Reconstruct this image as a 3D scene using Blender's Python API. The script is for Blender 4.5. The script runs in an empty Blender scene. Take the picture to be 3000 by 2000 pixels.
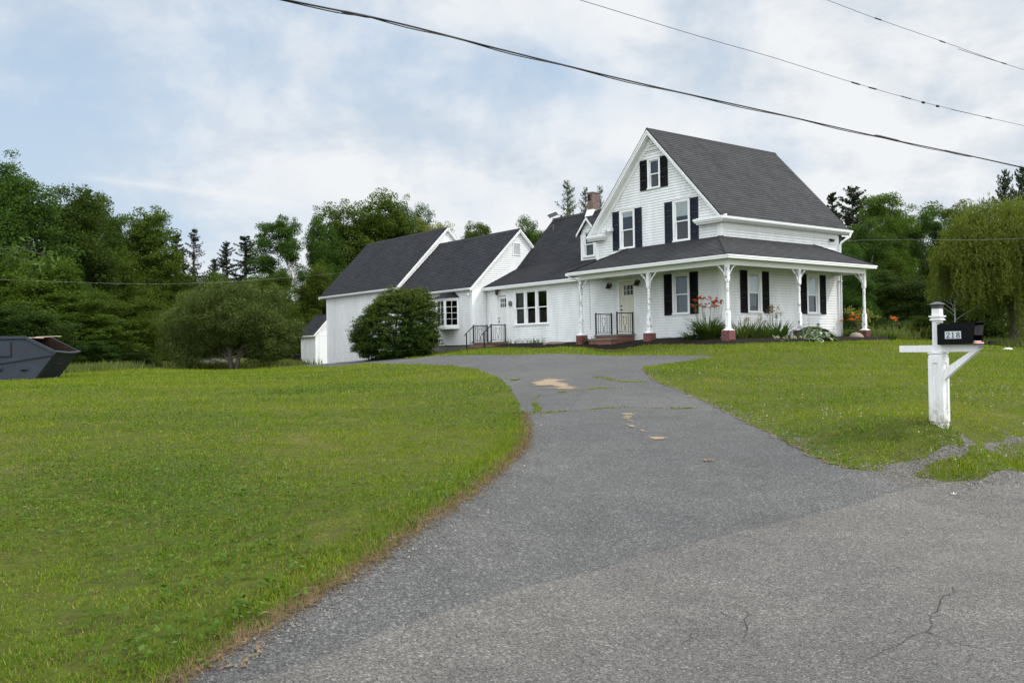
import bpy, bmesh, math, random
import numpy as np
from mathutils import Vector, Matrix
from mathutils.geometry import delaunay_2d_cdt

SC = bpy.context.scene
COL = SC.collection
rng = np.random.default_rng(218)
random.seed(218)

# ------------------------------------------------------------------ camera frame (eye at the origin, +Y ahead)
FPX, PITCH, ROLL = 2646.7, 0.0096, -0.0173
HX, HY, TH = 7.6511, 32.8135, 0.913
CT, ST = math.cos(TH), math.sin(TH)

def ray(x, y):
    a, b = x - 1500.0, y - 1000.0
    cr, sr = math.cos(ROLL), math.sin(ROLL)
    a, b = a * cr + b * sr, -a * sr + b * cr
    h = -b / FPX; X = a / FPX
    cp, sp = math.cos(PITCH), math.sin(PITCH)
    return np.array([X, cp - h * sp, sp + h * cp])

def atY(x, y, Y):
    r = ray(x, y); return r * (Y / r[1])

def uv2xy(u, v): return HX + u * CT + v * ST, HY - u * ST + v * CT
def xy2uv(X, Y):
    dx, dy = X - HX, Y - HY
    return dx * CT - dy * ST, dx * ST + dy * CT

def on_u(x, y, u):
    r = ray(x, y); t = (u + HX * CT - HY * ST) / (r[0] * CT - r[1] * ST); return r * t

# ------------------------------------------------------------------ object helpers
def tag(o, label=None, cat=None, group=None, kind=None):
    if label: o['label'] = label
    if cat: o['category'] = cat
    if group: o['group'] = group
    if kind: o['kind'] = kind
    return o

def empty(name, loc=(0, 0, 0), rz=0.0, parent=None):
    o = bpy.data.objects.new(name, None); COL.objects.link(o)
    o.location = loc; o.rotation_euler = (0, 0, rz); o.empty_display_size = .2
    if parent: o.parent = parent
    return o

def mesh_np(name, V, F, mat, parent=None, smooth=False, fn=4):
    """mesh from numpy arrays; every face has fn corners"""
    me = bpy.data.meshes.new(name)
    V = np.asarray(V, np.float32); F = np.asarray(F, np.int32)
    me.vertices.add(len(V)); me.vertices.foreach_set('co', V.ravel())
    me.loops.add(F.size); me.loops.foreach_set('vertex_index', F.ravel())
    me.polygons.add(len(F))
    me.polygons.foreach_set('loop_start', np.arange(len(F), dtype=np.int32) * fn)
    if smooth: me.polygons.foreach_set('use_smooth', np.ones(len(F), bool))
    me.update(calc_edges=True)
    me.materials.append(mat)
    o = bpy.data.objects.new(name, me); COL.objects.link(o)
    if parent: o.parent = parent
    return o

class MB:
    def __init__(s): s.v = []; s.f = []; s.uv = []; s.mi = []
    def poly(s, pts, uv=None, mi=0):
        i = len(s.v); s.v += [tuple(map(float, p)) for p in pts]
        s.f.append(tuple(range(i, i + len(pts)))); s.uv.append(uv); s.mi.append(mi)
    def box(s, x0, x1, y0, y1, z0, z1, mi=0):
        a = [(x0,y0,z0),(x1,y0,z0),(x1,y1,z0),(x0,y1,z0),(x0,y0,z1),(x1,y0,z1),(x1,y1,z1),(x0,y1,z1)]
        s.hexa(a, mi)
    def hexa(s, a, mi=0):
        for q in ((3,2,1,0),(4,5,6,7),(0,1,5,4),(1,2,6,5),(2,3,7,6),(3,0,4,7)):
            s.poly([a[k] for k in q], None, mi)
    def bar(s, p, q, w, h, up=(0, 0, 1), mi=0):
        """rectangular bar from p to q, w across, h along up"""
        p, q, up = Vector(p), Vector(q), Vector(up)
        d = (q - p).normalized(); x = d.cross(up)
        if x.length < 1e-6: x = d.cross(Vector((1, 0, 0)))
        x.normalize(); y = x.cross(d).normalized()
        x *= w / 2; y *= h / 2
        s.hexa([p - x - y, p + x - y, q + x - y, q - x - y, p - x + y, p + x + y, q + x + y, q - x + y], mi)
    def tube(s, pts, r, n=8, mi=0, cap=True):
        pts = [Vector(p) for p in pts]; k = len(pts)
        rs = r if hasattr(r, '__len__') else [r] * k
        rings = []
        ref = None
        for i, p in enumerate(pts):
            d = (pts[min(i + 1, k - 1)] - pts[max(i - 1, 0)]).normalized()
            if ref is None:
                ref = Vector((0, 0, 1)) if abs(d.z) < .9 else Vector((1, 0, 0))
            x = d.cross(ref).normalized(); y = d.cross(x).normalized()
            ref = x.cross(d) * -1 if False else ref
            base = len(s.v)
            for j in range(n):
                a = 2 * math.pi * j / n
                s.v.append(tuple(p + x * (rs[i] * math.cos(a)) + y * (rs[i] * math.sin(a))))
            rings.append(base)
        for i in range(k - 1):
            for j in range(n):
                a, b = rings[i], rings[i + 1]
                s.f.append((a + j, a + (j + 1) % n, b + (j + 1) % n, b + j)); s.uv.append(None); s.mi.append(mi)
        if cap:
            s.f.append(tuple(rings[0] + j for j in range(n))[::-1]); s.uv.append(None); s.mi.append(mi)
            s.f.append(tuple(rings[-1] + j for j in range(n))); s.uv.append(None); s.mi.append(mi)
    def lathe(s, c, prof, n=14, mi=0):
        """prof: list of (radius, z) about the vertical axis at c=(x,y); joined rings"""
        s_ = len(s.v)
        for (r, z) in prof:
            for j in range(n):
                a = 2 * math.pi * (j + .5) / n
                s.v.append((c[0] + r * math.cos(a), c[1] + r * math.sin(a), z))
        for i in range(len(prof) - 1):
            for j in range(n):
                a, b = s_ + i * n, s_ + (i + 1) * n
                s.f.append((a + j, a + (j + 1) % n, b + (j + 1) % n, b + j)); s.uv.append(None); s.mi.append(mi)
        s.f.append(tuple(s_ + j for j in range(n))[::-1]); s.uv.append(None); s.mi.append(mi)
        s.f.append(tuple(s_ + (len(prof) - 1) * n + j for j in range(n))); s.uv.append(None); s.mi.append(mi)
    def sqstack(s, c, prof, mi=0):
        """square column, prof (half width, z)"""
        for (r0, z0), (r1, z1) in zip(prof[:-1], prof[1:]):
            a = [(c[0]-r0,c[1]-r0,z0),(c[0]+r0,c[1]-r0,z0),(c[0]+r0,c[1]+r0,z0),(c[0]-r0,c[1]+r0,z0)]
            b = [(c[0]-r1,c[1]-r1,z1),(c[0]+r1,c[1]-r1,z1),(c[0]+r1,c[1]+r1,z1),(c[0]-r1,c[1]+r1,z1)]
            for j in range(4): s.poly([a[j], a[(j+1)%4], b[(j+1)%4], b[j]], None, mi)
        r, z = prof[-1]; s.poly([(c[0]-r,c[1]-r,z),(c[0]+r,c[1]-r,z),(c[0]+r,c[1]+r,z),(c[0]-r,c[1]+r,z)], None, mi)
        r, z = prof[0]; s.poly([(c[0]-r,c[1]-r,z),(c[0]-r,c[1]+r,z),(c[0]+r,c[1]+r,z),(c[0]+r,c[1]-r,z)], None, mi)
    def build(s, name, mats, parent=None, smooth=False):
        me = bpy.data.meshes.new(name)
        me.from_pydata(s.v, [], s.f)
        if not isinstance(mats, (list, tuple)): mats = [mats]
        for m in mats: me.materials.append(m)
        uvl = me.uv_layers.new(name='UVMap')
        for p, uv in zip(me.polygons, s.uv):
            n = p.normal; ax, ay, az = abs(n.x), abs(n.y), abs(n.z)
            for k, li in enumerate(p.loop_indices):
                if uv is not None: uvl.data[li].uv = uv[k]
                else:
                    c = me.vertices[me.loops[li].vertex_index].co
                    if az >= ax and az >= ay: uvl.data[li].uv = (c.x, c.y)
                    elif ay >= ax: uvl.data[li].uv = (c.x, c.z)
                    else: uvl.data[li].uv = (c.y, c.z)
        me.polygons.foreach_set('material_index', s.mi)
        if smooth: me.polygons.foreach_set('use_smooth', [True] * len(s.f))
        me.update()
        o = bpy.data.objects.new(name, me); COL.objects.link(o)
        if parent: o.parent = parent
        return o

# ------------------------------------------------------------------ materials
def nodes(name):
    m = bpy.data.materials.new(name); m.use_nodes = True
    nt = m.node_tree; nt.nodes.clear()
    out = nt.nodes.new('ShaderNodeOutputMaterial')
    return m, nt, out
def N(nt, typ, **kw):
    n = nt.nodes.new('ShaderNode' + typ)
    for k, v in kw.items(): setattr(n, k, v)
    return n
def L(nt, a, b): nt.links.new(a, b)
def ramp(nt, fac, stops, interp='LINEAR'):
    r = N(nt, 'ValToRGB'); r.color_ramp.interpolation = interp
    el = r.color_ramp.elements
    while len(el) < len(stops): el.new(.5)
    for e, (p, c) in zip(el, stops):
        e.position = p; e.color = (c[0], c[1], c[2], 1) if hasattr(c, '__len__') else (c, c, c, 1)
    if fac is not None: L(nt, fac, r.inputs[0])
    return r.outputs[0]
def mixc(nt, fac, a, b, mode='MIX'):
    m = N(nt, 'Mix', data_type='RGBA', blend_type=mode)
    for sock, val in ((m.inputs[0], fac), (m.inputs[6], a), (m.inputs[7], b)):
        if hasattr(val, 'is_linked'): L(nt, val, sock)
        elif hasattr(val, '__len__'): sock.default_value = (*val[:3], 1)
        else: sock.default_value = val
    return m.outputs[2]
def noise(nt, vec, scale, detail=4, rough=.6, dist=0):
    n = N(nt, 'TexNoise'); n.inputs['Scale'].default_value = scale; n.inputs['Detail'].default_value = detail
    n.inputs['Roughness'].default_value = rough; n.inputs['Distortion'].default_value = dist
    if vec is not None: L(nt, vec, n.inputs['Vector'])
    return n.outputs[0]
def math_(nt, op, a, b=None, c=None):
    m = N(nt, 'Math', operation=op)
    for i, v in enumerate((a, b, c)):
        if v is None: continue
        if hasattr(v, 'is_linked'): L(nt, v, m.inputs[i])
        else: m.inputs[i].default_value = v
    return m.outputs[0]
def principled(nt, out, col, rough=.6, spec=.3, bump=None, bstr=.3, bdist=.01, metal=0):
    p = N(nt, 'BsdfPrincipled')
    if hasattr(col, 'is_linked'): L(nt, col, p.inputs['Base Color'])
    else: p.inputs['Base Color'].default_value = (*col[:3], 1)
    if hasattr(rough, 'is_linked'): L(nt, rough, p.inputs['Roughness'])
    else: p.inputs['Roughness'].default_value = rough
    p.inputs['Specular IOR Level'].default_value = spec
    p.inputs['Metallic'].default_value = metal
    if bump is not None:
        b = N(nt, 'Bump'); b.inputs['Strength'].default_value = bstr; b.inputs['Distance'].default_value = bdist
        L(nt, bump, b.inputs['Height']); L(nt, b.outputs[0], p.inputs['Normal'])
    L(nt, p.outputs[0], out.inputs[0])
    return p
def simple(name, col, rough=.6, var=.12, scale=6, spec=.3, bump=0, bscale=40, metal=0, dirt=None, dlo=.55, dhi=.75, dscale=3):
    m, nt, out = nodes(name)
    tc = N(nt, 'TexCoord').outputs['Object']
    n = noise(nt, tc, scale)
    c = mixc(nt, n, [x * (1 - var) for x in col], [min(1, x * (1 + var)) for x in col])
    if dirt:
        d = noise(nt, tc, dscale, 6, .7)
        c = mixc(nt, ramp(nt, d, [(dlo, 0.), (dhi, 1.)]), c, dirt)
    bn = noise(nt, tc, bscale, 3) if bump else None
    principled(nt, out, c, rough, spec, bn, bump, .01, metal)
    return m

M = {}
def siding_mat():
    m, nt, out = nodes('white_siding')
    tc = N(nt, 'TexCoord').outputs['Object']
    mp = N(nt, 'Mapping'); mp.inputs['Scale'].default_value = (1.0, 1.0, .25); L(nt, tc, mp.inputs[0])
    n = noise(nt, mp.outputs[0], 2.2, 6, .65)
    c = mixc(nt, ramp(nt, n, [(.35, 0.), (.7, 1.)]), (.80, .81, .81), (.64, .655, .65))
    sp = noise(nt, tc, 26, 3, .7)
    c = mixc(nt, math_(nt, 'MULTIPLY', ramp(nt, sp, [(.62, 0.), (.78, 1.)]), .25), c, (.55, .56, .53))
    # mildew in the lowest courses of the walls (object z)
    sx = N(nt, 'SeparateXYZ'); L(nt, tc, sx.inputs[0])
    low = ramp(nt, math_(nt, 'MULTIPLY_ADD', sx.outputs[2], .9, .45), [(.3, 1.), (.85, 0.)])
    low = math_(nt, 'MULTIPLY', low, math_(nt, 'MULTIPLY', ramp(nt, noise(nt, tc, 7, 5, .7), [(.45, 0.), (.7, 1.)]), .45))
    c = mixc(nt, low, c, (.42, .43, .38))
    principled(nt, out, c, .5, .3, noise(nt, mp.outputs[0], 30, 2), .06, .004)
    return m
M['siding'] = siding_mat()
M['joint'] = simple('shaded_grimy_lap_joint', (.40, .41, .41), .8, .2, 6)  # grey paints in the shadow line under each lap, plus some grime
M['trim'] = simple('white_trim', (.78, .79, .79), .5, .05, 3, dirt=(.55, .56, .53), dlo=.6, dhi=.9)
M['peel'] = simple('peeling_white_paint', (.76, .77, .78), .6, .05, 5, dirt=(.27, .265, .25), dlo=.545, dhi=.60, dscale=7)
M['ceiling'] = simple('pale_green_ceiling_paint', (.62, .70, .66), .55, .05, 3)
def shingle_mat(name, a, b, sc=1.0):
    m, nt, out = nodes(name)
    uv = N(nt, 'TexCoord').outputs['UV']
    br = N(nt, 'TexBrick'); br.offset = .37; br.squash = 1
    br.inputs['Scale'].default_value = 1; br.inputs['Brick Width'].default_value = .33; br.inputs['Row Height'].default_value = .14
    br.inputs['Mortar Size'].default_value = .006; br.inputs['Mortar Smooth'].default_value = .2; br.inputs['Bias'].default_value = 0
    br.inputs['Color1'].default_value = (*a, 1); br.inputs['Color2'].default_value = (*b, 1)
    br.inputs['Mortar'].default_value = (a[0] * .45, a[1] * .45, a[2] * .45, 1)
    wob = N(nt, 'VectorMath', operation='ADD')
    nz = N(nt, 'TexNoise'); nz.inputs['Scale'].default_value = 1.3; L(nt, uv, nz.inputs[0])
    sub = N(nt, 'VectorMath', operation='MULTIPLY'); L(nt, nz.outputs['Color'], sub.inputs[0]); sub.inputs[1].default_value = (.15, 0, 0)
    L(nt, uv, wob.inputs[0]); L(nt, sub.outputs[0], wob.inputs[1]); L(nt, wob.outputs[0], br.inputs['Vector'])
    g = noise(nt, uv, 55, 3, .7)
    big = noise(nt, uv, .9, 4, .6)
    c = mixc(nt, .55, br.outputs[0], mixc(nt, g, (0.4, 0.4, 0.4), (1.6, 1.6, 1.6)), 'MULTIPLY')
    c = mixc(nt, ramp(nt, big, [(.35, 0.), (.7, .35)]), c, [x * 1.35 for x in b])
    mp = N(nt, 'Mapping'); mp.inputs['Scale'].default_value = (1.6, .14, 1); L(nt, uv, mp.inputs[0])
    c = mixc(nt, ramp(nt, noise(nt, mp.outputs[0], 1.2, 4, .6), [(.5, 0.), (.8, .5)]), c, [x * .62 for x in a])
    principled(nt, out, c, .9, .12, g, .35, .004)
    return m
M['shingle'] = shingle_mat('asphalt_shingle', (.034, .0348, .037), (.050, .0508, .053))
M['shingle_dark'] = shingle_mat('charcoal_shingle', (.018, .0188, .0215), (.029, .0302, .034))
M['ridge'] = simple('ridge_cap_shingle', (.016, .017, .018), .85, .2, 8, bump=.3)
M['shutter'] = simple('black_shutter_paint', (.006, .0065, .008), .6, .2, 4, spec=.15)
M['shutter_blue'] = simple('blue_black_shutter_paint', (.014, .018, .030), .55, .25, 4, spec=.2, dirt=(.05, .065, .10), dlo=.55, dhi=.85, dscale=5)
M['door_cream'] = simple('cream_door_paint', (.58, .57, .48), .5, .05, 3)
M['door_white'] = simple('white_door_paint', (.66, .67, .66), .5, .05, 3)
M['iron'] = simple('black_iron', (.008, .008, .009), .5, .2, 8, spec=.25)
M['steel'] = simple('worn_grey_steel', (.10, .10, .10), .45, .2, 8, metal=.6)
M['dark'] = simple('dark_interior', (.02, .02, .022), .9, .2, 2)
M['blind'] = simple('white_window_shade', (.78, .79, .78), .7, .03, 2)
M['curtain'] = simple('grey_net_curtain', (.17, .185, .185), .8, .35, 6)
M['curtain_dark'] = simple('dark_red_brown_drape', (.06, .045, .04), .8, .5, 5)
M['screen'] = simple('insect_screen', (.055, .06, .068), .5, .2, 3)
M['concrete'] = simple('grey_concrete', (.17, .165, .15), .85, .18, 5, bump=.3, dirt=(.12, .11, .09), dlo=.5, dhi=.8, dscale=4)
M['stone'] = simple('tan_boulder', (.22, .185, .145), .85, .2, 4, bump=.6, bscale=12, dirt=(.2, .17, .14), dlo=.5, dhi=.75, dscale=7)
M['bark'] = simple('grey_brown_bark', (.10, .085, .07), .9, .35, 9, bump=.6, bscale=14)
M['birch'] = simple('pale_aspen_bark', (.42, .41, .37), .85, .25, 5, bump=.3, dirt=(.08, .075, .07), dlo=.55, dhi=.7, dscale=4)
M['plastic_white'] = simple('white_plastic', (.75, .75, .74), .45, .03, 3)
def post_mat():
    m, nt, out = nodes('weathered_white_post'); tc = N(nt, 'TexCoord').outputs['Object']; sx = N(nt, 'SeparateXYZ'); L(nt, tc, sx.inputs[0])
    mp = N(nt, 'Mapping'); mp.inputs['Scale'].default_value = (14, 14, 1.6); L(nt, tc, mp.inputs[0]); gr = noise(nt, mp.outputs[0], 3, 6, .7)
    c = mixc(nt, ramp(nt, gr, [(.35, 0.), (.75, 1.)]), (.76, .765, .76), (.62, .625, .60))
    sp = math_(nt, 'MULTIPLY', ramp(nt, sx.outputs[2], [(.02, 1.), (.34, 0.)]), ramp(nt, noise(nt, tc, 16, 5, .75), [(.38, 0.), (.62, 1.)]))
    c = mixc(nt, math_(nt, 'MULTIPLY', sp, .8), c, (.26, .22, .15))
    c = mixc(nt, ramp(nt, noise(nt, tc, 34, 4, .8), [(.66, 0.), (.74, .7)]), c, (.30, .28, .24))
    principled(nt, out, c, .55, .2, gr, .15, .004); return m
M['post'] = post_mat()
M['black_gloss'] = simple('black_mailbox_paint', (.0045, .0045, .005), .45, .1, 5, spec=.12)
M['grey_plate'] = simple('dark_grey_metal_plate', (.022, .022, .023), .5, .2, 10, spec=.2)
M['number_grey'] = simple('pale_grey_number_plate', (.52, .56, .58), .5, .06, 20)
M['number_black'] = simple('number_black', (.008, .008, .010), .5, .0, 3)
M['paper_red'] = simple('red_magazine_paper', (.55, .07, .06), .5, .5, 14)
M['wood_pale'] = simple('pale_scrap_wood', (.48, .40, .29), .8, .2, 6)
M['wire'] = simple('black_cable_sheath', (.025, .022, .024), .6, .2, 6)
M['wire_grey'] = simple('weathered_aluminium_cable', (.22, .22, .22), .5, .2, 6)
M['brass'] = simple('bronze_lantern', (.05, .03, .022), .45, .3, 8, metal=.5)
def brick_mat(name, c1, c2, mort, w=.205, h=.068):
    m, nt, out = nodes(name)
    uv = N(nt, 'TexCoord').outputs['UV']
    br = N(nt, 'TexBrick'); br.inputs['Scale'].default_value = 1
    br.inputs['Brick Width'].default_value = w; br.inputs['Row Height'].default_value = h
    br.inputs['Mortar Size'].default_value = .006; br.inputs['Mortar Smooth'].default_value = .1
    br.inputs['Color1'].default_value = (*c1, 1); br.inputs['Color2'].default_value = (*c2, 1); br.inputs['Mortar'].default_value = (*mort, 1)
    L(nt, uv, br.inputs['Vector'])
    n = noise(nt, uv, 18, 4, .7)
    c = mixc(nt, .6, br.outputs[0], mixc(nt, n, (.5, .5, .5), (1.5, 1.5, 1.5)), 'MULTIPLY')
    inv = math_(nt, 'SUBTRACT', 1, br.outputs['Fac'])
    principled(nt, out, c, .8, .25, inv, .6, .006)
    return m
M['brick'] = brick_mat('dark_red_brick', (.10, .018, .020), (.14, .030, .028), (.26, .20, .19))
M['brick_step'] = brick_mat('worn_red_brick', (.17, .06, .045), (.22, .085, .065), (.20, .17, .15))
M['brick_chim'] = brick_mat('weathered_pink_brick', (.12, .066, .055), (.19, .125, .11), (.21, .195, .18), .2, .07)
def glass_mat():
    m, nt, out = nodes('window_glass')
    g = N(nt, 'BsdfGlossy'); g.inputs['Roughness'].default_value = .015; g.inputs['Color'].default_value = (.9, .95, 1, 1)
    t = N(nt, 'BsdfTransparent'); t.inputs['Color'].default_value = (.80, .84, .84, 1)
    fr = N(nt, 'Fresnel'); fr.inputs[0].default_value = 1.5
    tc = N(nt, 'TexCoord').outputs['Object']
    b = N(nt, 'Bump'); b.inputs['Strength'].default_value = .04; b.inputs['Distance'].default_value = .02
    L(nt, noise(nt, tc, 1.6, 2), b.inputs['Height']); L(nt, b.outputs[0], g.inputs['Normal'])
    mx = N(nt, 'MixShader'); L(nt, math_(nt, 'MULTIPLY', fr.outputs[0], 2.0), mx.inputs[0])
    L(nt, t.outputs[0], mx.inputs[1]); L(nt, g.outputs[0], mx.inputs[2]); L(nt, mx.outputs[0], out.inputs[0])
    return m
M['glass'] = glass_mat()
def leaf_mat(name, a, b, tip=None, trans=.35, rough=.55):
    """per-leaf colour between a and b (random per leaf), large clumps vary a little in hue"""
    m, nt, out = nodes(name)
    geo = N(nt, 'NewGeometry')
    tc = N(nt, 'TexCoord').outputs['Object']
    oi = N(nt, 'ObjectInfo')
    stops = [(0, a), (.8, b)] + ([(.93, b), (1, tip)] if tip else [])
    c = ramp(nt, geo.outputs['Random Per Island'], stops)
    c = mixc(nt, ramp(nt, noise(nt, tc, .9, 3), [(.35, 0.), (.7, .55)]), c, [x * .62 for x in a])
    hs = N(nt, 'HueSaturation'); L(nt, c, hs.inputs['Color'])
    L(nt, math_(nt, 'MULTIPLY_ADD', oi.outputs['Random'], .026, .474), hs.inputs['Hue'])
    L(nt, math_(nt, 'MULTIPLY_ADD', oi.outputs['Random'], .3, .85), hs.inputs['Value'])
    d = N(nt, 'BsdfPrincipled'); d.inputs['Roughness'].default_value = rough; d.inputs['Specular IOR Level'].default_value = .07
    L(nt, hs.outputs[0], d.inputs['Base Color'])
    t = N(nt, 'BsdfTranslucent'); tcx = mixc(nt, 1, hs.outputs[0], (1.25, 1.3, .6), 'MULTIPLY'); L(nt, tcx, t.inputs['Color'])
    mx = N(nt, 'MixShader'); mx.inputs[0].default_value = trans
    L(nt, d.outputs[0], mx.inputs[1]); L(nt, t.outputs[0], mx.inputs[2]); L(nt, mx.outputs[0], out.inputs[0])
    return m
M['leaf_aspen'] = leaf_mat('aspen_leaf', (.022, .056, .009), (.066, .122, .022))
M['leaf_maple'] = leaf_mat('maple_leaf', (.028, .064, .007), (.086, .142, .019))
M['leaf_dark'] = leaf_mat('dark_undergrowth_leaf', (.014, .036, .006), (.044, .082, .014))
M['leaf_apple'] = leaf_mat('grey_green_apple_leaf', (.028, .058, .010), (.105, .150, .040), (.24, .28, .13))
M['leaf_willow'] = leaf_mat('willow_leaf', (.075, .128, .018), (.145, .198, .036), (.23, .27, .08))
M['leaf_yellow'] = leaf_mat('yellow_green_leaf', (.12, .145, .030), (.18, .20, .050))
M['leaf_yew'] = leaf_mat('dark_yew_needles', (.013, .034, .005), (.028, .060, .008), (.11, .15, .022), .2)
M['yew_tip'] = leaf_mat('yew_new_growth', (.050, .085, .012), (.12, .16, .025), None, .25)
M['needle'] = leaf_mat('spruce_needle', (.020, .038, .020), (.036, .058, .028), None, .15)
M['needle_larch'] = leaf_mat('larch_needle', (.050, .075, .028), (.075, .105, .040), None, .3)
M['needle_brown'] = leaf_mat('thin_pine_needle', (.040, .045, .026), (.060, .062, .034), None, .2)
M['leaf_lily'] = leaf_mat('lily_leaf', (.034, .090, .015), (.078, .150, .030), None, .3)
M['leaf_iris'] = leaf_mat('iris_leaf', (.050, .100, .024), (.115, .165, .045), (.28, .22, .08), .3)
M['leaf_hosta'] = leaf_mat('hosta_green', (.025, .070, .018), (.045, .095, .024), None, .25)
M['leaf_cream'] = leaf_mat('hosta_cream_margin', (.36, .40, .27), (.52, .54, .42), None, .2)
M['petal'] = leaf_mat('orange_lily_petal', (.68, .15, .015), (.78, .26, .03), None, .3)
M['petal_red'] = leaf_mat('red_orange_lily_petal', (.60, .095, .012), (.72, .16, .025), None, .3)
M['stalk'] = simple('dry_flower_stalk', (.09, .11, .04), .8, .4, 10)
M['dry'] = leaf_mat('dry_seed_head', (.16, .12, .06), (.245, .19, .105), None, .2)
M['clover'] = leaf_mat('white_clover_head', (.55, .55, .45), (.75, .74, .66), None, .2)
def rust_steel():
    m, nt, out = nodes('blue_grey_rusty_steel')
    tc = N(nt, 'TexCoord').outputs['Object']
    c = mixc(nt, noise(nt, tc, 1.6, 5), (.028, .036, .050), (.048, .058, .074))
    mp = N(nt, 'Mapping'); mp.inputs['Scale'].default_value = (3, 3, .5); L(nt, tc, mp.inputs[0])
    st = ramp(nt, noise(nt, mp.outputs[0], 2.0, 5, .7), [(.55, 0.), (.75, .45)])
    c = mixc(nt, st, c, (.022, .020, .020))
    r = ramp(nt, noise(nt, tc, 2.3, 6, .75), [(.55, 0.), (.66, 1.)])
    c = mixc(nt, math_(nt, 'MULTIPLY', r, .45), c, (.07, .033, .02))
    principled(nt, out, c, .65, .15, noise(nt, tc, 3, 4), .25, .02)
    return m
M['skip'] = rust_steel()
M['rust'] = simple('rusty_inner_steel', (.034, .021, .017), .85, .5, 3, spec=.1, dirt=(.022, .012, .010), dlo=.45, dhi=.65)

def asphalt(name, lo, hi, warm=(1, 1, 1), sc=1.0, spk=.5):
    m, nt, out = nodes(name)
    tc = N(nt, 'TexCoord').outputs['Object']
    v = N(nt, 'TexVoronoi'); v.inputs['Scale'].default_value = 105 * sc; L(nt, tc, v.inputs['Vector'])
    cs = N(nt, 'SeparateColor'); L(nt, v.outputs['Color'], cs.inputs[0])
    g = ramp(nt, cs.outputs[0], [(0, lo * .45), (.45, lo), (.8, hi), (.93, hi * 1.15), (1, hi * 1.9)])
    v2 = N(nt, 'TexVoronoi'); v2.inputs['Scale'].default_value = 52 * sc; L(nt, tc, v2.inputs['Vector'])
    cs2 = N(nt, 'SeparateColor'); L(nt, v2.outputs['Color'], cs2.inputs[0])
    g = mixc(nt, ramp(nt, cs2.outputs[1], [(.93, 0.), (.98, spk)]), g, (hi * 2.0, hi * 2.0, hi * 1.95))
    st = noise(nt, tc, .8, 6, .65, .6)
    g = mixc(nt, ramp(nt, st, [(.54, 0.), (.68, .7)]), g, mixc(nt, 1, g, (.82, .81, .80), 'MULTIPLY'))
    mpt = N(nt, 'Mapping'); mpt.inputs['Rotation'].default_value = (0, 0, .66 if sc < 1 else -.18); mpt.inputs['Scale'].default_value = (.10, 1.1, 1); L(nt, tc, mpt.inputs[0])
    g = mixc(nt, ramp(nt, noise(nt, mpt.outputs[0], 1.1, 3, .5), [(.42, 0.), (.62, 1.)]), g, mixc(nt, 1, g, (1.06, 1.058, 1.05), 'MULTIPLY'))
    big = noise(nt, tc, .35, 5, .6)
    g = mixc(nt, 1, g, mixc(nt, ramp(nt, big, [(.3, 0.), (.7, 1.)]), (.86, .86, .87), (1.14, 1.13, 1.10)), 'MULTIPLY')
    mid = noise(nt, tc, 2.6, 5, .7)
    g = mixc(nt, 1, g, mixc(nt, ramp(nt, mid, [(.3, 0.), (.7, 1.)]), (.86, .86, .86), (1.12, 1.12, 1.12)), 'MULTIPLY')
    g = mixc(nt, 1, g, warm, 'MULTIPLY')
    principled(nt, out, g, .85, .3, v.outputs['Distance'], .5, .012)
    return m
M['road'] = asphalt('worn_road_asphalt', .078, .100, (1.05, 1.0, .935), .95, .35)
M['drive'] = asphalt('driveway_asphalt', .057, .083, (1.01, 1.0, .985), 1.05, .60)
M['gravel'] = asphalt('grey_gravel', .055, .085, (1.08, 1.0, .88), .8, .4)
M['crack'] = simple('dark_crack', (.034, .033, .032), .9, .2, 9, spec=.1)
def sand_mat():
    m, nt, out = nodes('tan_sand'); tc = N(nt, 'TexCoord').outputs['Object']
    c = mixc(nt, noise(nt, tc, 14, 5, .7), (.19, .145, .098), (.31, .24, .165))
    c = mixc(nt, ramp(nt, noise(nt, tc, 40, 3, .7), [(.5, 0.), (.75, .5)]), c, (.14, .12, .10))
    p = N(nt, 'BsdfPrincipled'); L(nt, c, p.inputs['Base Color']); p.inputs['Roughness'].default_value = .9; p.inputs['Specular IOR Level'].default_value = .1
    at = N(nt, 'Attribute'); at.attribute_name = 'fade'
    # thin, patchy cover towards the rim of each patch
    a = math_(nt, 'ADD', math_(nt, 'MULTIPLY', at.outputs['Fac'], .75), math_(nt, 'MULTIPLY_ADD', noise(nt, tc, 3.2, 7, .7), 2.2, -1.05))
    a = math_(nt, 'ADD', a, math_(nt, 'MULTIPLY_ADD', noise(nt, tc, 42, 3, .8), 1.0, -.5))
    L(nt, ramp(nt, a, [(.18, 0.), (.62, .92)]), p.inputs['Alpha']); L(nt, p.outputs[0], out.inputs[0]); return m
M['sand'] = sand_mat()
def thatch_mat():
    m, nt, out = nodes('tan_dead_grass'); tc = N(nt, 'TexCoord').outputs['Object']
    c = mixc(nt, noise(nt, tc, 45, 4, .8), (.075, .055, .033), (.235, .165, .100))
    c = mixc(nt, ramp(nt, noise(nt, tc, 7, 5, .7), [(.5, 0.), (.75, .7)]), c, (.050, .045, .028))
    p = N(nt, 'BsdfPrincipled'); L(nt, c, p.inputs['Base Color']); p.inputs['Roughness'].default_value = .9; p.inputs['Specular IOR Level'].default_value = .1
    at = N(nt, 'Attribute'); at.attribute_name = 'fade'
    a = math_(nt, 'ADD', at.outputs['Fac'], math_(nt, 'MULTIPLY_ADD', noise(nt, tc, 30, 6, .85), 2.6, -1.30))
    a = math_(nt, 'SUBTRACT', a, math_(nt, 'MULTIPLY', at.outputs['Fac'], .35))
    L(nt, ramp(nt, a, [(.42, 0.), (.72, 1.)]), p.inputs['Alpha']); L(nt, p.outputs[0], out.inputs[0]); return m
M['thatch'] = thatch_mat()
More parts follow.
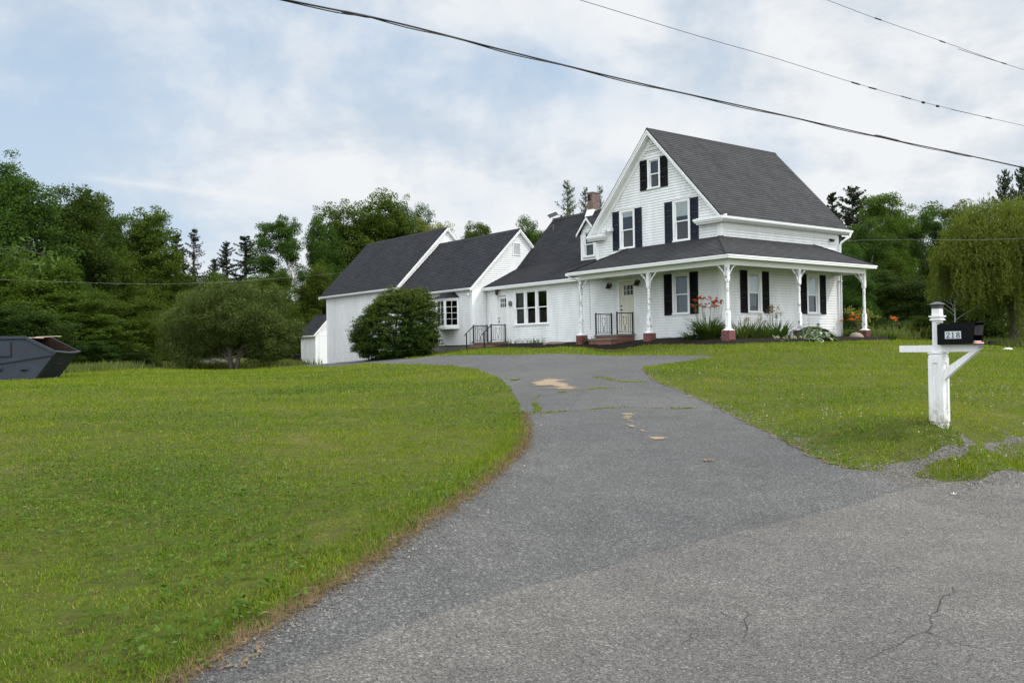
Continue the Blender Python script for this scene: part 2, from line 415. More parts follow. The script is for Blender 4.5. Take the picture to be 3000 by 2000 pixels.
M['mulch'] = simple('dark_bark_mulch', (.016, .013, .011), .95, .6, 25, spec=.05, bump=1.0, bscale=30, dirt=(.045, .034, .028), dlo=.5, dhi=.75, dscale=30)
def lawn_mat():
    m, nt, out = nodes('lawn_ground')
    tc = N(nt, 'TexCoord').outputs['Object']
    big = noise(nt, tc, .16, 5, .62)
    mp = N(nt, 'Mapping'); mp.inputs['Scale'].default_value = (1, 1, 1); mp.inputs['Rotation'].default_value = (0, 0, .5); L(nt, tc, mp.inputs[0])
    fine = noise(nt, tc, 9, 6, .8)
    c = mixc(nt, ramp(nt, big, [(.32, 0.), (.68, 1.)]), (.046, .070, .006), (.078, .090, .012))
    c = mixc(nt, ramp(nt, noise(nt, tc, .55, 6, .7), [(.56, 0.), (.76, .6)]), c, (.14, .115, .045))
    c = mixc(nt, ramp(nt, noise(nt, tc, 5, 6, .8), [(.45, 0.), (.65, .7)]), c, (.052, .040, .018))
    c = mixc(nt, 1, c, mixc(nt, ramp(nt, fine, [(.25, 0.), (.75, 1.)]), (.5, .55, .5), (1.45, 1.4, 1.3)), 'MULTIPLY')
    principled(nt, out, c, .9, .1, fine, .7, .05)
    return m
M['lawn'] = lawn_mat()
def blade_mat():
    m, nt, out = nodes('grass_blade')
    geo = N(nt, 'NewGeometry'); tc = N(nt, 'TexCoord').outputs['Object']
    c = ramp(nt, geo.outputs['Random Per Island'], [(0, (.034, .082, .006)), (.28, (.082, .150, .012)), (.58, (.136, .208, .020)), (.86, (.185, .238, .036)), (.955, (.25, .22, .055)), (1, (.35, .27, .12))])
    c = mixc(nt, ramp(nt, noise(nt, tc, .16, 5, .62), [(.35, 0.), (.65, .62)]), c, (.190, .225, .018))
    mb_ = N(nt, 'Mapping'); mb_.inputs['Rotation'].default_value = (0, 0, .35); mb_.inputs['Scale'].default_value = (.06, 1.0, 1); L(nt, tc, mb_.inputs[0])
    c = mixc(nt, 1, c, mixc(nt, ramp(nt, noise(nt, mb_.outputs[0], .9, 2, .5), [(.42, 0.), (.58, 1.)]), (.86, .90, .9), (1.10, 1.06, 1.05)), 'MULTIPLY')
    c = mixc(nt, ramp(nt, noise(nt, tc, .55, 6, .7), [(.57, 0.), (.74, .75)]), c, (.29, .22, .085))
    d = N(nt, 'BsdfPrincipled'); d.inputs['Roughness'].default_value = .6; d.inputs['Specular IOR Level'].default_value = .04; L(nt, c, d.inputs['Base Color'])
    t = N(nt, 'BsdfTranslucent'); L(nt, mixc(nt, 1, c, (1.2, 1.25, .7), 'MULTIPLY'), t.inputs['Color'])
    mx = N(nt, 'MixShader'); mx.inputs[0].default_value = .35
    L(nt, d.outputs[0], mx.inputs[1]); L(nt, t.outputs[0], mx.inputs[2]); L(nt, mx.outputs[0], out.inputs[0])
    return m
M['blade'] = blade_mat()
M['clover_leaf'] = leaf_mat('clover_leaf', (.036, .090, .009), (.080, .146, .020), (.16, .20, .07), .3)
M['field_grass'] = leaf_mat('tall_field_grass', (.075, .11, .030), (.13, .155, .045), (.24, .20, .09), .35)
# ------------------------------------------------------------------ light levels
EXPOSURE = 0.0; SUN_E = 2.5; SUN_ANG = 1.2; SKY_S = 0.10
SKY_BLUE = (5.6, 7.3, 9.3); SKY_HAZE = (7.5, 8.3, 9.0); SKY_GREY = (6.5, 7.1, 7.8); SKY_WHITE = (9.2, 9.3, 9.4)
SKY_COV = .045
SKY_ZEN, SKY_BACK, SKY_CIRC = 1.6, 1.7, 1.1
# ------------------------------------------------------------------ camera, sun, sky
cam = bpy.data.cameras.new('camera'); cam.sensor_fit = 'HORIZONTAL'; cam.sensor_width = 36.0
cam.lens = 36.0 * FPX / 3000.0; cam.clip_start = .05; cam.clip_end = 5000
camo = bpy.data.objects.new('camera', cam); COL.objects.link(camo)
_f = ray(1500, 1000); _x = ray(1501, 1000) - _f; _y = _f - ray(1500, 1001)
_f, _x, _y = [Vector(q).normalized() for q in (_f, _x, _y)]
camo.matrix_world = Matrix(((_x.x, _y.x, -_f.x, 0), (_x.y, _y.y, -_f.y, 0), (_x.z, _y.z, -_f.z, 0), (0, 0, 0, 1)))
SC.camera = camo
SC.view_settings.view_transform = 'Standard'; SC.view_settings.look = 'None'
SC.view_settings.exposure = EXPOSURE; SC.view_settings.gamma = 1
SUN = Vector((1.455, -.137, 1.6)).normalized()
sl = bpy.data.lights.new('sun', 'SUN'); sl.energy = SUN_E; sl.angle = math.radians(SUN_ANG); sl.color = (1, .955, .88)
so = bpy.data.objects.new('sun', sl); COL.objects.link(so); so.location = (60, -5, 70)
so.rotation_euler = SUN.to_track_quat('Z', 'Y').to_euler()

def make_world():
    w = bpy.data.worlds.new('World'); SC.world = w; w.use_nodes = True
    nt = w.node_tree; nt.nodes.clear()
    out = nt.nodes.new('ShaderNodeOutputWorld'); bg = N(nt, 'Background'); bg.inputs[1].default_value = SKY_S
    sky = N(nt, 'TexSky'); sky.sky_type = 'NISHITA'; sky.sun_disc = False
    sky.sun_elevation = math.asin(SUN.z); sky.sun_rotation = math.atan2(SUN.x, SUN.y)
    sky.air_density = 1.0; sky.dust_density = 1.5; sky.ozone_density = 1.2
    g = N(nt, 'TexCoord').outputs['Generated']
    s = N(nt, 'SeparateXYZ'); L(nt, g, s.inputs[0])
    # project the direction on a cloud deck
    zc = math_(nt, 'ADD', math_(nt, 'MAXIMUM', s.outputs[2], 0.0), .24)
    px = math_(nt, 'DIVIDE', s.outputs[0], zc); py = math_(nt, 'DIVIDE', s.outputs[1], zc)
    cmb = N(nt, 'CombineXYZ'); L(nt, px, cmb.inputs[0]); L(nt, py, cmb.inputs[1]); cmb.inputs[2].default_value = 1.7
    n1 = noise(nt, cmb.outputs[0], 1.5, 7, .56, .25)
    n2 = noise(nt, cmb.outputs[0], 4.2, 7, .60, .2)
    # softer second look-up in direction space so that low clouds keep some height
    n3 = noise(nt, g, 6.5, 7, .56, .25)
    cov = math_(nt, 'ADD', math_(nt, 'MULTIPLY', n1, .55), math_(nt, 'MULTIPLY', n3, .45))
    # more cover towards +X, open blue towards -X
    cov = math_(nt, 'ADD', cov, math_(nt, 'MULTIPLY_ADD', s.outputs[0], .26, SKY_COV))
    back0 = math_(nt, 'MULTIPLY', s.outputs[1], -3.0)
    cov = math_(nt, 'ADD', cov, ramp(nt, math_(nt, 'MAXIMUM', s.outputs[2], back0), [(.38, 0.), (.7, .4)]))
    fac = ramp(nt, cov, [(.38, 0.), (.50, .6), (.62, 1.)])
    hor = ramp(nt, s.outputs[2], [(0., 1.), (.10, .55), (.34, 0.)])
    # blue sky, thinned by haze
    sk = N(nt, 'Mix', data_type='RGBA', blend_type='MULTIPLY'); sk.inputs[0].default_value = 1
    L(nt, sky.outputs[0], sk.inputs[6]); sk.inputs[7].default_value = (1, 1, 1, 1)
    blue = mixc(nt, .72, sk.outputs[2], SKY_BLUE)
    blue = mixc(nt, math_(nt, 'MULTIPLY', hor, .75), blue, SKY_HAZE)
    # an old vapour trail low on the left
    ta, tb = Vector(ray(205, 513)).normalized(), Vector(ray(940, 607)).normalized(); tn = ta.cross(tb).normalized()
    d1 = N(nt, 'VectorMath', operation='DOT_PRODUCT'); L(nt, g, d1.inputs[0]); d1.inputs[1].default_value = tn
    ax = N(nt, 'VectorMath', operation='DOT_PRODUCT'); L(nt, g, ax.inputs[0]); ax.inputs[1].default_value = (tb - ta).normalized()
    wv = math_(nt, 'ADD', math_(nt, 'ABSOLUTE', d1.outputs['Value']), math_(nt, 'MULTIPLY_ADD', noise(nt, g, 40, 3), .004, -.002))
    trail = math_(nt, 'MULTIPLY', ramp(nt, wv, [(.0005, 1.), (.0055, 0.)]), ramp(nt, ax.outputs['Value'], [(0.0, 0.), (.02, 1.)]))
    e0, e1 = ta.dot((tb - ta).normalized()), tb.dot((tb - ta).normalized())
    fr = math_(nt, 'DIVIDE', math_(nt, 'SUBTRACT', ax.outputs['Value'], e0), e1 - e0)
    trail = math_(nt, 'MULTIPLY', ramp(nt, wv, [(.0005, 1.), (.0055, 0.)]), ramp(nt, fr, [(0., 0.), (.18, 1.), (.8, .8), (1., 0.)]))
    blue = mixc(nt, math_(nt, 'MULTIPLY', trail, .55), blue, SKY_WHITE)
    shade = ramp(nt, math_(nt, 'ADD', math_(nt, 'MULTIPLY', n2, .45), math_(nt, 'MULTIPLY', n3, .55)), [(.40, SKY_GREY), (.54, SKY_WHITE)])
    col = mixc(nt, math_(nt, 'MULTIPLY', fac, .92), blue, shade)
    # zenith (CIE overcast), sun glow and unseen sky behind, brightened as added fill light
    zen = ramp(nt, s.outputs[2], [(.36, 0.), (.8, 1.)])
    back = math_(nt, 'MAXIMUM', math_(nt, 'MULTIPLY', s.outputs[1], -1.0), 0.0)
    dt = N(nt, 'VectorMath', operation='DOT_PRODUCT'); L(nt, g, dt.inputs[0]); dt.inputs[1].default_value = SUN
    circ = math_(nt, 'POWER', math_(nt, 'MAXIMUM', dt.outputs['Value'], 0.0), 10)
    k = math_(nt, 'ADD', math_(nt, 'MULTIPLY_ADD', zen, SKY_ZEN, 1.0), math_(nt, 'MULTIPLY', back, SKY_BACK))
    k = math_(nt, 'ADD', k, math_(nt, 'MULTIPLY', circ, SKY_CIRC))
    vm = N(nt, 'VectorMath', operation='SCALE'); L(nt, col, vm.inputs[0]); L(nt, k, vm.inputs['Scale'])
    L(nt, vm.outputs[0], bg.inputs[0]); L(nt, bg.outputs[0], out.inputs[0])
make_world()

# ------------------------------------------------------------------ terrain: thin-plate surface through points read off the photograph
CTRL_PX = [  # px, py, distance ahead
 (510,2000,4.25),(912,1754,5.3),(1275,1518,7.0),(1403,1429,8.4),(1543,1275,12.0),(1537,1225,13.8),(1505,1148,17.2),(1467,1110,20),(1378,1078,25),
 (1275,1066,29),(1080,1065,34),(957,1078,38),
 (0,2000,4.3),(0,1700,6.1),(300,1700,6.0),(0,1500,8.0),(500,1500,7.9),(900,1450,8.2),(0,1300,12),(500,1300,11.6),(1000,1300,11.5),(0,1200,17),(600,1200,16),(1100,1180,16.5),
 (0,1125,27),(150,1108,34),(500,1120,25),(900,1110,26),(450,1088,38),(668,1083,45),(480,1056,62),(380,1075,46),(800,1078,44),
 (1301,1042,41),(1500,1038,37),(1750,1040,33),(2092,1042,27),(1881,1078,20.5),(1913,1110,18.8),(2003,1148,17),(2105,1193,15),(2232,1256,12.8),(2360,1327,10.8),
 (2475,1371,9.8),(2538,1375,9.8),(2755,1231,11.0),(2691,1390,9.9),(3000,1384,10.7),(3000,1290,12.4),(2850,1310,11.6),(2900,1250,12.6),
 (2400,1150,17),(2600,1100,20),(2900,1100,20.5),(3000,1060,27),(2300,1070,23.5),(2600,1040,28),(2850,1040,30),(3000,1025,34),(2700,1008,40),(2950,1022,42),
 (1500,1600,6.9),(1900,1620,7.03),(1900,1400,9.7),(1900,1250,12.6),(1750,1150,17),(1700,1090,22),(1500,1900,4.95),(2550,1467,8.9),(2300,1700,6.5),(2900,1700,6.5)]
_P = [tuple(atY(*c)) for c in CTRL_PX]
for (u, v, z) in [(1.36,-1.36,.10),(-2.32,-1.36,.17),(-6.1,-1.36,.10),(1.36,7.1,.16),(0,3,.2),(-3,3,.2),(-3,9,.2),(-8,4,.2),(-10,-1.5,.10),(-14.4,-1.2,.06),
                  (-18,-1.5,-.12),(-22,-1.6,-.32),(-26.5,-1.0,-.56),(-30.5,-.8,-.74),(-33,0,-.82),(-40,3,-.88),(-20,6,-.2),(-30,8,-.8),(3.5,3,.0),(4,-4,-.12),(-3,-4,.0),(-8,-4,.0),(3,9.5,.06)]:
    _P.append((*uv2xy(u, v), z))
_P += [(0,0,-1.62),(-3,0,-1.66),(3,0,-1.62),(0,-8,-1.65),(10,6,-1.58),(14,12,-1.55),(24,22,-1.45),(6,2,-1.6),(-8,-4,-1.7),(-20,-14,-1.8),(-14,4,-1.5),(-12,14,-1.15),(12,-6,-1.7),
       (-30,60,-.6),(-45,45,-.9),(-20,75,-.3),(0,80,-.5),(20,75,-.3),(40,60,-.3),(30,45,-.3),(60,40,-.8),(-60,120,-.3),(60,120,-.2),(0,140,-.3),(-150,150,-.5),(150,150,-.5),
       (0,400,0),(-400,200,0),(400,200,0),(-400,-200,-2),(400,-200,-2),(0,-400,-2),(40,10,-1.4),(-30,10,-1.3),(-25,28,-.85)]
_P = np.array(_P)
def _warp(xy):
    d = np.linalg.norm(xy, axis=1, keepdims=True) + 1e-6
    return xy * (np.log1p(d / 9.0) / d)
def _U(r2): return np.where(r2 > 1e-12, r2 * np.log(r2 + 1e-12), 0.0)
_W = _warp(_P[:, :2]); _n = len(_W)
_K = _U(((_W[:, None] - _W[None]) ** 2).sum(2)) + np.eye(_n) * .0003
_Q = np.hstack([np.ones((_n, 1)), _W])
_A = np.block([[_K, _Q], [_Q.T, np.zeros((3, 3))]])
_c = np.linalg.solve(_A, np.concatenate([_P[:, 2], np.zeros(3)]))
def terrain(X, Y):
    X = np.atleast_1d(np.asarray(X, float)); Y = np.atleast_1d(np.asarray(Y, float))
    out = np.empty(len(X))
    for i in range(0, len(X), 20000):
        q = _warp(np.stack([X[i:i+20000], Y[i:i+20000]], 1))
        out[i:i+20000] = _U(((q[:, None] - _W[None]) ** 2).sum(2)) @ _c[:_n] + _c[_n] + q @ _c[_n + 1:]
    return out
def tz(X, Y): return float(terrain([X], [Y])[0])
def hit(x, y):
    """first point of the ground seen at a pixel"""
    r = ray(x, y); Y = np.geomspace(2.5, 120, 900)
    Z = r[2] / r[1] * Y; T = terrain(r[0] / r[1] * Y, Y)
    k = np.nonzero(Z <= T)[0]
    if len(k) == 0: i = int(np.argmin(Z - T)); return np.array([r[0] / r[1] * Y[i], Y[i], T[i]])
    i = k[0]
    if i == 0: y0 = Y[0]
    else:
        d0, d1 = Z[i-1] - T[i-1], Z[i] - T[i]; y0 = Y[i-1] + (Y[i] - Y[i-1]) * d0 / (d0 - d1 + 1e-9)
    return np.array([r[0] / r[1] * y0, y0, r[2] / r[1] * y0])

def pxline(pts): return [tuple(hit(*p)[:2]) for p in pts]
def resample(pl, closed, step=.16, amp=.02, seed=0, far=.012):
    """even spacing (coarser far away), with a ragged edge"""
    r = np.random.default_rng(seed); out = []
    n = len(pl)
    for i in range(n if closed else n - 1):
        a, b = np.array(pl[i]), np.array(pl[(i + 1) % n])
        d = np.linalg.norm(b - a); dist = np.linalg.norm((a + b) / 2)
        st = max(step, dist * .012); k = max(1, int(d / st))
        for j in range(k):
            p = a + (b - a) * j / k
            if j: p = p + r.normal(0, amp * (1 + dist * far), 2)
            out.append(tuple(p))
    if not closed: out.append(tuple(pl[-1]))
    return out

road_far = [(-60,-44),(-30,-20.5),(-10,-3.6),(-4,1.7),(-2.2,3.5)]
road_seam = pxline([(700,2000),(890,1945),(1100,1860),(1300,1790),(1530,1717),(1900,1617),(2290,1527),(2550,1464),(2700,1418)])
verge_edge = pxline([(2768,1412),(2870,1406),(3000,1384)])
road_right = [(11.5,15.2),(17,19.9),(30,30.2),(60,54),(160,130)]
road_near = [(170,122),(66,44),(36,20),(12,-1.5),(-4,-14),(-30,-33),(-70,-62)]
drive_left = pxline([(510,2000),(610,1935),(714,1868),(912,1750),(1010,1690),(1110,1626),(1195,1565),(1275,1511),(1340,1470),(1403,1424),(1460,1378),(1505,1337),(1533,1305),(1545,1275),(1540,1245),(1532,1212),(1520,1180),(1500,1145),(1470,1110),(1425,1090),(1378,1078),(1320,1070),(1240,1067),(1150,1066)])
drive_top = [uv2xy(*q) for q in ((-24,-6.2),(-28,-5.6),(-33,-6.5),(-38,-6.0),(-46,-4.5),(-46,-2.2),(-38,-1.6),(-32,-1.6),(-30.6,-.66),(-21.9,-.66))] + pxline([(1190,1050),(1301,1042.5),(1500,1041),(1750,1040.5),(1900,1040.5),(2060,1041)])
drive_right = pxline([(2092,1045),(2030,1054),(1950,1066),(1881,1078),(1895,1095),(1913,1110),(1955,1130),(2003,1148),(2050,1170),(2105,1193),(2170,1225),(2232,1256),(2300,1294),(2360,1327),(2420,1355),(2475,1371),(2510,1375)])
drive_poly = [(-2.0,3.2)] + drive_left + drive_top + drive_right + pxline([(2550,1380),(2640,1396),(2690,1408)]) + [(x + .35, y - .45) for x, y in road_seam[::-1]]
road_poly = road_far + road_seam + verge_edge + road_right + road_near
gravel_poly = pxline([(2535,1374),(2588,1363),(2634,1354),(2672,1350),(2714,1342),(2729,1329),(2768,1305),(2800,1303),(2814,1314),(2882,1300),(2944,1287),(2997,1281),(3060,1262),(3066,1270),(2997,1291),(2921,1303),(2844,1322),(2768,1343),(2714,1359),(2672,1384),(2690,1400),(2729,1402),(2768,1409),(2740,1424),(2680,1424),(2600,1404),(2550,1386)])
mulch_poly = [uv2xy(*q) for q in ((-12.6,.3),(-12.6,-1.25),(-9,-1.35),(-6.4,-1.75),(-3.2,-1.8),(1.0,-1.95),(2.05,-1.75),(2.15,.5),(2.1,4),(2.2,7.6),(1.6,9.2),(-.3,9.0),(-.3,.3))]
drive_poly = resample(drive_poly, True, .16, .018, 1)
road_poly = resample(road_poly, True, .3, .010, 2)
gravel_poly = resample(gravel_poly, True, .10, .030, 3)
mulch_poly = resample(mulch_poly, True, .25, .03, 4)

def pip(P, poly):
    P = np.asarray(P, float); x, y = P[:, 0], P[:, 1]
    res = np.zeros(len(P), bool); q = np.asarray(poly)
    lo, hi = q.min(0), q.max(0)
    sel = np.nonzero((x >= lo[0]) & (x <= hi[0]) & (y >= lo[1]) & (y <= hi[1]))[0]
    xs, ys = x[sel], y[sel]; r = np.zeros(len(sel), bool)
    for i in range(len(q)):
        x0, y0 = q[i - 1]; x1, y1 = q[i]
        if y0 == y1: continue
        c = ((y0 > ys) != (y1 > ys)) & (xs < (x1 - x0) * (ys - y0) / (y1 - y0) + x0)
        r ^= c
    res[sel] = r; return res

def MOUND(P):
    """the mulch is heaped up towards the walls"""
    q = np.asarray(mulch_poly); ds = np.full(len(P), 9.0)
    for i in range(len(q)):
        a, b = q[i - 1], q[i]; ab = b - a; t = (((P[:, :2] - a) @ ab) / (ab @ ab + 1e-12)).clip(0, 1); ds = np.minimum(ds, np.linalg.norm(P[:, :2] - a - t[:, None] * ab, axis=1))
    return (ds * .55).clip(0, .13) + np.where(ds > .05, np.random.default_rng(8).normal(0, .012, len(P)), 0)
def build_ground():
    pts, edges = [], []
    for poly in (road_poly, drive_poly, gravel_poly, mulch_poly):
        b = len(pts); pts += [Vector(p) for p in poly]
        edges += [(b + i, b + (i + 1) % len(poly)) for i in range(len(poly))]
    # Steiner points, denser near the camera
    rad = np.geomspace(1.0, 900, 150); S = []
    for k, r in enumerate(rad):
        na = 260 if r < 120 else 120
        a = np.linspace(0, 2 * np.pi, na, endpoint=False) + k * .37
        a = a[(np.abs(((a - np.pi / 2 + np.pi) % (2 * np.pi)) - np.pi) < .75) | (np.arange(len(a)) % 7 == 0)]
        S.append(np.stack([r * np.cos(a), r * np.sin(a)], 1))
    S = np.concatenate(S) + rng.normal(0, .004, (sum(map(len, S)), 2))
    gu, gv = np.meshgrid(np.arange(-12.7, 2.4, .22), np.arange(-2.1, 9.3, .22)); X_, Y_ = uv2xy(gu.ravel(), gv.ravel()); G_ = np.column_stack([X_, Y_]); S = np.concatenate([S, G_[pip(G_, mulch_poly)]])
    pts += [Vector(p) for p in S]
    vs, es, fs, _, _, _ = delaunay_2d_cdt(pts, edges, [], 0, 1e-5)
    V = np.array([(p.x, p.y) for p in vs]); Z = terrain(V[:, 0], V[:, 1])
    F = np.array([f for f in fs if len(f) == 3])
    a, b, c = V[F[:, 0]], V[F[:, 1]], V[F[:, 2]]
    fl = ((b[:, 0]-a[:, 0])*(c[:, 1]-a[:, 1]) - (b[:, 1]-a[:, 1])*(c[:, 0]-a[:, 0])) < 0
    F[fl] = F[fl][:, ::-1]
    C = V[F].mean(1)
    g = pip(C, gravel_poly); r = pip(C, road_poly) & ~g; d = pip(C, drive_poly) & ~r & ~g; m = pip(C, mulch_poly) & ~d
    house = ~(g | r | d | m)
    for nm, sel, mat in (('road', r, 'road'), ('driveway', d, 'drive'), ('gravel_shoulder', g, 'gravel'), ('lawn', house, 'lawn'), ('mulch_bed', m, 'mulch')):
        f = F[sel]; u, inv = np.unique(f, return_inverse=True)
        P = np.column_stack([V[u], Z[u]])
        if nm == 'mulch_bed': P[:, 2] += MOUND(P)
        o = mesh_np(nm, P, inv.reshape(-1, 3), M[mat], smooth=True, fn=3)
        tag(o, kind='structure')
build_ground()

def sheet(name, poly, mat, lift, step=.12, parent=None, seed=0):
    """flat patch on the ground, its own fine triangulation"""
    q = np.array(poly); lo, hi = q.min(0), q.max(0)
    gx, gy = np.meshgrid(np.arange(lo[0], hi[0], step), np.arange(lo[1], hi[1], step))
    S = np.column_stack([gx.ravel(), gy.ravel()]) + np.random.default_rng(seed).normal(0, step * .1, (gx.size, 2))
    S = S[pip(S, poly)] if len(S) else S
    pts = [Vector(p) for p in q] + [Vector(p) for p in S]
    vs, es, fs, _, _, _ = delaunay_2d_cdt(pts, [(i, (i + 1) % len(q)) for i in range(len(q))], [], 1, 1e-6)
    V = np.array([(p.x, p.y) for p in vs]); Z = terrain(V[:, 0], V[:, 1]) + lift
    F = [f if ((V[f[1]]-V[f[0]])[0]*(V[f[2]]-V[f[0]])[1]-(V[f[1]]-V[f[0]])[1]*(V[f[2]]-V[f[0]])[0]) > 0 else f[::-1] for f in fs]
    o = mesh_np(name, np.column_stack([V, Z]), np.array(F), M[mat], parent, True, 3)
    ds = np.full(len(V), 9.0)
    for i in range(len(q)):
        a, b = q[i - 1], q[i]; ab = b - a; t = (((V - a) @ ab) / (ab @ ab + 1e-12)).clip(0, 1); ds = np.minimum(ds, np.linalg.norm(V - a - t[:, None] * ab, axis=1))
    at = o.data.attributes.new('fade', 'FLOAT', 'POINT'); at.data.foreach_set('value', (ds / min(FADE, ds.max() + 1e-6)).clip(0, 1).astype(np.float32)); return o
FADE = .30

def ribbon_poly(pl, w, seed=0, jit=.4):
    """thin polygon along a line, uneven width"""
    r = np.random.default_rng(seed); p = np.array(pl); t = np.gradient(p, axis=0); t /= np.linalg.norm(t, axis=1, keepdims=True) + 1e-9
    nrm = np.column_stack([-t[:, 1], t[:, 0]])
    a = p + nrm * (w / 2 * (1 + r.normal(0, jit, len(p))).clip(.15))[:, None]
    b = p - nrm * (w / 2 * (1 + r.normal(0, jit, len(p))).clip(.15))[:, None]
    return [tuple(x) for x in a] + [tuple(x) for x in b[::-1]]

def strip(name, pl, w, mat, lift, seed=0, parent=None, jit=.35, amp=.012):
    p = np.array(resample(pl, False, .05, amp, seed)); r = np.random.default_rng(seed)
    t = np.gradient(p, axis=0); t /= np.linalg.norm(t, axis=1, keepdims=True) + 1e-9
    nrm = np.column_stack([-t[:, 1], t[:, 0]])
    wl = (w / 2 * (1 + r.normal(0, jit, len(p)))).clip(w * .1); wr = (w / 2 * (1 + r.normal(0, jit, len(p)))).clip(w * .1)
    a, b = p + nrm * wl[:, None], p - nrm * wr[:, None]
    V = np.empty((3 * len(p), 3)); V[0::3, :2] = a; V[1::3, :2] = p; V[2::3, :2] = b
    V[:, 2] = terrain(V[:, 0], V[:, 1]) + lift
    F = np.array([(3*i + k, 3*i + k + 3, 3*i + k + 4, 3*i + k + 1) for i in range(len(p) - 1) for k in (0, 1)])[:, ::-1]
    o = mesh_np(name, V, F, M[mat], parent, True, 4); fd = np.tile([0., 1., 0.], len(p)); fd[:3] = 0; fd[-3:] = 0
    at = o.data.attributes.new('fade', 'FLOAT', 'POINT'); at.data.foreach_set('value', fd.astype(np.float32)); return o

road_o, drive_o = bpy.data.objects['road'], bpy.data.objects['driveway']
# sand washed over the driveway
k = 0
for pts in ([(1545,1121),(1570,1113),(1592,1110),(1598,1103),(1620,1102),(1640,1110),(1676,1113),(1660,1120),(1690,1130),(1700,1136),(1690,1142),(1664,1143),(1640,1143),(1610,1141),(1597,1138),(1610,1131),(1580,1133),(1555,1130)],
            [(1811,1213),(1845,1210),(1880,1214),(1855,1224),(1856,1232),(1843,1241),(1822,1229)],
            [(1822,1243),(1845,1244),(1880,1250),(1866,1255),(1838,1252)],
            [(1872,1259),(1890,1261),(1896,1267),(1878,1266)],
            [(1896,1281),(1920,1279),(1948,1279),(1974,1283),(1965,1288),(1932,1288),(1925,1296),(1908,1295)],
            [(2001,1162),(2020,1158),(2040,1160),(2028,1165)]):
    k += 1
    tag(sheet('sand_patch', resample(pxline(pts), True, .06, .03, 20 + k), 'sand', .010, .12, seed=k), kind='structure')
# cracks with soil and weeds in them
WEED = []
for pts, w in (([(1540,1213),(1600,1209),(1660,1204),(1710,1200),(1780,1195),(1840,1193),(1900,1195),(1960,1197),(2030,1196),(2100,1196)], .10),
               ([(1565,1209),(1580,1201),(1576,1193),(1566,1184),(1562,1172),(1575,1160)], .10),
               ([(1640,1150),(1680,1146),(1720,1139),(1780,1136),(1840,1138)], .16),
               ([(1730,1104),(1770,1107),(1800,1115),(1850,1119),(1910,1118)], .12),
               ([(1500,1108),(1515,1114)], .25)):
    k += 1; pl = pxline(pts); WEED.append((pl, w))
    tag(strip('weedy_crack', pl, w * 1.6, 'thatch', .008, k), kind='structure')
for pts, w in (([(2180,1785),(2195,1800),(2180,1815),(2190,1840),(2178,1870)], .0040), ([(2790,1720),(2765,1745),(2755,1760),(2730,1800),(2730,1830),(2715,1850),(2680,1860),(2640,1885),(2590,1905),(2540,1930)], .0040),
               ([(2715,1850),(2760,1870),(2830,1890),(2900,1905)], .004), ([(2030,1848),(2028,1870),(2000,1885)], .0035), ([(2110,1790),(2130,1805),(2160,1815)], .004)):
    k += 1; strip('crack', pxline(pts), w, 'crack', .006, k, drive_o if pts[0][0] == 1774 else road_o, .5, .012)
# dead clippings along the driveway edge
dl = pxline([(500,2010),(610,1942),(714,1874),(912,1755),(1010,1695),(1110,1630),(1195,1568),(1275,1514),(1340,1473),(1403,1427),(1460,1381),(1505,1340),(1535,1308),(1547,1275),(1542,1245),(1533,1212)])
tag(strip('dead_grass_edge', dl, .20, 'thatch', .014, 71, None, .35, .03), kind='structure')
dr = pxline([(1881,1079),(1913,1111),(1955,1131),(2003,1149),(2105,1194),(2232,1257),(2360,1328),(2420,1356),(2475,1372),(2550,1377)])
tag(strip('dead_grass_edge', dr, .14, 'thatch', .012, 72, None, .35, .03), kind='structure')
tag(strip('dead_grass_edge', pxline([(640,1985),(730,1925),(800,1880),(838,1852)]), .10, 'thatch', .012, 73, None, .3, .03), kind='structure')

# ------------------------------------------------------------------ grass blades (uncountable)
NOGRASS = [road_poly, drive_poly, gravel_poly, mulch_poly,
           [uv2xy(*q) for q in ((-6.6,0),(0,0),(0,7.5),(-6.6,8))], [uv2xy(*q) for q in ((-22,0),(-6,0),(-6,9),(-22,9))],
           [uv2xy(*q) for q in ((-21.8,-.9),(-14.4,-.9),(-14.4,5),(-21.8,5))], [uv2xy(*q) for q in ((-30.6,-.7),(-21.7,-.7),(-21.7,6),(-30.6,6))]]
def lawn_pts(n, r0, r1, p, half=.68):
    """points on the lawn inside the view, density falling as r**-p"""
    e = 2 - p; u = rng.random(n)
    r = (r0 ** e + u * (r1 ** e - r0 ** e)) ** (1 / e) if abs(e) > 1e-6 else r0 * (r1 / r0) ** u
    a = (rng.random(n) * 2 - 1) * half
    P = np.column_stack([r * np.sin(a), r * np.cos(a)])
    ok = np.ones(n, bool)
    for poly in NOGRASS: ok &= ~pip(P, poly)
    return P[ok]
def blades(P, h, w, lean=.55, lift=0.0, hj=.35):
    n = len(P); d = np.linalg.norm(P, axis=1)
    Z = terrain(P[:, 0], P[:, 1]) + lift
    a = rng.random(n) * 2 * np.pi; H = h * (1 + rng.normal(0, hj, n)).clip(.3, 2.4); W = w
    l = np.abs(rng.normal(0, lean, n)).clip(0, 1.45); la = rng.random(n) * 2 * np.pi
    side = np.column_stack([np.cos(a), np.sin(a), np.zeros(n)]) * (W / 2)[:, None]
    b = np.column_stack([P, Z - .005])
    tip = b + np.column_stack([np.cos(la) * np.sin(l), np.sin(la) * np.sin(l), np.cos(l)]) * H[:, None]
    V = np.empty((3 * n, 3)); V[0::3] = b - side; V[1::3] = b + side; V[2::3] = tip
    return V
VV = []
P = lawn_pts(1080000, 3.4, 46, 1.62); d = np.linalg.norm(P, axis=1); 
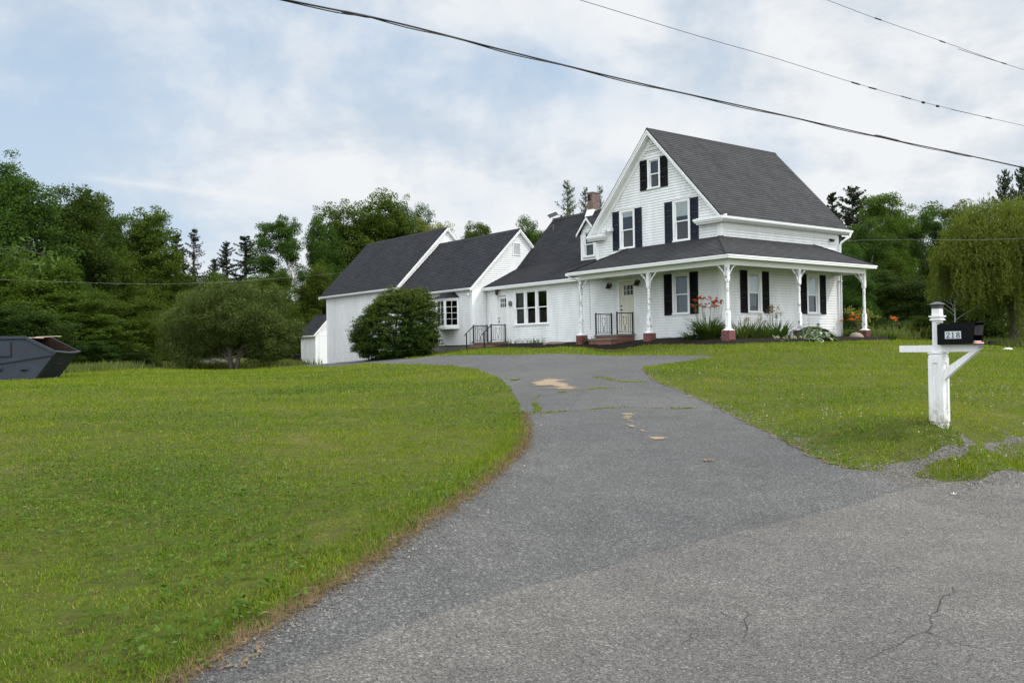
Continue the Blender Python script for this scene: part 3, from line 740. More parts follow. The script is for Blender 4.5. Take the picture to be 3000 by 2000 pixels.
# worn, thin places between the denser tufts
tuft = np.sin(P[:, 0] * 5.1 + 2 * np.sin(P[:, 1] * 2.3)) * np.sin(P[:, 1] * 4.7 + 2 * np.sin(P[:, 0] * 1.9)) + .6 * np.sin(P[:, 0] * 13 + P[:, 1] * 9) * np.sin(P[:, 1] * 14 - P[:, 0] * 7)
keep = rng.random(len(P)) < (.72 + .35 * tuft).clip(.25, 1); P = P[keep]; d = d[keep]; tuft = tuft[keep]
VV.append(blades(P, (.016 + .0008 * d) * (1 + .30 * tuft), .0046 + .0010 * d, 1.0, hj=.5))
# longer, uncut edge beside the driveway and round the mailbox post
def near_line(pl, n, off, spread):
    p = np.array(resample(pl, False, .05, 0, 5)); i = rng.integers(0, len(p), n)
    t = np.gradient(p, axis=0); t /= np.linalg.norm(t, axis=1, keepdims=True) + 1e-9
    nr = np.column_stack([-t[:, 1], t[:, 0]])
    fr = rng.random((n, 1)); j = np.minimum(i + 1, len(p) - 1)
    q = p[i] * (1 - fr) + p[j] * fr + nr[i] * (off + rng.normal(0, spread, n))[:, None] + rng.normal(0, .02, (n, 2)); return q
E1 = near_line(dl, 7000, .20, .12); E2 = near_line(dr, 7000, -.14, .10)
E3 = near_line(verge_edge + [tuple(hit(3100, 1368)[:2])], 4000, .2, .12)
Q = np.concatenate([E1, E2, E3]); ok = np.ones(len(Q), bool)
for poly in NOGRASS: ok &= ~pip(Q, poly)
Q = Q[ok]; d = np.linalg.norm(Q, axis=1); VV.append(blades(Q, .036 + .0012 * d, .005 + .0007 * d, .75, hj=.5))
E4 = near_line(dl, 3500, .05, .05); d = np.linalg.norm(E4, axis=1); E4 = E4[rng.random(len(E4)) < .5 + .5 * np.sin(E4[:, 1] * 9 + E4[:, 0] * 4)]; d = np.linalg.norm(E4, axis=1)
VV.append(blades(E4, .035 + .0008 * d, .004 + .0006 * d, .9, .01, .5))
W_ = np.concatenate([near_line(pl, 800, 0, w * .28) for pl, w in WEED]); d = np.linalg.norm(W_, axis=1)
W_ = W_[np.sin(W_[:, 0] * 5.3 + W_[:, 1] * 2.1) + np.sin(W_[:, 0] * 13.7 - W_[:, 1] * 8) * .7 + rng.normal(0, .3, len(W_)) > .0]; d = np.linalg.norm(W_, axis=1)
VV.append(blades(W_, .03 + .0 * d, .012 + .0008 * d, .7))
V = np.concatenate(VV)
tag(mesh_np('lawn_grass', V, np.arange(len(V)).reshape(-1, 3), M['blade'], fn=3), 'short mown green and straw coloured grass covering the lawns', 'grass', kind='stuff')
# clover and plantain leaves among the grass
def flat_leaves(P, s, lift):
    n = len(P); Z = terrain(P[:, 0], P[:, 1]) + lift * (.5 + rng.random(n))
    nr = np.column_stack([rng.normal(0, .45, n), rng.normal(0, .45, n), np.ones(n)]); nr /= np.linalg.norm(nr, axis=1, keepdims=True)
    a = rng.random(n) * 2 * np.pi; t = np.column_stack([np.cos(a), np.sin(a), np.zeros(n)])
    t -= nr * (t * nr).sum(1, keepdims=True); t /= np.linalg.norm(t, axis=1, keepdims=True); b = np.cross(nr, t)
    c = np.column_stack([P, Z]); L_ = (s * (.6 + .8 * rng.random(n)))[:, None]
    V = np.empty((4 * n, 3)); V[0::4] = c - t * L_ * .5; V[1::4] = c + b * L_ * .36; V[2::4] = c + t * L_ * .5; V[3::4] = c - b * L_ * .36
    return V
P = lawn_pts(260000, 3.4, 30, 1.6)
q = np.sin(P[:, 0] * .9 + 1.3 * np.sin(P[:, 1] * .5)) + np.sin(P[:, 1] * 1.1 + P[:, 0] * .4) + rng.normal(0, .7, len(P)) - np.where(P[:, 0] > 1.5, 1.0, 0) - (np.linalg.norm(P, axis=1) - 8).clip(0) * .07
P = P[q > .45]; d = np.linalg.norm(P, axis=1)
V = [flat_leaves(P, .014 + .0011 * d, .034)]
R_ = np.concatenate([lawn_pts(700, 3.4, 9, 1.2), near_line(dl, 110, .3, .16)]); R_ = R_[(np.sin(R_[:, 0] * 2.1 + R_[:, 1]) > -.2)]
for k in range(6): V.append(flat_leaves(R_ + rng.normal(0, .030, R_.shape), np.full(len(R_), .036), .045))
V = np.concatenate(V)
tag(mesh_np('clover_patch', V, np.arange(len(V)).reshape(-1, 4), M['clover_leaf']), 'low blue green clover and plantain leaves scattered through the mown lawn', 'clover', kind='stuff')
# loose grit along the edges of the asphalt
def grit():
    Q = np.concatenate([near_line(dl, 1500, -.12, .10), near_line(dr, 1500, .10, .09), near_line(verge_edge, 900, -.05, .12), near_line(pxline([(2560, 1372), (2680, 1372), (2760, 1330), (2850, 1312), (2990, 1287)]), 2200, 0, .13)]); n = len(Q)
    Z = terrain(Q[:, 0], Q[:, 1]); s = .004 + .010 * rng.random(n) ** 2.5; a = rng.random(n) * 6.28; V = np.empty((5 * n, 3))
    for k in range(4): ang = a + k * 1.571; rr = s * (.7 + .6 * rng.random(n)); V[k::5] = np.column_stack([Q[:, 0] + np.cos(ang) * rr, Q[:, 1] + np.sin(ang) * rr, Z + .002])
    V[4::5] = np.column_stack([Q[:, 0], Q[:, 1], Z + s * 1.1 + .004]); b = np.arange(n) * 5
    F = np.concatenate([np.column_stack([b + k, b + (k + 1) % 4, b + 4]) for k in range(4)])
    tag(mesh_np('loose_grit', V, F, M['grit'], fn=3), 'loose grey grit and pebbles along the asphalt edges', 'grit', kind='stuff')
M['grit'] = leaf_mat('grey_grit', (.07, .068, .062), (.16, .155, .14), (.32, .31, .29), 0, .9)
grit()
# white clover heads near the mailbox
P = lawn_pts(1300, 8.5, 22, 1.3); P = P[(P[:, 0] > 1.8) & (np.hypot(P[:, 0] - 5.2, P[:, 1] - 11) > .45) & (np.sin(P[:, 0] * 1.7 + np.sin(P[:, 1])) > .2)]
hv = []
for i in range(5):
    hv.append(flat_leaves(P + rng.normal(0, .006, P.shape), np.full(len(P), .016), .075))
V = np.concatenate(hv)
tag(mesh_np('clover_flowers', V, np.arange(len(V)).reshape(-1, 4), M['clover']), 'tiny white clover flower heads dotted over the lawn near the mailbox', 'clover flowers', kind='stuff')
# dry clippings lying on the dead edge
Q = near_line(dl, 9500, .01, .05); d = np.linalg.norm(Q, axis=1)
V = blades(Q, .055 + .0 * d, .0025 + .0005 * d, 3.0, .016)
tag(mesh_np('dry_clippings', V, np.arange(len(V)).reshape(-1, 3), M['dry'], fn=3), 'dry straw coloured clippings along the left edge of the driveway', 'dry grass', kind='stuff')
# ------------------------------------------------------------------ farmhouse (local frame: x=u along the gable front, y=v away, z up)
H = empty('farmhouse', (HX, HY, 0), -TH)
tag(H, 'white clapboard farmhouse with steep gable, wraparound porch and attached lower wings', 'house')
EX = .105

def clap(mb, O, U, NR, lim, z0, z1, ops=(), brk=(), out=.017):
    """lapped boards on a wall. O: point of the wall at u=0 (x,y); U: unit along; NR: outward normal; lim(z)->(a,b); ops: (a,b,z0,z1)"""
    ux, uy = U; nx, ny = NR
    def pt(u, z, o): return (O[0] + ux * u + nx * o, O[1] + uy * u + ny * o, z)
    GR = .0072
    cuts0 = sorted(set([z for o in ops for z in o[2:4]] + list(brk)))
    flip = (ux * ny - uy * nx) > 0
    def add(q, mi=0): mb.poly(q[::-1] if flip else q, None, mi)
    zc = z0
    while zc < z1 - 1e-4:
        zt = min(zc + EX, z1)
        cuts = [zc] + [c for c in cuts0 if zc + 1e-4 < c < zt - 1e-4 and abs(c - zt + GR) > 1e-4] + [zt - GR, zt]; cuts.sort()
        for za, zb in zip(cuts[:-1], cuts[1:]):
            groove = za >= zt - GR - 1e-5
            oa = .003 + out * (1 - (za - zc) / EX); ob = .003 + out * (1 - (zb - zc) / EX)
            (a0, a1), (b0, b1) = lim(za + 1e-6), lim(zb - 1e-6)
            if a1 - a0 < .01 and b1 - b0 < .01: continue
            zm = (za + zb) / 2
            gaps = sorted((o[0], o[1]) for o in ops if o[2] < zm < o[3])
            segs = []; sa, sb = a0, b0
            for g0, g1 in gaps:
                if g0 > max(sa, sb): segs.append((sa, g0, sb, g0))
                sa = sb = max(g1, min(sa, sb))
            segs.append((sa, max(a1, sa), sb, max(b1, sb)))
            for p0, p1, q0, q1 in segs:
                if p1 - p0 < 1e-4 and q1 - q0 < 1e-4: continue
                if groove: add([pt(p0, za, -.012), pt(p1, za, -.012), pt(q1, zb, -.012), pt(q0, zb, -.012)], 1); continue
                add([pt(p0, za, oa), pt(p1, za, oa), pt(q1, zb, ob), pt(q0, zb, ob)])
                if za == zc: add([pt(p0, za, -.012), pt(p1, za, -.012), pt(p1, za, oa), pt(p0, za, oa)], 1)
        zc = zt

def roofplane(mb, O, E, S, lim, length, course=.14, th=.011, brk=()):
    """courses of shingles: O eave point, E along the eave, S up the slope (units); lim(t)->(a,b)"""
    O, E, S = Vector(O), Vector(E), Vector(S); n = E.cross(S).normalized()
    if n.z < 0: n = -n
    rev = E.cross(S).z < 0
    cuts0 = sorted(brk)
    t = 0.0; k = 0
    while t < length - 1e-4:
        t1 = min(t + course, length)
        cuts = [t] + [c for c in cuts0 if t + 1e-4 < c < t1 - 1e-4] + [t1]
        for ta, tb in zip(cuts[:-1], cuts[1:]):
            (a0, a1), (b0, b1) = lim(ta + 1e-6), lim(tb - 1e-6)
            oa, ob = n * (th * (1 - (ta - t) / course) + .002), n * (th * (1 - (tb - t) / course) + .002)
            q = [O + E*a0 + S*ta + oa, O + E*a1 + S*ta + oa, O + E*b1 + S*tb + ob, O + E*b0 + S*tb + ob]
            uv = [(a0, ta + .003), (a1, ta + .003), (b1, tb), (b0, tb)]
            if rev: q, uv = q[::-1], uv[::-1]
            mb.poly(q, uv)
            if ta == t:
                q = [O + E*a0 + S*ta + n*.002, O + E*a1 + S*ta + n*.002, O + E*a1 + S*ta + oa, O + E*a0 + S*ta + oa]
                mb.poly(q[::-1] if rev else q, [(a0, ta)] * 4)
        t = t1; k += 1
    # underside
    a0, a1 = lim(1e-6); b0, b1 = lim(length - 1e-6); d = n * -.03
    pts = [O + E*a0 + d, O + E*a1 + d]
    for c in cuts0: pts.append(O + E*lim(c)[1] + S*c + d)
    pts += [O + E*b1 + S*length + d] + ([O + E*b0 + S*length + d] if b1 - b0 > .01 else [])
    for c in cuts0[::-1]: pts.append(O + E*lim(c)[0] + S*c + d)
    mb.poly(pts if rev else pts[::-1])

def pw(*kn):
    """piecewise linear limits: kn = (t, a, b), ..."""
    def f(t):
        for (t0, a0, b0), (t1, a1, b1) in zip(kn[:-1], kn[1:]):
            if t <= t1: s = (t - t0) / (t1 - t0); return a0 + (a1 - a0) * s, b0 + (b1 - b0) * s
        return kn[-1][1:]
    return f

# --- dimensions recovered from the photograph
W, LN = 6.53, 7.48
ZR, ZE = 8.553, 4.741
UL, UR, UM = -6.82, .293, -3.267
SL = (ZR - ZE) / (UR - UM)          # roof slope of the main block
VF, VB = -.31, 7.85
# windows on the gable front: (a0, a1, z0, z1)
WA = [(-2.36, -1.50, 1.234, 2.834), (-5.16, -4.30, 4.017, 5.618), (-2.27, -1.41, 4.017, 5.618), (-3.55, -2.88, 6.226, 7.439)]
DA = (-5.35, -4.30, .603, 2.803)
WB = [(1.46, 2.32, 1.234, 2.834), (5.20, 6.06, 1.234, 2.834)]
ELLW = (-12.29, -9.80, 1.14, 2.76); ELLD = (-13.69, -12.77, .43, 2.72)
U2 = -14.45; U3 = -21.74
def ins(o, d=.02): return (o[0] + d, o[1] - d, o[2] + d, o[3] - d)

# walls
mb = MB()
zw = lambda z: max(0.0, (ZR - .05 - z) / SL)      # half width of the gable at height z (wall goes up under the roof)
clap(mb, (0, 0), (1, 0), (0, -1), lambda z: (max(-W, UM - zw(z)), min(0, UM + zw(z))), .32, ZR - .1, [ins(o) for o in WA] + [ins(DA)], (4.30, 4.40, 4.50))
clap(mb, (0, 0), (0, 1), (1, 0), lambda z: (0, LN), .32, 4.53, [ins(o) for o in WB])
clap(mb, (-W, 0), (0, 1), (-1, 0), lambda z: (0, LN), 3.0, 4.46)
mb.poly([(-W, LN, .3), (0, LN, .3), (0, LN, 4.5), (UM, LN, ZR - .1), (-W, LN, 4.5)][::-1])
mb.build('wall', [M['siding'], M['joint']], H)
# corner boards, frieze, foundation
mb = MB()
def cornerboard(mb, x, y, sx, sy, z0, z1, w=.125, t=.027):
    mb.box(min(x, x + sx * t), max(x, x + sx * t), min(y + sy * t, y - sy * w), max(y + sy * t, y - sy * w), z0, z1)
    mb.box(min(x, x - sx * w), max(x, x - sx * w), min(y, y + sy * (t + .002)), max(y, y + sy * (t + .002)), z0, z1)
for a in ((0, 0, 1, -1, .32, 4.53), (-W, 0, -1, -1, 3.2, 4.44), (0, LN, 1, 1, .32, 4.53)): mb = MB(); cornerboard(mb, *a); mb.build('corner_board', M['trim'], H)
mb = MB(); mb.box(.002, .034, .13, LN - .13, 4.37, 4.535); mb.build('frieze_board', M['trim'], H)
mb = MB()
mb.box(-W + .03, -.03, .03, LN - .03, -.4, .33); mb.box(U2 + .05, -W, .03, 6, -.4, .36)
mb.box(U3 + .05, U2 - .03, -.86, 5, -.9, .30)
mb.box(-30.47, U3 - .02, -.63, 5.6, -1.4, -.6)
mb.build('foundation', M['concrete'], H)
# attic gable vent
mb = MB()
for i in range(4):
    z = 7.80 + i * .095; hw = max(.03, (ZR - .42 - z) / SL * .95)
    mb.hexa([(UM - hw, -.055, z), (UM + hw, -.055, z), (UM + hw, -.02, z + .05), (UM - hw, -.02, z + .05), (UM - hw, -.06, z + .012), (UM + hw, -.06, z + .012), (UM + hw, -.025, z + .062), (UM - hw, -.025, z + .062)])
mb.bar((UM - .42, -.045, 7.77), (UM, -.045, 8.22), .03, .05, (0, 1, 0)); mb.bar((UM + .42, -.045, 7.77), (UM, -.045, 8.22), .03, .05, (0, 1, 0))
mb.box(UM - .40, UM + .40, -.07, -.012, 7.745, 7.785)
mb.build('gable_vent', M['trim'], H)

# main roof
cs = 1 / math.hypot(1, SL); sn = SL * cs; sl_len = (UR - UM) / cs
mb = MB()
roofplane(mb, (UR + .03, VF - .02, ZE - .03), (0, 1, 0), (-cs, 0, sn), lambda t: (0, VB - VF + .04), sl_len + .04)
roofplane(mb, (UL - .03, VF - .02, ZE - .03), (0, 1, 0), (cs, 0, sn), lambda t: (0, VB - VF + .04), sl_len + .04)
ro = mb.build('roof', M['shingle'], H)
mb = MB()
mb.hexa([(UM - .13, VF - .02, ZR - .13), (UM + .13, VF - .02, ZR - .13), (UM + .13, VB + .02, ZR - .13), (UM - .13, VB + .02, ZR - .13),
         (UM - .012, VF - .02, ZR + .035), (UM + .012, VF - .02, ZR + .035), (UM + .012, VB + .02, ZR + .035), (UM - .012, VB + .02, ZR + .035)])
mb.build('ridge_cap', M['ridge'], ro)
# rake boards (fascia, bed mould, frieze) both gables, cornice returns
for v0, v1 in ((VF, VF + .03), (VB - .03, VB)):
    for sgn, ue in ((1, UR), (-1, UL)):
        mb = MB()
        e = (UM, ZR); f = (ue, ZE)
        def q(p, dz): return (p[0], p[1] - dz)
        a, b = q(e, .045), q(f, .045); c, d = q(f, .21), q(e, .23)
        mb.hexa([(d[0], v0, d[1]), (c[0], v0, c[1]), (c[0], v1, c[1]), (d[0], v1, d[1]), (a[0], v0, a[1]), (b[0], v0, b[1]), (b[0], v1, b[1]), (a[0], v1, a[1])])
        if v0 == VF:
            a, b, c, d = q(e, .047), q(f, .047), q(f, .12), q(e, .12)
            mb.hexa([(d[0], v0 - .028, d[1]), (c[0], v0 - .028, c[1]), (c[0], v0 - .001, c[1]), (d[0], v0 - .001, d[1]), (a[0], v0 - .028, a[1]), (b[0], v0 - .028, b[1]), (b[0], v0 - .001, b[1]), (a[0], v0 - .001, a[1])])
            # soffit of the rake and frieze board on the wall
            a, d = q(e, .20), q(e, .22); b, c = q(f, .19), q(f, .21)
            mb.hexa([(d[0], VF + .03, d[1]), (c[0], VF + .03, c[1]), (c[0], -.02, c[1]), (d[0], -.02, d[1]), (a[0], VF + .03, a[1]), (b[0], VF + .03, b[1]), (b[0], -.02, b[1]), (a[0], -.02, a[1])])
            fe = (UM + sgn * 3.25, ZE + SL * (UR - UM - 3.25)) 
            a, b, c, d = q(e, .22), q(fe, .22), q(fe, .42), q(e, .46)
            mb.hexa([(d[0], -.045, d[1]), (c[0], -.045, c[1]), (c[0], -.004, c[1]), (d[0], -.004, d[1]), (a[0], -.045, a[1]), (b[0], -.045, b[1]), (b[0], -.004, b[1]), (a[0], -.004, a[1])])
        mb.build('rake_board', M['trim'], H)
for s0, s1 in ((-.98, UR), (UL, -5.93)):
    mb = MB()
    mb.box(s0, s1, VF + .002, -.021, ZE - .17, ZE - .055)
    mb.box(s0 - .03, s1 + .03, VF - .03, -.019, ZE - .11, ZE - .05)
    mb.box(s0 + .05, s1 - .05, VF + .06, -.020, ZE - .235, ZE - .172)
    mb.hexa([(s0 - .03, VF - .03, ZE - .049), (s1 + .03, VF - .03, ZE - .049), (s1 + .03, -.018, ZE - .049), (s0 - .03, -.018, ZE - .049),
             (s0 - .03, VF - .03, ZE - .035), (s1 + .03, VF - .03, ZE - .035), (s1 + .03, -.018, ZE + .05), (s0 - .03, -.018, ZE + .05)])
    mb.build('cornice_return', M['trim'], H)
# soffit + eave fascia + gutter on the right side
mb = MB()
mb.box(.02, UR - .02, -.017, VB - .035, ZE - .20, ZE - .175)
mb.box(UR - .04, UR - .004, VF + .035, VB - .035, ZE - .19, ZE - .055)
mb.box(UL + .004, UL + .04, VF + .035, VB - .035, ZE - .24, ZE - .055)
mb.build('eave_fascia', M['trim'], H)
def gutter(name, p0, p1, outw, w=.12, h=.11, parent=H, straps=None):
    """open trough from p0 to p1 (upper back edge), outw = horizontal outward unit (x,y)"""
    mb = MB(); p0, p1 = Vector(p0), Vector(p1); o = Vector((outw[0], outw[1], 0))
    prof = [(0, 0), (0, -h), (w * .7, -h), (w * .95, -h * .55), (w * .95, -h * .2), (w, -h * .12), (w, 0)]
    for (a, b), (c, d) in zip(prof[:-1], prof[1:]):
        mb.poly([p0 + o*a + Vector((0,0,b)), p1 + o*a + Vector((0,0,b)), p1 + o*c + Vector((0,0,d)), p0 + o*c + Vector((0,0,d))])
    for p in (p0, p1): mb.poly([p + o*a + Vector((0,0,b)) for a, b in prof])
    mb.bar(p0 + o*(w-.006), p1 + o*(w-.006), .012, .014)
    if straps:
        for i in range(straps):
            p = p0 + (p1 - p0) * ((i + .5) / straps); mb.bar(p + o*.0 + Vector((0,0,.012)), p + o*w + Vector((0,0,.002)), .02, .012)
    return mb.build(name, M['trim'], parent)
gutter('gutter', (UR, VF - .01, ZE - .05), (UR, VB + .12, ZE - .05), (1, 0), straps=14)
mb = MB()
mb.tube([(UR + .07, VB - .02, ZE - .16), (UR + .06, VB - .06, ZE - .3), (.16, LN + .02, ZE - .52), (.11, LN - .02, ZE - .62), (.11, LN - .02, 2.0), (.11, LN - .02, .30)], .047, 8)
for z in (1.0, 2.6): mb.box(.02, .17, LN - .075, LN + .03, z, z + .03)
mb.build('downspout', M['trim'], H, True)

# windows --------------------------------------------------------------
def sashwin(F, a0, a1, z0, z1, upper=None, lower=None, lite=None, casing=.10, sill=True, parent=H, dark=True, name='window'):
    """double-hung window. F(a, z, o) -> local point, o = outward offset. returns the window object"""
    mb = MB()
    def hb(A0, A1, Z0, Z1, o0, o1, mi=0, m=None):
        (m or mb).hexa([F(A0, Z0, o1), F(A1, Z0, o1), F(A1, Z0, o0), F(A0, Z0, o0), F(A0, Z1, o1), F(A1, Z1, o1), F(A1, Z1, o0), F(A0, Z1, o0)], mi)
    c = casing
    hb(a0, a0 + c, z0 + .05, z1 - c, -.07, .035); hb(a1 - c, a1, z0 + .05, z1 - c, -.07, .035)
    hb(a0, a1, z1 - c, z1, -.07, .038); hb(a0 - .015, a1 + .015, z1, z1 + .03, -.01, .06)
    if sill: hb(a0 - .02, a1 + .02, z0, z0 + .05, -.07, .07)
    else: hb(a0, a1, z0, z0 + .05, -.07, .035)
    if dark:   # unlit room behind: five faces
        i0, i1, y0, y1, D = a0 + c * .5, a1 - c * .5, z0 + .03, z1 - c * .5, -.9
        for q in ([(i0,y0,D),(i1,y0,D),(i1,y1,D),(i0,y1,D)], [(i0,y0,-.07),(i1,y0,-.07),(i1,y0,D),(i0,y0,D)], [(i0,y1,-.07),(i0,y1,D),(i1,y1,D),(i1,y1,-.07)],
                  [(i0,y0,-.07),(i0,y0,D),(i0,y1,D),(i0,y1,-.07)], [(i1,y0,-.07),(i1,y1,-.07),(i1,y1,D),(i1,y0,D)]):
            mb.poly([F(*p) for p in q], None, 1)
    wo = mb.build(name, [M['trim'], M['dark']], parent)
    b0, b1, y0, y1 = a0 + c, a1 - c, z0 + .05, z1 - c; ym = (y0 + y1) / 2
    for k, (s0, s1, o) in enumerate(((ym - .02, y1, -.015), (y0, ym + .02, -.045))):
        if k == 0: o = -.012
        m2 = MB(); r = .042
        hb(b0, b0 + r, s0, s1, o - .03, o, 0, m2); hb(b1 - r, b1, s0, s1, o - .03, o, 0, m2)
        hb(b0 + r, b1 - r, s0, s0 + r, o - .03, o, 0, m2); hb(b0 + r, b1 - r, s1 - r, s1, o - .03, o, 0, m2)
        m2.build('sash', M['trim'], wo)
        m3 = MB(); m3.poly([F(b0 + r, s0 + r, o - .015), F(b1 - r, s0 + r, o - .015), F(b1 - r, s1 - r, o - .015), F(b0 + r, s1 - r, o - .015)])
        m3.build('pane', M['glass'], wo)
        kind = (upper, lower)[k]
        if kind:
            mat, lo, hi, nm = kind
            m4 = MB(); zz0 = s0 + (s1 - s0) * lo; zz1 = s0 + (s1 - s0) * hi
            if nm == 'insect_screen':
                m4.poly([F(b0 + r, zz0 + r, o - .006), F(b1 - r, zz0 + r, o - .006), F(b1 - r, zz1 - r, o - .006), F(b0 + r, zz1 - r, o - .006)])
            elif nm == 'curtain':
                n = 14
                for i in range(n):
                    t0, t1 = b0 + (b1 - b0) * i / n, b0 + (b1 - b0) * (i + 1) / n
                    d0, d1 = -.13 - .03 * (i % 2), -.13 - .03 * ((i + 1) % 2)
                    m4.poly([F(t0, zz0, d0), F(t1, zz0, d1), F(t1, zz1, d1), F(t0, zz1, d0)])
            else:
                q_ = o - .034
                m4.poly([F(b0, zz0, q_), F(b1, zz0, q_), F(b1, zz1, q_), F(b0, zz1, q_)])
                hb(b0, b1, zz0 - .015, zz0 + .01, q_ - .01, q_ + .004, 0, m4)
            m4.build(nm, M[mat], wo)
    return wo
FA = lambda a, z, o: (a, -o, z)
FB = lambda a, z, o: (o, a, z)
BL = lambda lo, hi=1.0: ('blind', lo, hi, 'blind')
SCR = ('screen', 0, 1, 'insect_screen')
CUR = ('curtain', 0, 1, 'curtain')
sashwin(FA, *WA[0], upper=('curtain', 0, 1, 'curtain'), lower=('curtain', 0, 1, 'curtain'))
sashwin(FA, *WA[1], upper=BL(.75), lower=SCR)
sashwin(FA, *WA[2], upper=BL(.30), lower=SCR)
sashwin(FA, *WA[3], upper=None, lower=SCR, casing=.085)
sashwin(FB, *WB[0], upper=BL(.0), lower=('curtain', .30, 1, 'curtain'))
sashwin(FB, *WB[1], upper=BL(.0), lower=('curtain', 0, 1, 'curtain'))
def shutter(F, a0, a1, z0, z1, mat, plain=False):
    mb = MB()
    def hb(A0, A1, Z0, Z1, o0, o1):
        mb.hexa([F(A0, Z0, o1), F(A1, Z0, o1), F(A1, Z0, o0), F(A0, Z0, o0), F(A0, Z1, o1), F(A1, Z1, o1), F(A1, Z1, o0), F(A0, Z1, o0)])
    s = .05; zm = z0 + (z1 - z0) * .49
    hb(a0, a0 + s, z0, z1, .018, .048); hb(a1 - s, a1, z0, z1, .018, .048)
    hb(a0 + s, a1 - s, z0, z0 + .13, .018, .046); hb(a0 + s, a1 - s, z1 - .08, z1, .018, .046); hb(a0 + s, a1 - s, zm - .045, zm + .045, .018, .046)
    for lo, hi in ((z0 + .13, zm - .045), (zm + .045, z1 - .08)):
        n = int((hi - lo) / .042)
        for i in range(n):
            z = lo + (hi - lo) * i / n
            mb.hexa([F(a0 + s, z, .040), F(a1 - s, z, .040), F(a1 - s, z + .030, .020), F(a0 + s, z + .030, .020), F(a0 + s, z + .008, .042), F(a1 - s, z + .008, .042), F(a1 - s, z + .038, .022), F(a0 + s, z + .038, .022)])
    mb.poly([F(a0 + s, z0 + .1, .019), F(a1 - s, z0 + .1, .019), F(a1 - s, z1 - .06, .019), F(a0 + s, z1 - .06, .019)])
    # arched corners of the upper panel
    for sg, x in ((1, a0 + s), (-1, a1 - s)):
        mb.poly([F(x, z1 - .08, .0465), F(x + sg * .09, z1 - .08, .0465), F(x + sg * .035, z1 - .105, .0465), F(x, z1 - .16, .0465)])
    return mb.build('shutter', mat, H)
for (a0, a1, z0, z1), F, mat, w in ((WA[0], FA, 'shutter', .39), (WA[1], FA, 'shutter_blue', .37), (WA[2], FA, 'shutter_blue', .38), (WA[3], FA, 'shutter', .37), (WB[0], FB, 'shutter', .40), (WB[1], FB, 'shutter', .40)):
    shutter(F, a0 - w - .025, a0 - .025, z0 - .0, z1 - .02, M[mat]); shutter(F, a1 + .025, a1 + w + .025, z0 - .0, z1 - .02, M[mat])

# doors ------------------------------------------------------------------
def door(F, a0, a1, z0, z1, mat, c=.10):
    mb = MB()
    def hb(A0, A1, Z0, Z1, o0, o1, m): m.hexa([F(A0, Z0, o1), F(A1, Z0, o1), F(A1, Z0, o0), F(A0, Z0, o0), F(A0, Z1, o1), F(A1, Z1, o1), F(A1, Z1, o0), F(A0, Z1, o0)])
    hb(a0 + .018, a0 + c, z0, z1 - c, -.09, .04, mb); hb(a1 - c, a1 - .018, z0, z1 - c, -.09, .04, mb); hb(a0 + .018, a1 - .018, z1 - c, z1 - .018, -.09, .042, mb)
    hb(a0 + c, a1 - c, z0, z0 + .03, -.09, .06, mb)
    mb.build('door_frame', M['trim'], H)
    b0, b1, y0, y1 = a0 + c, a1 - c, z0 + .035, z1 - c; w = b1 - b0
    m = MB()
    l0, l1, t0, t1 = b0 + w * .22, b1 - w * .14, y1 - (y1 - y0) * .27, y1 - (y1 - y0) * .07
    fo = -.045
    hb(b0 + .006, l0, y0, y1 - .006, -.085, fo, m); hb(l1, b1 - .006, y0, y1 - .006, -.085, fo, m); hb(l0, l1, t1, y1 - .006, -.085, fo, m)
    hb(l0, l1, t0 - .10, t0, -.085, fo, m); hb(l0, l1, y0, y0 + .2, -.085, fo, m); hb((l0+l1)/2 - .03, (l0+l1)/2 + .03, y0 + .2, t0 - .10, -.085, fo, m)
    hb(l0, l1, y0 + .2, t0 - .1, -.084, fo - .010, m)
    do = m.build('door', mat, H)
    g = MB(); g.poly([F(l0, t0, -.064), F(l1, t0, -.064), F(l1, t1, -.064), F(l0, t1, -.064)]); g.build('pane', M['glass'], do)
    g = MB()
    for i in range(0, 4): x = l0 + (l1 - l0) * i / 3; hb(x - .012, x + .012, t0, t1, -.062, fo + .004, g)
    for i in range(0, 3): z = t0 + (t1 - t0) * i / 2; hb(l0 - .01, l1 + .01, z - .012, z + .012, -.061, fo + .005, g)
    g.build('glazing_bars', mat, do)
    g = MB(); g.poly([F(l0, t0, -.3), F(l1, t0, -.3), F(l1, t1, -.3), F(l0, t1, -.3)])
    g.build('interior', M['dark'], do)
    for dz, r in ((.96, .034), (1.12, .028)):
        g = MB(); p = F(b0 + .07, z0 + dz, fo); q = F(b0 + .07, z0 + dz, fo + .05); g.tube([p, F(b0 + .07, z0 + dz, fo + .02), F(b0 + .07, z0 + dz, fo + .03), q], [r, r * .5, r, r * .7], 10)
        g.build('door_knob' if r > .03 else 'deadbolt', M['iron'], do, True)
    # weather gap, dark line at the hinge/latch side
    g = MB(); hb(b0 - .001, b0 + .006, y0, y1, -.085, -.05, g); g.build('door_seal', M['dark'], do)
    return do
door(FA, *DA, M['door_cream'])
door(FA, *ELLD, M['door_white'], .085)

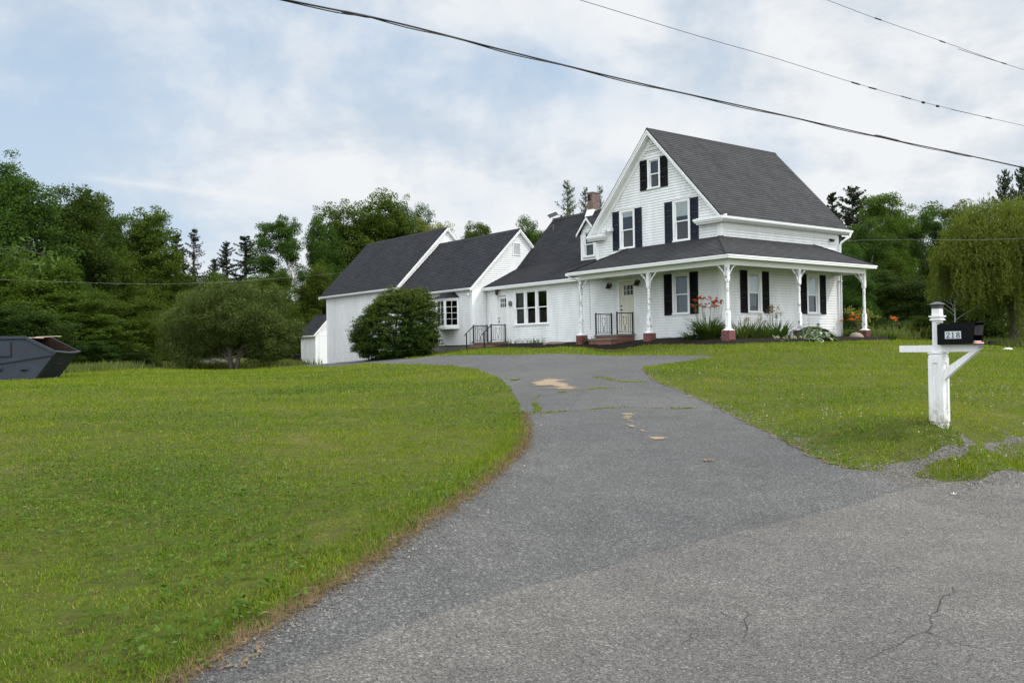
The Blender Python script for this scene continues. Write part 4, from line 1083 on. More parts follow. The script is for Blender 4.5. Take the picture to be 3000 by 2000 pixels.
# porch -------------------------------------------------------------------
PW, ZPE, ZPT, PL, PR, PB = 1.704, 3.126, 4.010, -6.435, 1.704, 7.426
hp = math.hypot(PW, ZPT - ZPE); pc, ps = PW / hp, (ZPT - ZPE) / hp
mb = MB()
roofplane(mb, (PL, -PW - .03, ZPE), (1, 0, 0), (0, pc, ps), pw((0, -.03, PR - PL + .03), (hp, PW, -PL)), hp + .02)
roofplane(mb, (PR + .03, -PW, ZPE), (0, 1, 0), (-pc, 0, ps), pw((0, -.03, PB + PW + .03), (hp, PW, PB)), hp + .02)
roofplane(mb, (PL - .03, 0, ZPE), (0, -1, 0), (pc, 0, ps), pw((0, 0, PW + .03), (hp, 0, 0)), hp)
roofplane(mb, (0, PB + .03, ZPE), (1, 0, 0), (0, -pc, ps), pw((0, 0, PW + .03), (hp, 0, 0)), hp)
pr = mb.build('porch_roof', M['shingle'], H)
mb = MB()   # hip caps
for a, b in (((PR + .02, -PW - .02, ZPE + .012), (0, 0, ZPT + .02)), ((PL - .02, -PW - .02, ZPE + .012), (PL + PW, 0, ZPT + .02)), ((PR + .02, PB + .02, ZPE + .012), (0, PB - PW, ZPT + .02))):
    mb = MB(); mb.bar(a, b, .20, .016); mb.build('hip_cap', M['ridge'], pr)
mb = MB()
z0, z1 = ZPE - .135, ZPE - .012
for (x0, x1, y0, y1) in ((PL - .03, PR + .03, -PW - .03, -PW), (PR, PR + .03, -PW, PB), (PL - .03, PL, -PW, -.03), (.03, PR, PB, PB + .03)):
    mb.box(x0, x1, y0, y1, z0, z1)
for (x0, x1, y0, y1) in ((PL - .05, PR + .05, -PW - .05, -PW - .031), (PR + .031, PR + .05, -PW - .03, PB + .03)):
    mb.box(x0, x1, y0, y1, z1 - .055, z1 - .004)
mb.build('porch_fascia', M['trim'], H)
PI_ = .341; BX, BY0, BL0, BY1 = PR - PI_, -PW + PI_, PL + PI_, PB - PI_
mb = MB()
for (x0, x1, y0, y1) in ((BL0 - .06, BX + .06, BY0 - .055, BY0 + .055), (BX - .055, BX + .06, BY0 + .055, BY1 + .06), (BL0 - .055, BL0 + .055, BY0 + .055, -.03), (.03, BX - .055, BY1 - .05, BY1 + .06)):
    mb.box(x0, x1, y0, y1, 2.80, 2.985)
mb.build('porch_beam', M['trim'], H)
mb = MB(); zc_ = 2.99
mb.poly([(PL, -PW, zc_), (PL, -.02, zc_), (.02, -.02, zc_), (.02, PB, zc_), (PR, PB, zc_), (PR, -PW, zc_)])
mb.build('porch_ceiling', M['ceiling'], H)
POSTS = [(BL0, BY0), (-2.32, BY0), (BX, BY0), (BX, 2.73), (BX, BY1)]
PIER_Z = [.02, .05, .0, .0, .05]
def brace(mb, p, d, zt=2.80, reach=.36, drop=.44, r=.026):
    pts = []
    for i in range(9):
        t = i / 8; a = t * math.pi / 2
        pts.append((p[0] + d[0] * (.055 + reach * (.6 * t + .4 * (1 - math.cos(a)))), p[1] + d[1] * (.055 + reach * (.6 * t + .4 * (1 - math.cos(a)))), zt - drop + drop * (.6 * t + .4 * math.sin(a))))
    for a, b in zip(pts[:-1], pts[1:]): mb.bar(a, b, .038, .045)
for i, (x, y) in enumerate(POSTS):
    zb = .548
    mb = MB()
    mb.sqstack((x, y), [(.068, zb + .05), (.068, zb + .62), (.052, zb + .68)])
    mb.lathe((x, y), [(.045, zb+.66), (.058, zb+.70), (.062, zb+.74), (.050, zb+.77), (.062, zb+.80), (.050, zb+.84), (.056, zb+.90), (.058, zb+1.05), (.050, zb+1.38), (.046, zb+1.44), (.060, zb+1.46), (.062, zb+1.49), (.046, zb+1.52), (.060, zb+1.55), (.060, zb+1.58), (.046, zb+1.62), (.056, zb+1.68), (.060, zb+1.73)], 14)
    mb.sqstack((x, y), [(.052, zb + 1.68), (.066, zb + 1.74), (.066, 2.802)])
    po = mb.build('porch_post', M['peel'], H)
    mb = MB(); mb.sqstack((x, y), [(.150, zb), (.150, zb + .022), (.115, zb + .032), (.085, zb + .062)]); mb.build('plinth', M['peel'], po)
    ds = {0: [(1, 0)], 1: [(-1, 0), (1, 0)], 2: [(-1, 0), (0, 1)], 3: [(0, -1), (0, 1)], 4: [(0, -1), (-1, 0)]}[i]
    for d in ds: mb = MB(); brace(mb, (x, y), d); mb.build('bracket', M['peel'], po)
    mb = MB(); mb.sqstack((x, y), [(.168, PIER_Z[i] - .25), (.168, zb - .002)]); mb.build('brick_pier', M['brick'], H)
    if i == 2: corner_post = po
mb = MB(); mb.tube([(PL - .10, -PW + .02, 3.02), (PL - .06, -PW + .06, 2.93), (PL + .25, -PW + .28, 2.80), (BL0 - .10, BY0 + .01, 2.74), (BL0 - .09, BY0 + .01, .60)], .035, 8)
mb.box(PL - .17, PL - .035, -PW - .05, -PW + .12, 2.98, 3.09)
mb.build('porch_downspout', M['trim'], H, True)

# lettering from strokes ------------------------------------------------------
def digit(ch):
    """strokes: list of (points, widths) in a box 0..0.62 x 0..1"""
    if ch == '1': return [([(.31, .04), (.31, .96)], [.15, .15]), ([(.12, .78), (.31, .95)], [.05, .12]), ([(.10, .045), (.52, .045)], [.09, .09])]
    if ch == '2':
        p = [(.09, .70)] + [(.31 + .22 * math.cos(a), .73 + .22 * math.sin(a)) for a in np.linspace(math.pi * .95, -.35, 12)] + [(.40, .48), (.22, .25), (.08, .07)]
        return [(p, [.13] * 3 + [.08] * 5 + [.15] * 4 + [.12] * 4), ([(.06, .075), (.56, .075)], [.15, .15]), ([(.545, .06), (.555, .26)], [.07, .05])]
    c1 = [(.31 + .19 * math.cos(a), .735 + .195 * math.sin(a)) for a in np.linspace(0, 2 * math.pi, 19)]
    c2 = [(.31 + .225 * math.cos(a), .275 + .23 * math.sin(a)) for a in np.linspace(0, 2 * math.pi, 21)]
    w1 = [.08 + .06 * abs(math.cos(a)) for a in np.linspace(0, 2 * math.pi, 19)]; w2 = [.08 + .07 * abs(math.cos(a)) for a in np.linspace(0, 2 * math.pi, 21)]
    return [(c1, w1), (c2, w2)]
def lettering(mb, ch, G, h, th=.003):
    """G(x, y, o) -> point; x, y in metres on the face, o outward"""
    for si, (pts, ws) in enumerate(digit(ch)):
        p = np.array(pts) * h; w = np.array(ws) * h; t = np.gradient(p, axis=0); t /= np.linalg.norm(t, axis=1, keepdims=True) + 1e-9
        n = np.column_stack([-t[:, 1], t[:, 0]]); a, b = p + n * w[:, None] / 2, p - n * w[:, None] / 2
        o = th + si * .0006
        for i in range(len(p) - 1):
            mb.poly([G(*b[i], o), G(*b[i+1], o), G(*a[i+1], o), G(*a[i], o)])
            mb.poly([G(*a[i], 0), G(*a[i+1], 0), G(*a[i+1], o), G(*a[i], o)][::-1]); mb.poly([G(*b[i], 0), G(*b[i+1], 0), G(*b[i+1], o), G(*b[i], o)])
for k, ch in enumerate('218'):
    mb = MB(); x, y = POSTS[2]
    lettering(mb, ch, lambda a, b, o, k=k: (x - .038 + a * 1.05, y - .0665 - o, 2.60 - .135 * k + b), .115)
    mb.build('house_number', M['number_black'], corner_post)

# ell (middle wing) -------------------------------------------------------------
EV0, EZ0, EV1, EZ1, EV2, EZ2 = -.30, 3.06, 1.85, 4.07, 4.35, 6.76
mb = MB()
clap(mb, (0, 0), (1, 0), (0, -1), lambda z: (U2, -W + .02), .32, 3.10, [ins(ELLW), ins(ELLD)])
# gable end above the lower wing's roof
mb.poly([(U2 + .08, 0, 3.1), (U2 + .08, EV1, EZ1 - .03), (U2 + .08, EV2, EZ2 - .04), (U2 + .08, 8.7, 2.5), (U2 + .08, 8.7, .3), (U2 + .08, 0, .3)])
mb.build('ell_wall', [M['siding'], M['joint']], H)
mb = MB()
l1 = math.hypot(EV1 - EV0, EZ1 - EZ0); l2 = math.hypot(EV2 - EV1, EZ2 - EZ1)
roofplane(mb, (U2 + .02, EV0, EZ0), (1, 0, 0), (0, (EV1-EV0)/l1, (EZ1-EZ0)/l1), lambda t: (0, -W - U2 - .025), l1)
roofplane(mb, (U2 + .02, EV1, EZ1), (1, 0, 0), (0, (EV2-EV1)/l2, (EZ2-EZ1)/l2), lambda t: (0, -W - U2 - .025), l2)
roofplane(mb, (U2 + .02, 2 * EV2 - EV1 + 1.6, EZ1 - 1.72), (1, 0, 0), (0, -(EV2-EV1)/l2, (EZ2-EZ1)/l2), lambda t: (0, UM - U2), l2 + 2.35)
eo = mb.build('ell_roof', M['shingle_dark'], H)
mb = MB(); mb.hexa([(U2 + .02, EV2 - .13, EZ2 - .11), (UM - 1, EV2 - .13, EZ2 - .11), (UM - 1, EV2 + .13, EZ2 - .11), (U2 + .02, EV2 + .13, EZ2 - .11), (U2 + .02, EV2 - .01, EZ2 + .04), (UM - 1, EV2 - .01, EZ2 + .04), (UM - 1, EV2 + .01, EZ2 + .04), (U2 + .02, EV2 + .01, EZ2 + .04)])
mb.build('ridge_cap', M['ridge'], eo)
mb = MB()
mb.box(U2 + .03, PL - .06, EV0 + .01, EV0 + .04, EZ0 - .15, EZ0 - .015); mb.box(U2 + .03, PL - .06, EV0 + .04, -.02, EZ0 - .14, EZ0 - .11)
mb.box(U2 + .03, PL - .06, EV0 - .018, EV0 + .009, EZ0 - .07, EZ0 - .01)
mb.build('eave_fascia', M['trim'], H)
# triple window of the ell: one casing, three double-hung lights
a0, a1, z0, z1 = ELLW
lw = (a1 - a0) / 3
for i in range(3):
    sashwin(FA, a0 + i * lw + .001, a0 + (i + 1) * lw - .001, z0, z1, upper=None if i else ('curtain', 0, 1, 'curtain'), lower=('curtain_dark', 0, .8, 'curtain') if i else ('curtain', 0, 1, 'curtain'), casing=.062)
# thin cable and conduit down the ell wall
mb = MB(); mb.tube([(U2 + .22, -.035, 2.95), (U2 + .22, -.035, .5)], .018, 6); mb.build('conduit', M['trim'], H)
mb = MB(); mb.tube([(U2 + .05, -.10, 2.9), (U2 + .05, -.10, .45)], .007, 5); mb.build('wall_cable', M['wire_grey'], H)
mb = MB(); mb.tube([(-7.02, -.035, 2.75), (-7.02, -.035, .8)], .006, 5)
for z in (2.4, 1.7, .9): mb.box(-7.02, -7.0, -.045, -.03, z, z + .02)
mb.build('wall_cable', M['wire_grey'], H)

# dormer on the ell ------------------------------------------------------------------
DV, D0, D1, DZ, DP = 1.80, -9.50, -8.45, 5.25, 5.99
dm = (D0 + D1) / 2; dsl = (DP - DZ) / ((D1 - D0) / 2 + .16)
mb = MB()
clap(mb, (0, DV), (1, 0), (0, -1), lambda z: (max(D0, dm - (DP - .02 - z) / dsl), min(D1, dm + (DP - .02 - z) / dsl)), 4.02, DP - .05, [(D0 + .17, D1 - .17, 4.2, 5.35)], (DP - .62,))
for u, s in ((D0, -1), (D1, 1)):
    clap(mb, (u, DV), (0, 1), (s, 0), lambda z: (0, max(.02, (z - EZ1) / 1.076 + EV1 - DV)), 4.02, DZ + .15)
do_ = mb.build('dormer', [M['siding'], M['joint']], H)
mb = MB(); rl = math.hypot((D1 - D0) / 2 + .16, DP - DZ); rc, rs_ = ((D1 - D0) / 2 + .16) / rl, (DP - DZ) / rl
for s, u in ((1, D0 - .16), (-1, D1 + .16)):
    roofplane(mb, (u, DV - .2, DZ), (0, 1, 0), (s * rc, 0, rs_), lambda t: (0, 1.15 + t * .55), rl)
mb.build('dormer_roof', M['shingle_dark'], do_)
mb = MB()
for s, u in ((1, D0 - .16), (-1, D1 + .16)):
    mb.hexa([(u, DV - .20, DZ - .13), (dm, DV - .20, DP - .15), (dm, DV - .17, DP - .15), (u, DV - .17, DZ - .13), (u, DV - .20, DZ - .02), (dm, DV - .20, DP - .02), (dm, DV - .17, DP - .02), (u, DV - .17, DZ - .02)])
mb.box(D0 - .025, D0 + .10, DV - .028, DV + .10, 4.0, DZ); mb.box(D1 - .10, D1 + .025, DV - .028, DV + .10, 4.0, DZ)
mb.build('dormer_trim', M['trim'], do_)
sashwin(lambda a, z, o: (a, DV - o, z), D0 + .15, D1 - .15, 4.16, 5.37, upper=('curtain', 0, 1, 'curtain'), lower=SCR, casing=.08)

# chimney
mb = MB()
c0, c1, cv0, cv1 = -11.68, -11.31, 4.22, 4.70
mb.box(c0, c1, cv0, cv1, 6.2, 7.66); ch = mb.build('chimney', M['brick_chim'], H)
mb = MB(); mb.box(c0 - .03, c1 + .03, cv0 - .03, cv1 + .03, 7.66, 7.71); mb.build('chimney_cap', M['concrete'], ch)
mb = MB(); mb.box(c0 + .05, c1 - .14, cv0 - .012, cv0 + .01, 7.30, 7.60); mb.build('flue_opening', M['dark'], ch)
mb = MB(); mb.hexa([(c0 - .07, cv0 - .14, 6.52), (c1 + .07, cv0 - .14, 6.52), (c1 + .07, cv1 + .1, 6.5), (c0 - .07, cv1 + .1, 6.5), (c0 - .02, cv0 - .02, 6.86), (c1 + .02, cv0 - .02, 6.86), (c1 + .02, cv1 + .02, 6.8), (c0 - .02, cv1 + .02, 6.8)]); mb.build('flashing', M['plastic_white'], ch)

# lower wing (B2) -----------------------------------------------------------------------
V2E, Z2E, V2R, Z2R, V2W = -1.05, 3.07, 2.05, 6.09, -.89
s2 = (Z2R - Z2E) / (V2R - V2E)
mb = MB()
BAY = (-17.1, -15.62, 1.15, 2.62)
clap(mb, (0, V2W), (1, 0), (0, -1), lambda z: (U3 + .02, U2), .30, 3.10, [BAY])
clap(mb, (U2, 0), (0, 1), (1, 0), lambda z: (max(V2W, V2R - (Z2R - .06 - z) / s2), min(4.9, V2R + (Z2R - .06 - z) / s2)), .32, Z2R - .1, [(1.62, 2.15, 4.74, 5.40)], (3.08, 3.18))
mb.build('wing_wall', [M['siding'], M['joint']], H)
for a in ((U2, V2W, 1, -1, .30, 3.05, .11), (-30.55, -.67, -1, -1, -.72, 3.45, .11)): mb = MB(); cornerboard(mb, *a); mb.build('corner_board', M['trim'], H)
mb = MB(); l2_ = math.hypot(V2R - V2E, Z2R - Z2E); ca, sa = (V2R - V2E) / l2_, (Z2R - Z2E) / l2_
roofplane(mb, (U3, V2E, Z2E), (1, 0, 0), (0, ca, sa), lambda t: (0, U2 - U3 + .13), l2_)
roofplane(mb, (U3, 2 * V2R - V2E, Z2E), (1, 0, 0), (0, -ca, sa), lambda t: (0, U2 - U3 + .13), l2_)
r2 = mb.build('wing_roof', M['shingle_dark'], H)
mb = MB(); mb.hexa([(U3, V2R - .13, Z2R - .11), (U2 + .13, V2R - .13, Z2R - .11), (U2 + .13, V2R + .13, Z2R - .11), (U3, V2R + .13, Z2R - .11), (U3, V2R - .01, Z2R + .035), (U2 + .13, V2R - .01, Z2R + .035), (U2 + .13, V2R + .01, Z2R + .035), (U3, V2R + .01, Z2R + .035)])
mb.build('ridge_cap', M['ridge'], r2)
def rakes(name, u, ve, ze, vr, zr, back=True, hgt=.17):
    ends = [(ve, ze)] + ([(2 * vr - ve, ze)] if back else [])
    for v, z in ends:
        mb = MB()
        for k, (o0, o1, h0, h1) in enumerate(((0, .03, .035, hgt), (.031, .052, .033, .085))):
            mb.hexa([(u + o0, v, z - h1), (u + o1, v, z - h1), (u + o1, vr, zr - h1 - .012), (u + o0, vr, zr - h1 - .012), (u + o0, v, z - h0 + .02), (u + o1, v, z - h0 + .02), (u + o1, vr, zr - h0 + .02), (u + o0, vr, zr - h0 + .02)])
        mb.hexa([(u - .11, v, z - hgt + .03), (u, v, z - hgt + .03), (u, vr, zr - hgt + .02), (u - .11, vr, zr - hgt + .02), (u - .11, v, z - hgt + .05), (u, v, z - hgt + .05), (u, vr, zr - hgt + .04), (u - .11, vr, zr - hgt + .04)])
        mb.build(name, M['trim'], H)
rakes('rake_board', U2 + .10, V2E - .02, Z2E - .02, V2R, Z2R)
mb = MB(); mb.box(U3 + .2, U2 + .08, V2E + .01, V2E + .04, Z2E - .15, Z2E - .02); mb.box(U3 + .2, U2 + .08, V2E + .04, V2W - .02, Z2E - .13, Z2E - .10); mb.build('eave_fascia', M['trim'], H)
gutter('gutter', (U3 + .2, V2E + .01, Z2E - .03), (U2 + .12, V2E + .01, Z2E - .03), (0, -1), .10, .09)
# louvred vent
mb = MB(); y0, y1, z0, z1 = 1.62, 2.15, 4.74, 5.40
for q in ((y0, y0 + .05, z0, z1), (y1 - .05, y1, z0, z1), (y0 + .05, y1 - .05, z0, z0 + .05), (y0 + .05, y1 - .05, z1 - .05, z1)): mb.box(U2 - .03, U2 + .035, q[0], q[1], q[2], q[3])
for i in range(11):
    z = z0 + .06 + i * .05
    mb.hexa([(U2 + .025, y0 + .05, z), (U2 + .03, y0 + .05, z + .008), (U2 + .03, y1 - .05, z + .008), (U2 + .025, y1 - .05, z), (U2 - .02, y0 + .05, z + .035), (U2 - .015, y0 + .05, z + .043), (U2 - .015, y1 - .05, z + .043), (U2 - .02, y1 - .05, z + .035)])
mb.poly([(U2 - .035, y0, z0), (U2 - .035, y1, z0), (U2 - .035, y1, z1), (U2 - .035, y0, z1)], None, 1)
mb.build('gable_vent', [M['trim'], M['dark']], H)
# bay window with its little hip roof
bay = MB(); P0, P1, P2, P3 = (-17.35, V2W), (-16.98, V2W - .45), (-16.22, V2W - .45), (-15.60, V2W - .02)
zb0, zb1 = 1.22, 2.58
def panel_fn(p, q):
    d = Vector((q[0] - p[0], q[1] - p[1])); l = d.length; d /= l; n = Vector((d.y, -d.x))
    return l, (lambda a, z, o: (p[0] + d.x * a + n.x * o, p[1] + d.y * a + n.y * o, z))
for z0_, z1_, o in ((1.10, 1.22, .03), (2.56, 2.64, .04)):
    pts = [(P0[0] - o, P0[1]), (P1[0] - o, P1[1] - o), (P2[0] + o, P2[1] - o), (P3[0] + o, P3[1])]
    bay.poly([(x, y, z1_) for x, y in pts]); bay.poly([(x, y, z0_) for x, y in pts][::-1])
    for a, b in zip(pts[:-1], pts[1:]): bay.poly([(*a, z0_), (*b, z0_), (*b, z1_), (*a, z1_)])
bo = bay.build('bay_window', M['trim'], H)
for p, q in ((P0, P1), (P1, P2), (P2, P3)):
    l, F = panel_fn(p, q); m = MB()
    def hb(A0, A1, Z0, Z1, o0, o1, mm=m): mm.hexa([F(A0, Z0, o1), F(A1, Z0, o1), F(A1, Z0, o0), F(A0, Z0, o0), F(A0, Z1, o1), F(A1, Z1, o1), F(A1, Z1, o0), F(A0, Z1, o0)])
    c = .085
    hb(0, c, zb0, zb1, -.05, .0); hb(l - c, l, zb0, zb1, -.05, .0); hb(c, l - c, zb0, zb0 + c, -.05, .0); hb(c, l - c, zb1 - c, zb1, -.05, .0)
    m.build('sash', M['trim'], bo)
    m = MB(); hb(l / 2 - .009, l / 2 + .009, zb0 + c, zb1 - c, -.035, -.012, m)
    for i in (1, 2, 3): z = zb0 + c + (zb1 - zb0 - 2 * c) * i / 4; hb(c, l - c, z - .009, z + .009, -.034, -.013, m)
    m.build('glazing_bars', M['trim'], bo)
    m = MB(); m.poly([F(c, zb0 + c, -.028), F(l - c, zb0 + c, -.028), F(l - c, zb1 - c, -.028), F(c, zb1 - c, -.028)]); m.build('pane', M['glass'], bo)
m = MB()
for z in (1.22, 2.57): m.poly([(-17.0, V2W + .02, z), (-15.75, V2W + .02, z), (-15.75, .2, z), (-17.0, .2, z)])
m.poly([(-17.1, .2, 1.1), (-15.6, .2, 1.1), (-15.6, .2, 2.7), (-17.1, .2, 2.7)]); m.poly([(-17.1, V2W + .02, 1.1), (-17.1, .2, 1.1), (-17.1, .2, 2.7), (-17.1, V2W + .02, 2.7)]); m.poly([(-15.62, V2W + .02, 1.1), (-15.62, .2, 1.1), (-15.62, .2, 2.7), (-15.62, V2W + .02, 2.7)])
m.build('interior', M['dark'], bo)
m = MB(); e0, e1, e2, e3 = [(x + dx, y + dy, 2.645) for (x, y), dx, dy in ((P0, -.10, 0), (P1, -.10, -.10), (P2, .10, -.10), (P3, .10, 0))]
t0, t1 = (-16.80, V2W - .02, 3.0), (-16.05, V2W - .02, 3.0)
for q in ([e0, e1, t0], [e1, e2, t1, t0], [e2, e3, t1], [e3, e2, e1, e0]): m.poly(q, [(x, z * 1.2) for x, y, z in q])
m.build('bay_roof', M['shingle_dark'], bo)

# barn wing (B3) ---------------------------------------------------------------------------
V3E, Z3E, V3R, Z3R, V3W, U4 = -.92, 3.55, 2.54, 7.06, -.67, -30.55
s3 = (Z3R - Z3E) / (V3R - V3E)
mb = MB()
clap(mb, (0, V3W), (1, 0), (0, -1), lambda z: (U4, U3 - .02), -.72, 3.55)
clap(mb, (U3, 0), (0, 1), (1, 0), lambda z: (max(V3W, V3R - (Z3R - .06 - z) / s3), min(5.8, V3R + (Z3R - .06 - z) / s3)), .3, Z3R - .1, (), (3.6, 3.7))
clap(mb, (U4, 0), (0, 1), (-1, 0), lambda z: (max(V3W, V3R - (Z3R - .06 - z) / s3), min(5.8, V3R + (Z3R - .06 - z) / s3)), -.72, Z3R - .1, (), (3.6, 3.7))
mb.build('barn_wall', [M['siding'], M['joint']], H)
mb = MB(); l3 = math.hypot(V3R - V3E, Z3R - Z3E); ca, sa = (V3R - V3E) / l3, (Z3R - Z3E) / l3
roofplane(mb, (U4 - .5, V3E, Z3E), (1, 0, 0), (0, ca, sa), lambda t: (0, U3 - U4 + .63), l3)
roofplane(mb, (U4 - .5, 2 * V3R - V3E, Z3E), (1, 0, 0), (0, -ca, sa), lambda t: (0, U3 - U4 + .63), l3)
r3 = mb.build('barn_roof', M['shingle_dark'], H)
mb = MB(); mb.hexa([(U4 - .5, V3R - .13, Z3R - .11), (U3 + .13, V3R - .13, Z3R - .11), (U3 + .13, V3R + .13, Z3R - .11), (U4 - .5, V3R + .13, Z3R - .11), (U4 - .5, V3R - .01, Z3R + .035), (U3 + .13, V3R - .01, Z3R + .035), (U3 + .13, V3R + .01, Z3R + .035), (U4 - .5, V3R + .01, Z3R + .035)])
mb.build('ridge_cap', M['ridge'], r3)
rakes('rake_board', U3 + .10, V3E - .02, Z3E - .02, V3R, Z3R); rakes('rake_board', U4 - .53, V3E - .02, Z3E - .02, V3R, Z3R)
mb = MB(); mb.box(U4 - .48, U3 + .08, V3E + .01, V3E + .04, Z3E - .15, Z3E - .02); mb.box(U4 - .48, U3 + .08, V3E + .04, V3W - .02, Z3E - .13, Z3E - .10); mb.build('eave_fascia', M['trim'], H)
gutter('gutter', (U4 - .5, V3E + .01, Z3E - .03), (U3 + .12, V3E + .01, Z3E - .03), (0, -1), .10, .09, straps=12)
mb = MB(); mb.tube([(U3 + .02, V3E - .05, 3.42), (U3 - .10, V3E - .02, 3.2), (U3 - .3, V3W - .06, 3.0), (U3 - .3, V3W - .06, .3)], .045, 8); mb.build('downspout', M['trim'], H, True)

# lamps and cameras on the walls --------------------------------------------------------------
def sconce(u, z, small=True):
    mb = MB(); mb.box(u - .05, u + .05, -.05, -.02, z + .02, z + .16)
    mb.tube([(u, -.05, z + .12), (u, -.12, z + .19), (u, -.19, z + .16)], .012, 6)
    mb.lathe((u, -.19), [(.02, z + .16), (.05, z + .13), (.085, z + .02), (.12, z - .06)], 12)
    return mb.build('wall_lamp', M['brass'], H, True)
sconce(-5.73, 2.52); sconce(-4.13, 2.54)
mb = MB(); u, z = -13.44, 2.86
mb.box(u - .05, u + .05, -.06, -.02, z - .02, z + .12); mb.tube([(u, -.06, z + .1), (u, -.12, z + .2), (u, -.17, z + .16)], .014, 6)
mb.lathe((u, -.17), [(.02, z + .16), (.03, z + .12), (.10, z + .06), (.085, z + .05), (.075, z - .16), (.06, z - .18), (.03, z - .22)], 6)
mb.build('wall_lamp', M['brass'], H)
mb = MB(); u, z = -5.80, 4.86
mb.box(u - .05, u + .05, -.06, -.02, z - .14, z - .02); mb.box(u - .18, u + .06, -.22, -.08, z, z + .10); mb.box(u + .12, u + .34, -.24, -.10, z - .06, z + .09); mb.tube([(u, -.05, z - .06), (u, -.12, z + .0)], .02, 6)
mb.build('flood_light', M['plastic_white'], H)
def camera_dome(p, nm='security_camera'):
    mb = MB(); mb.tube([(p[0], p[1] + .09, p[2] + .05), (p[0], p[1] - .03, p[2] + .03)], .035, 8); mb.lathe((p[0], p[1] - .03), [(.02, p[2] + .06), (.055, p[2] + .03), (.055, p[2] - .02), (.03, p[2] - .06)], 10)
    return mb.build(nm, [M['plastic_white']], H, True)
camera_dome((U2 - .12, V2W - .13, 2.72))
mb = MB(); mb.tube([(.03, 6.85, 4.30), (.14, 6.85, 4.27)], .04, 8); mb.box(.10, .2, 6.78, 6.92, 4.20, 4.30); mb.build('security_camera', M['iron'], H)

# small things fixed on or standing against the house: things of their own ---------------------------
def world_thing(name, u, v, z, label, cat, group=None):
    x, y = uv2xy(u, v); e = empty(name, (x, y, z), -TH); tag(e, label, cat, group); return e
e = world_thing('satellite_dish', -14.05, 4.05, 6.42, 'flat white rectangular satellite dish on a mast at the ridge left of the chimney', 'satellite dish')
mb = MB(); mb.tube([(0, 0, -.02), (.03, -.1, .12), (.03, -.1, .46)], .022, 8); mb.bar((-.35, -.30, -.30), (.05, 0, .02), .04, .03); mb.bar((.30, -.34, -.34), (0, 0, .02), .04, .03); mb.build('mast', M['steel'], e)
mb = MB(); c = Vector((.03, -.1, .50)); ax = Vector((.94, .25, -.25)).normalized(); nn = Vector((-.45, .25, .86)).normalized(); ay = nn.cross(ax).normalized(); ax = ay.cross(nn)
q = [c + ax*a + ay*b + nn*o for o in (-.02, .02) for a, b in ((-.26, -.16), (.26, -.16), (.26, .16), (-.26, .16))]; mb.hexa(q)
pn = mb.build('dish_panel', M['plastic_white'], e)
e = world_thing('door_plaque', -12.54, -.05, 2.20, 'round pale grey hanging plaque on the wall beside the left white door', 'wall plaque')
mb = MB()
for r0, r1, yy in ((.0, .075, -.012), (.085, .135, -.02)):
    n = 20
    for i in range(n):
        a0_, a1_ = 2*math.pi*i/n, 2*math.pi*(i+1)/n
        mb.poly([(r0*math.cos(a0_), yy, r0*math.sin(a0_)), (r0*math.cos(a1_), yy, r0*math.sin(a1_)), (r1*math.cos(a1_), yy, r1*math.sin(a1_)), (r1*math.cos(a0_), yy, r1*math.sin(a0_))])
        mb.poly([(r1*math.cos(a0_), yy, r1*math.sin(a0_)), (r1*math.cos(a1_), yy, r1*math.sin(a1_)), (r1*math.cos(a1_), .02, r1*math.sin(a1_)), (r1*math.cos(a0_), .02, r1*math.sin(a0_))])
mb.build('ring', M['grey_plate'] if False else M['concrete'], e)
for k in range(3): m = MB(); a = math.pi/2 + k*2.1; m.tube([(0,-.02,0),(.08*math.cos(a),-.03,.08*math.sin(a)),(.12*math.cos(a+.2),-.025,.12*math.sin(a+.2))], .014, 6); m.build('motif', M['steel'], e)

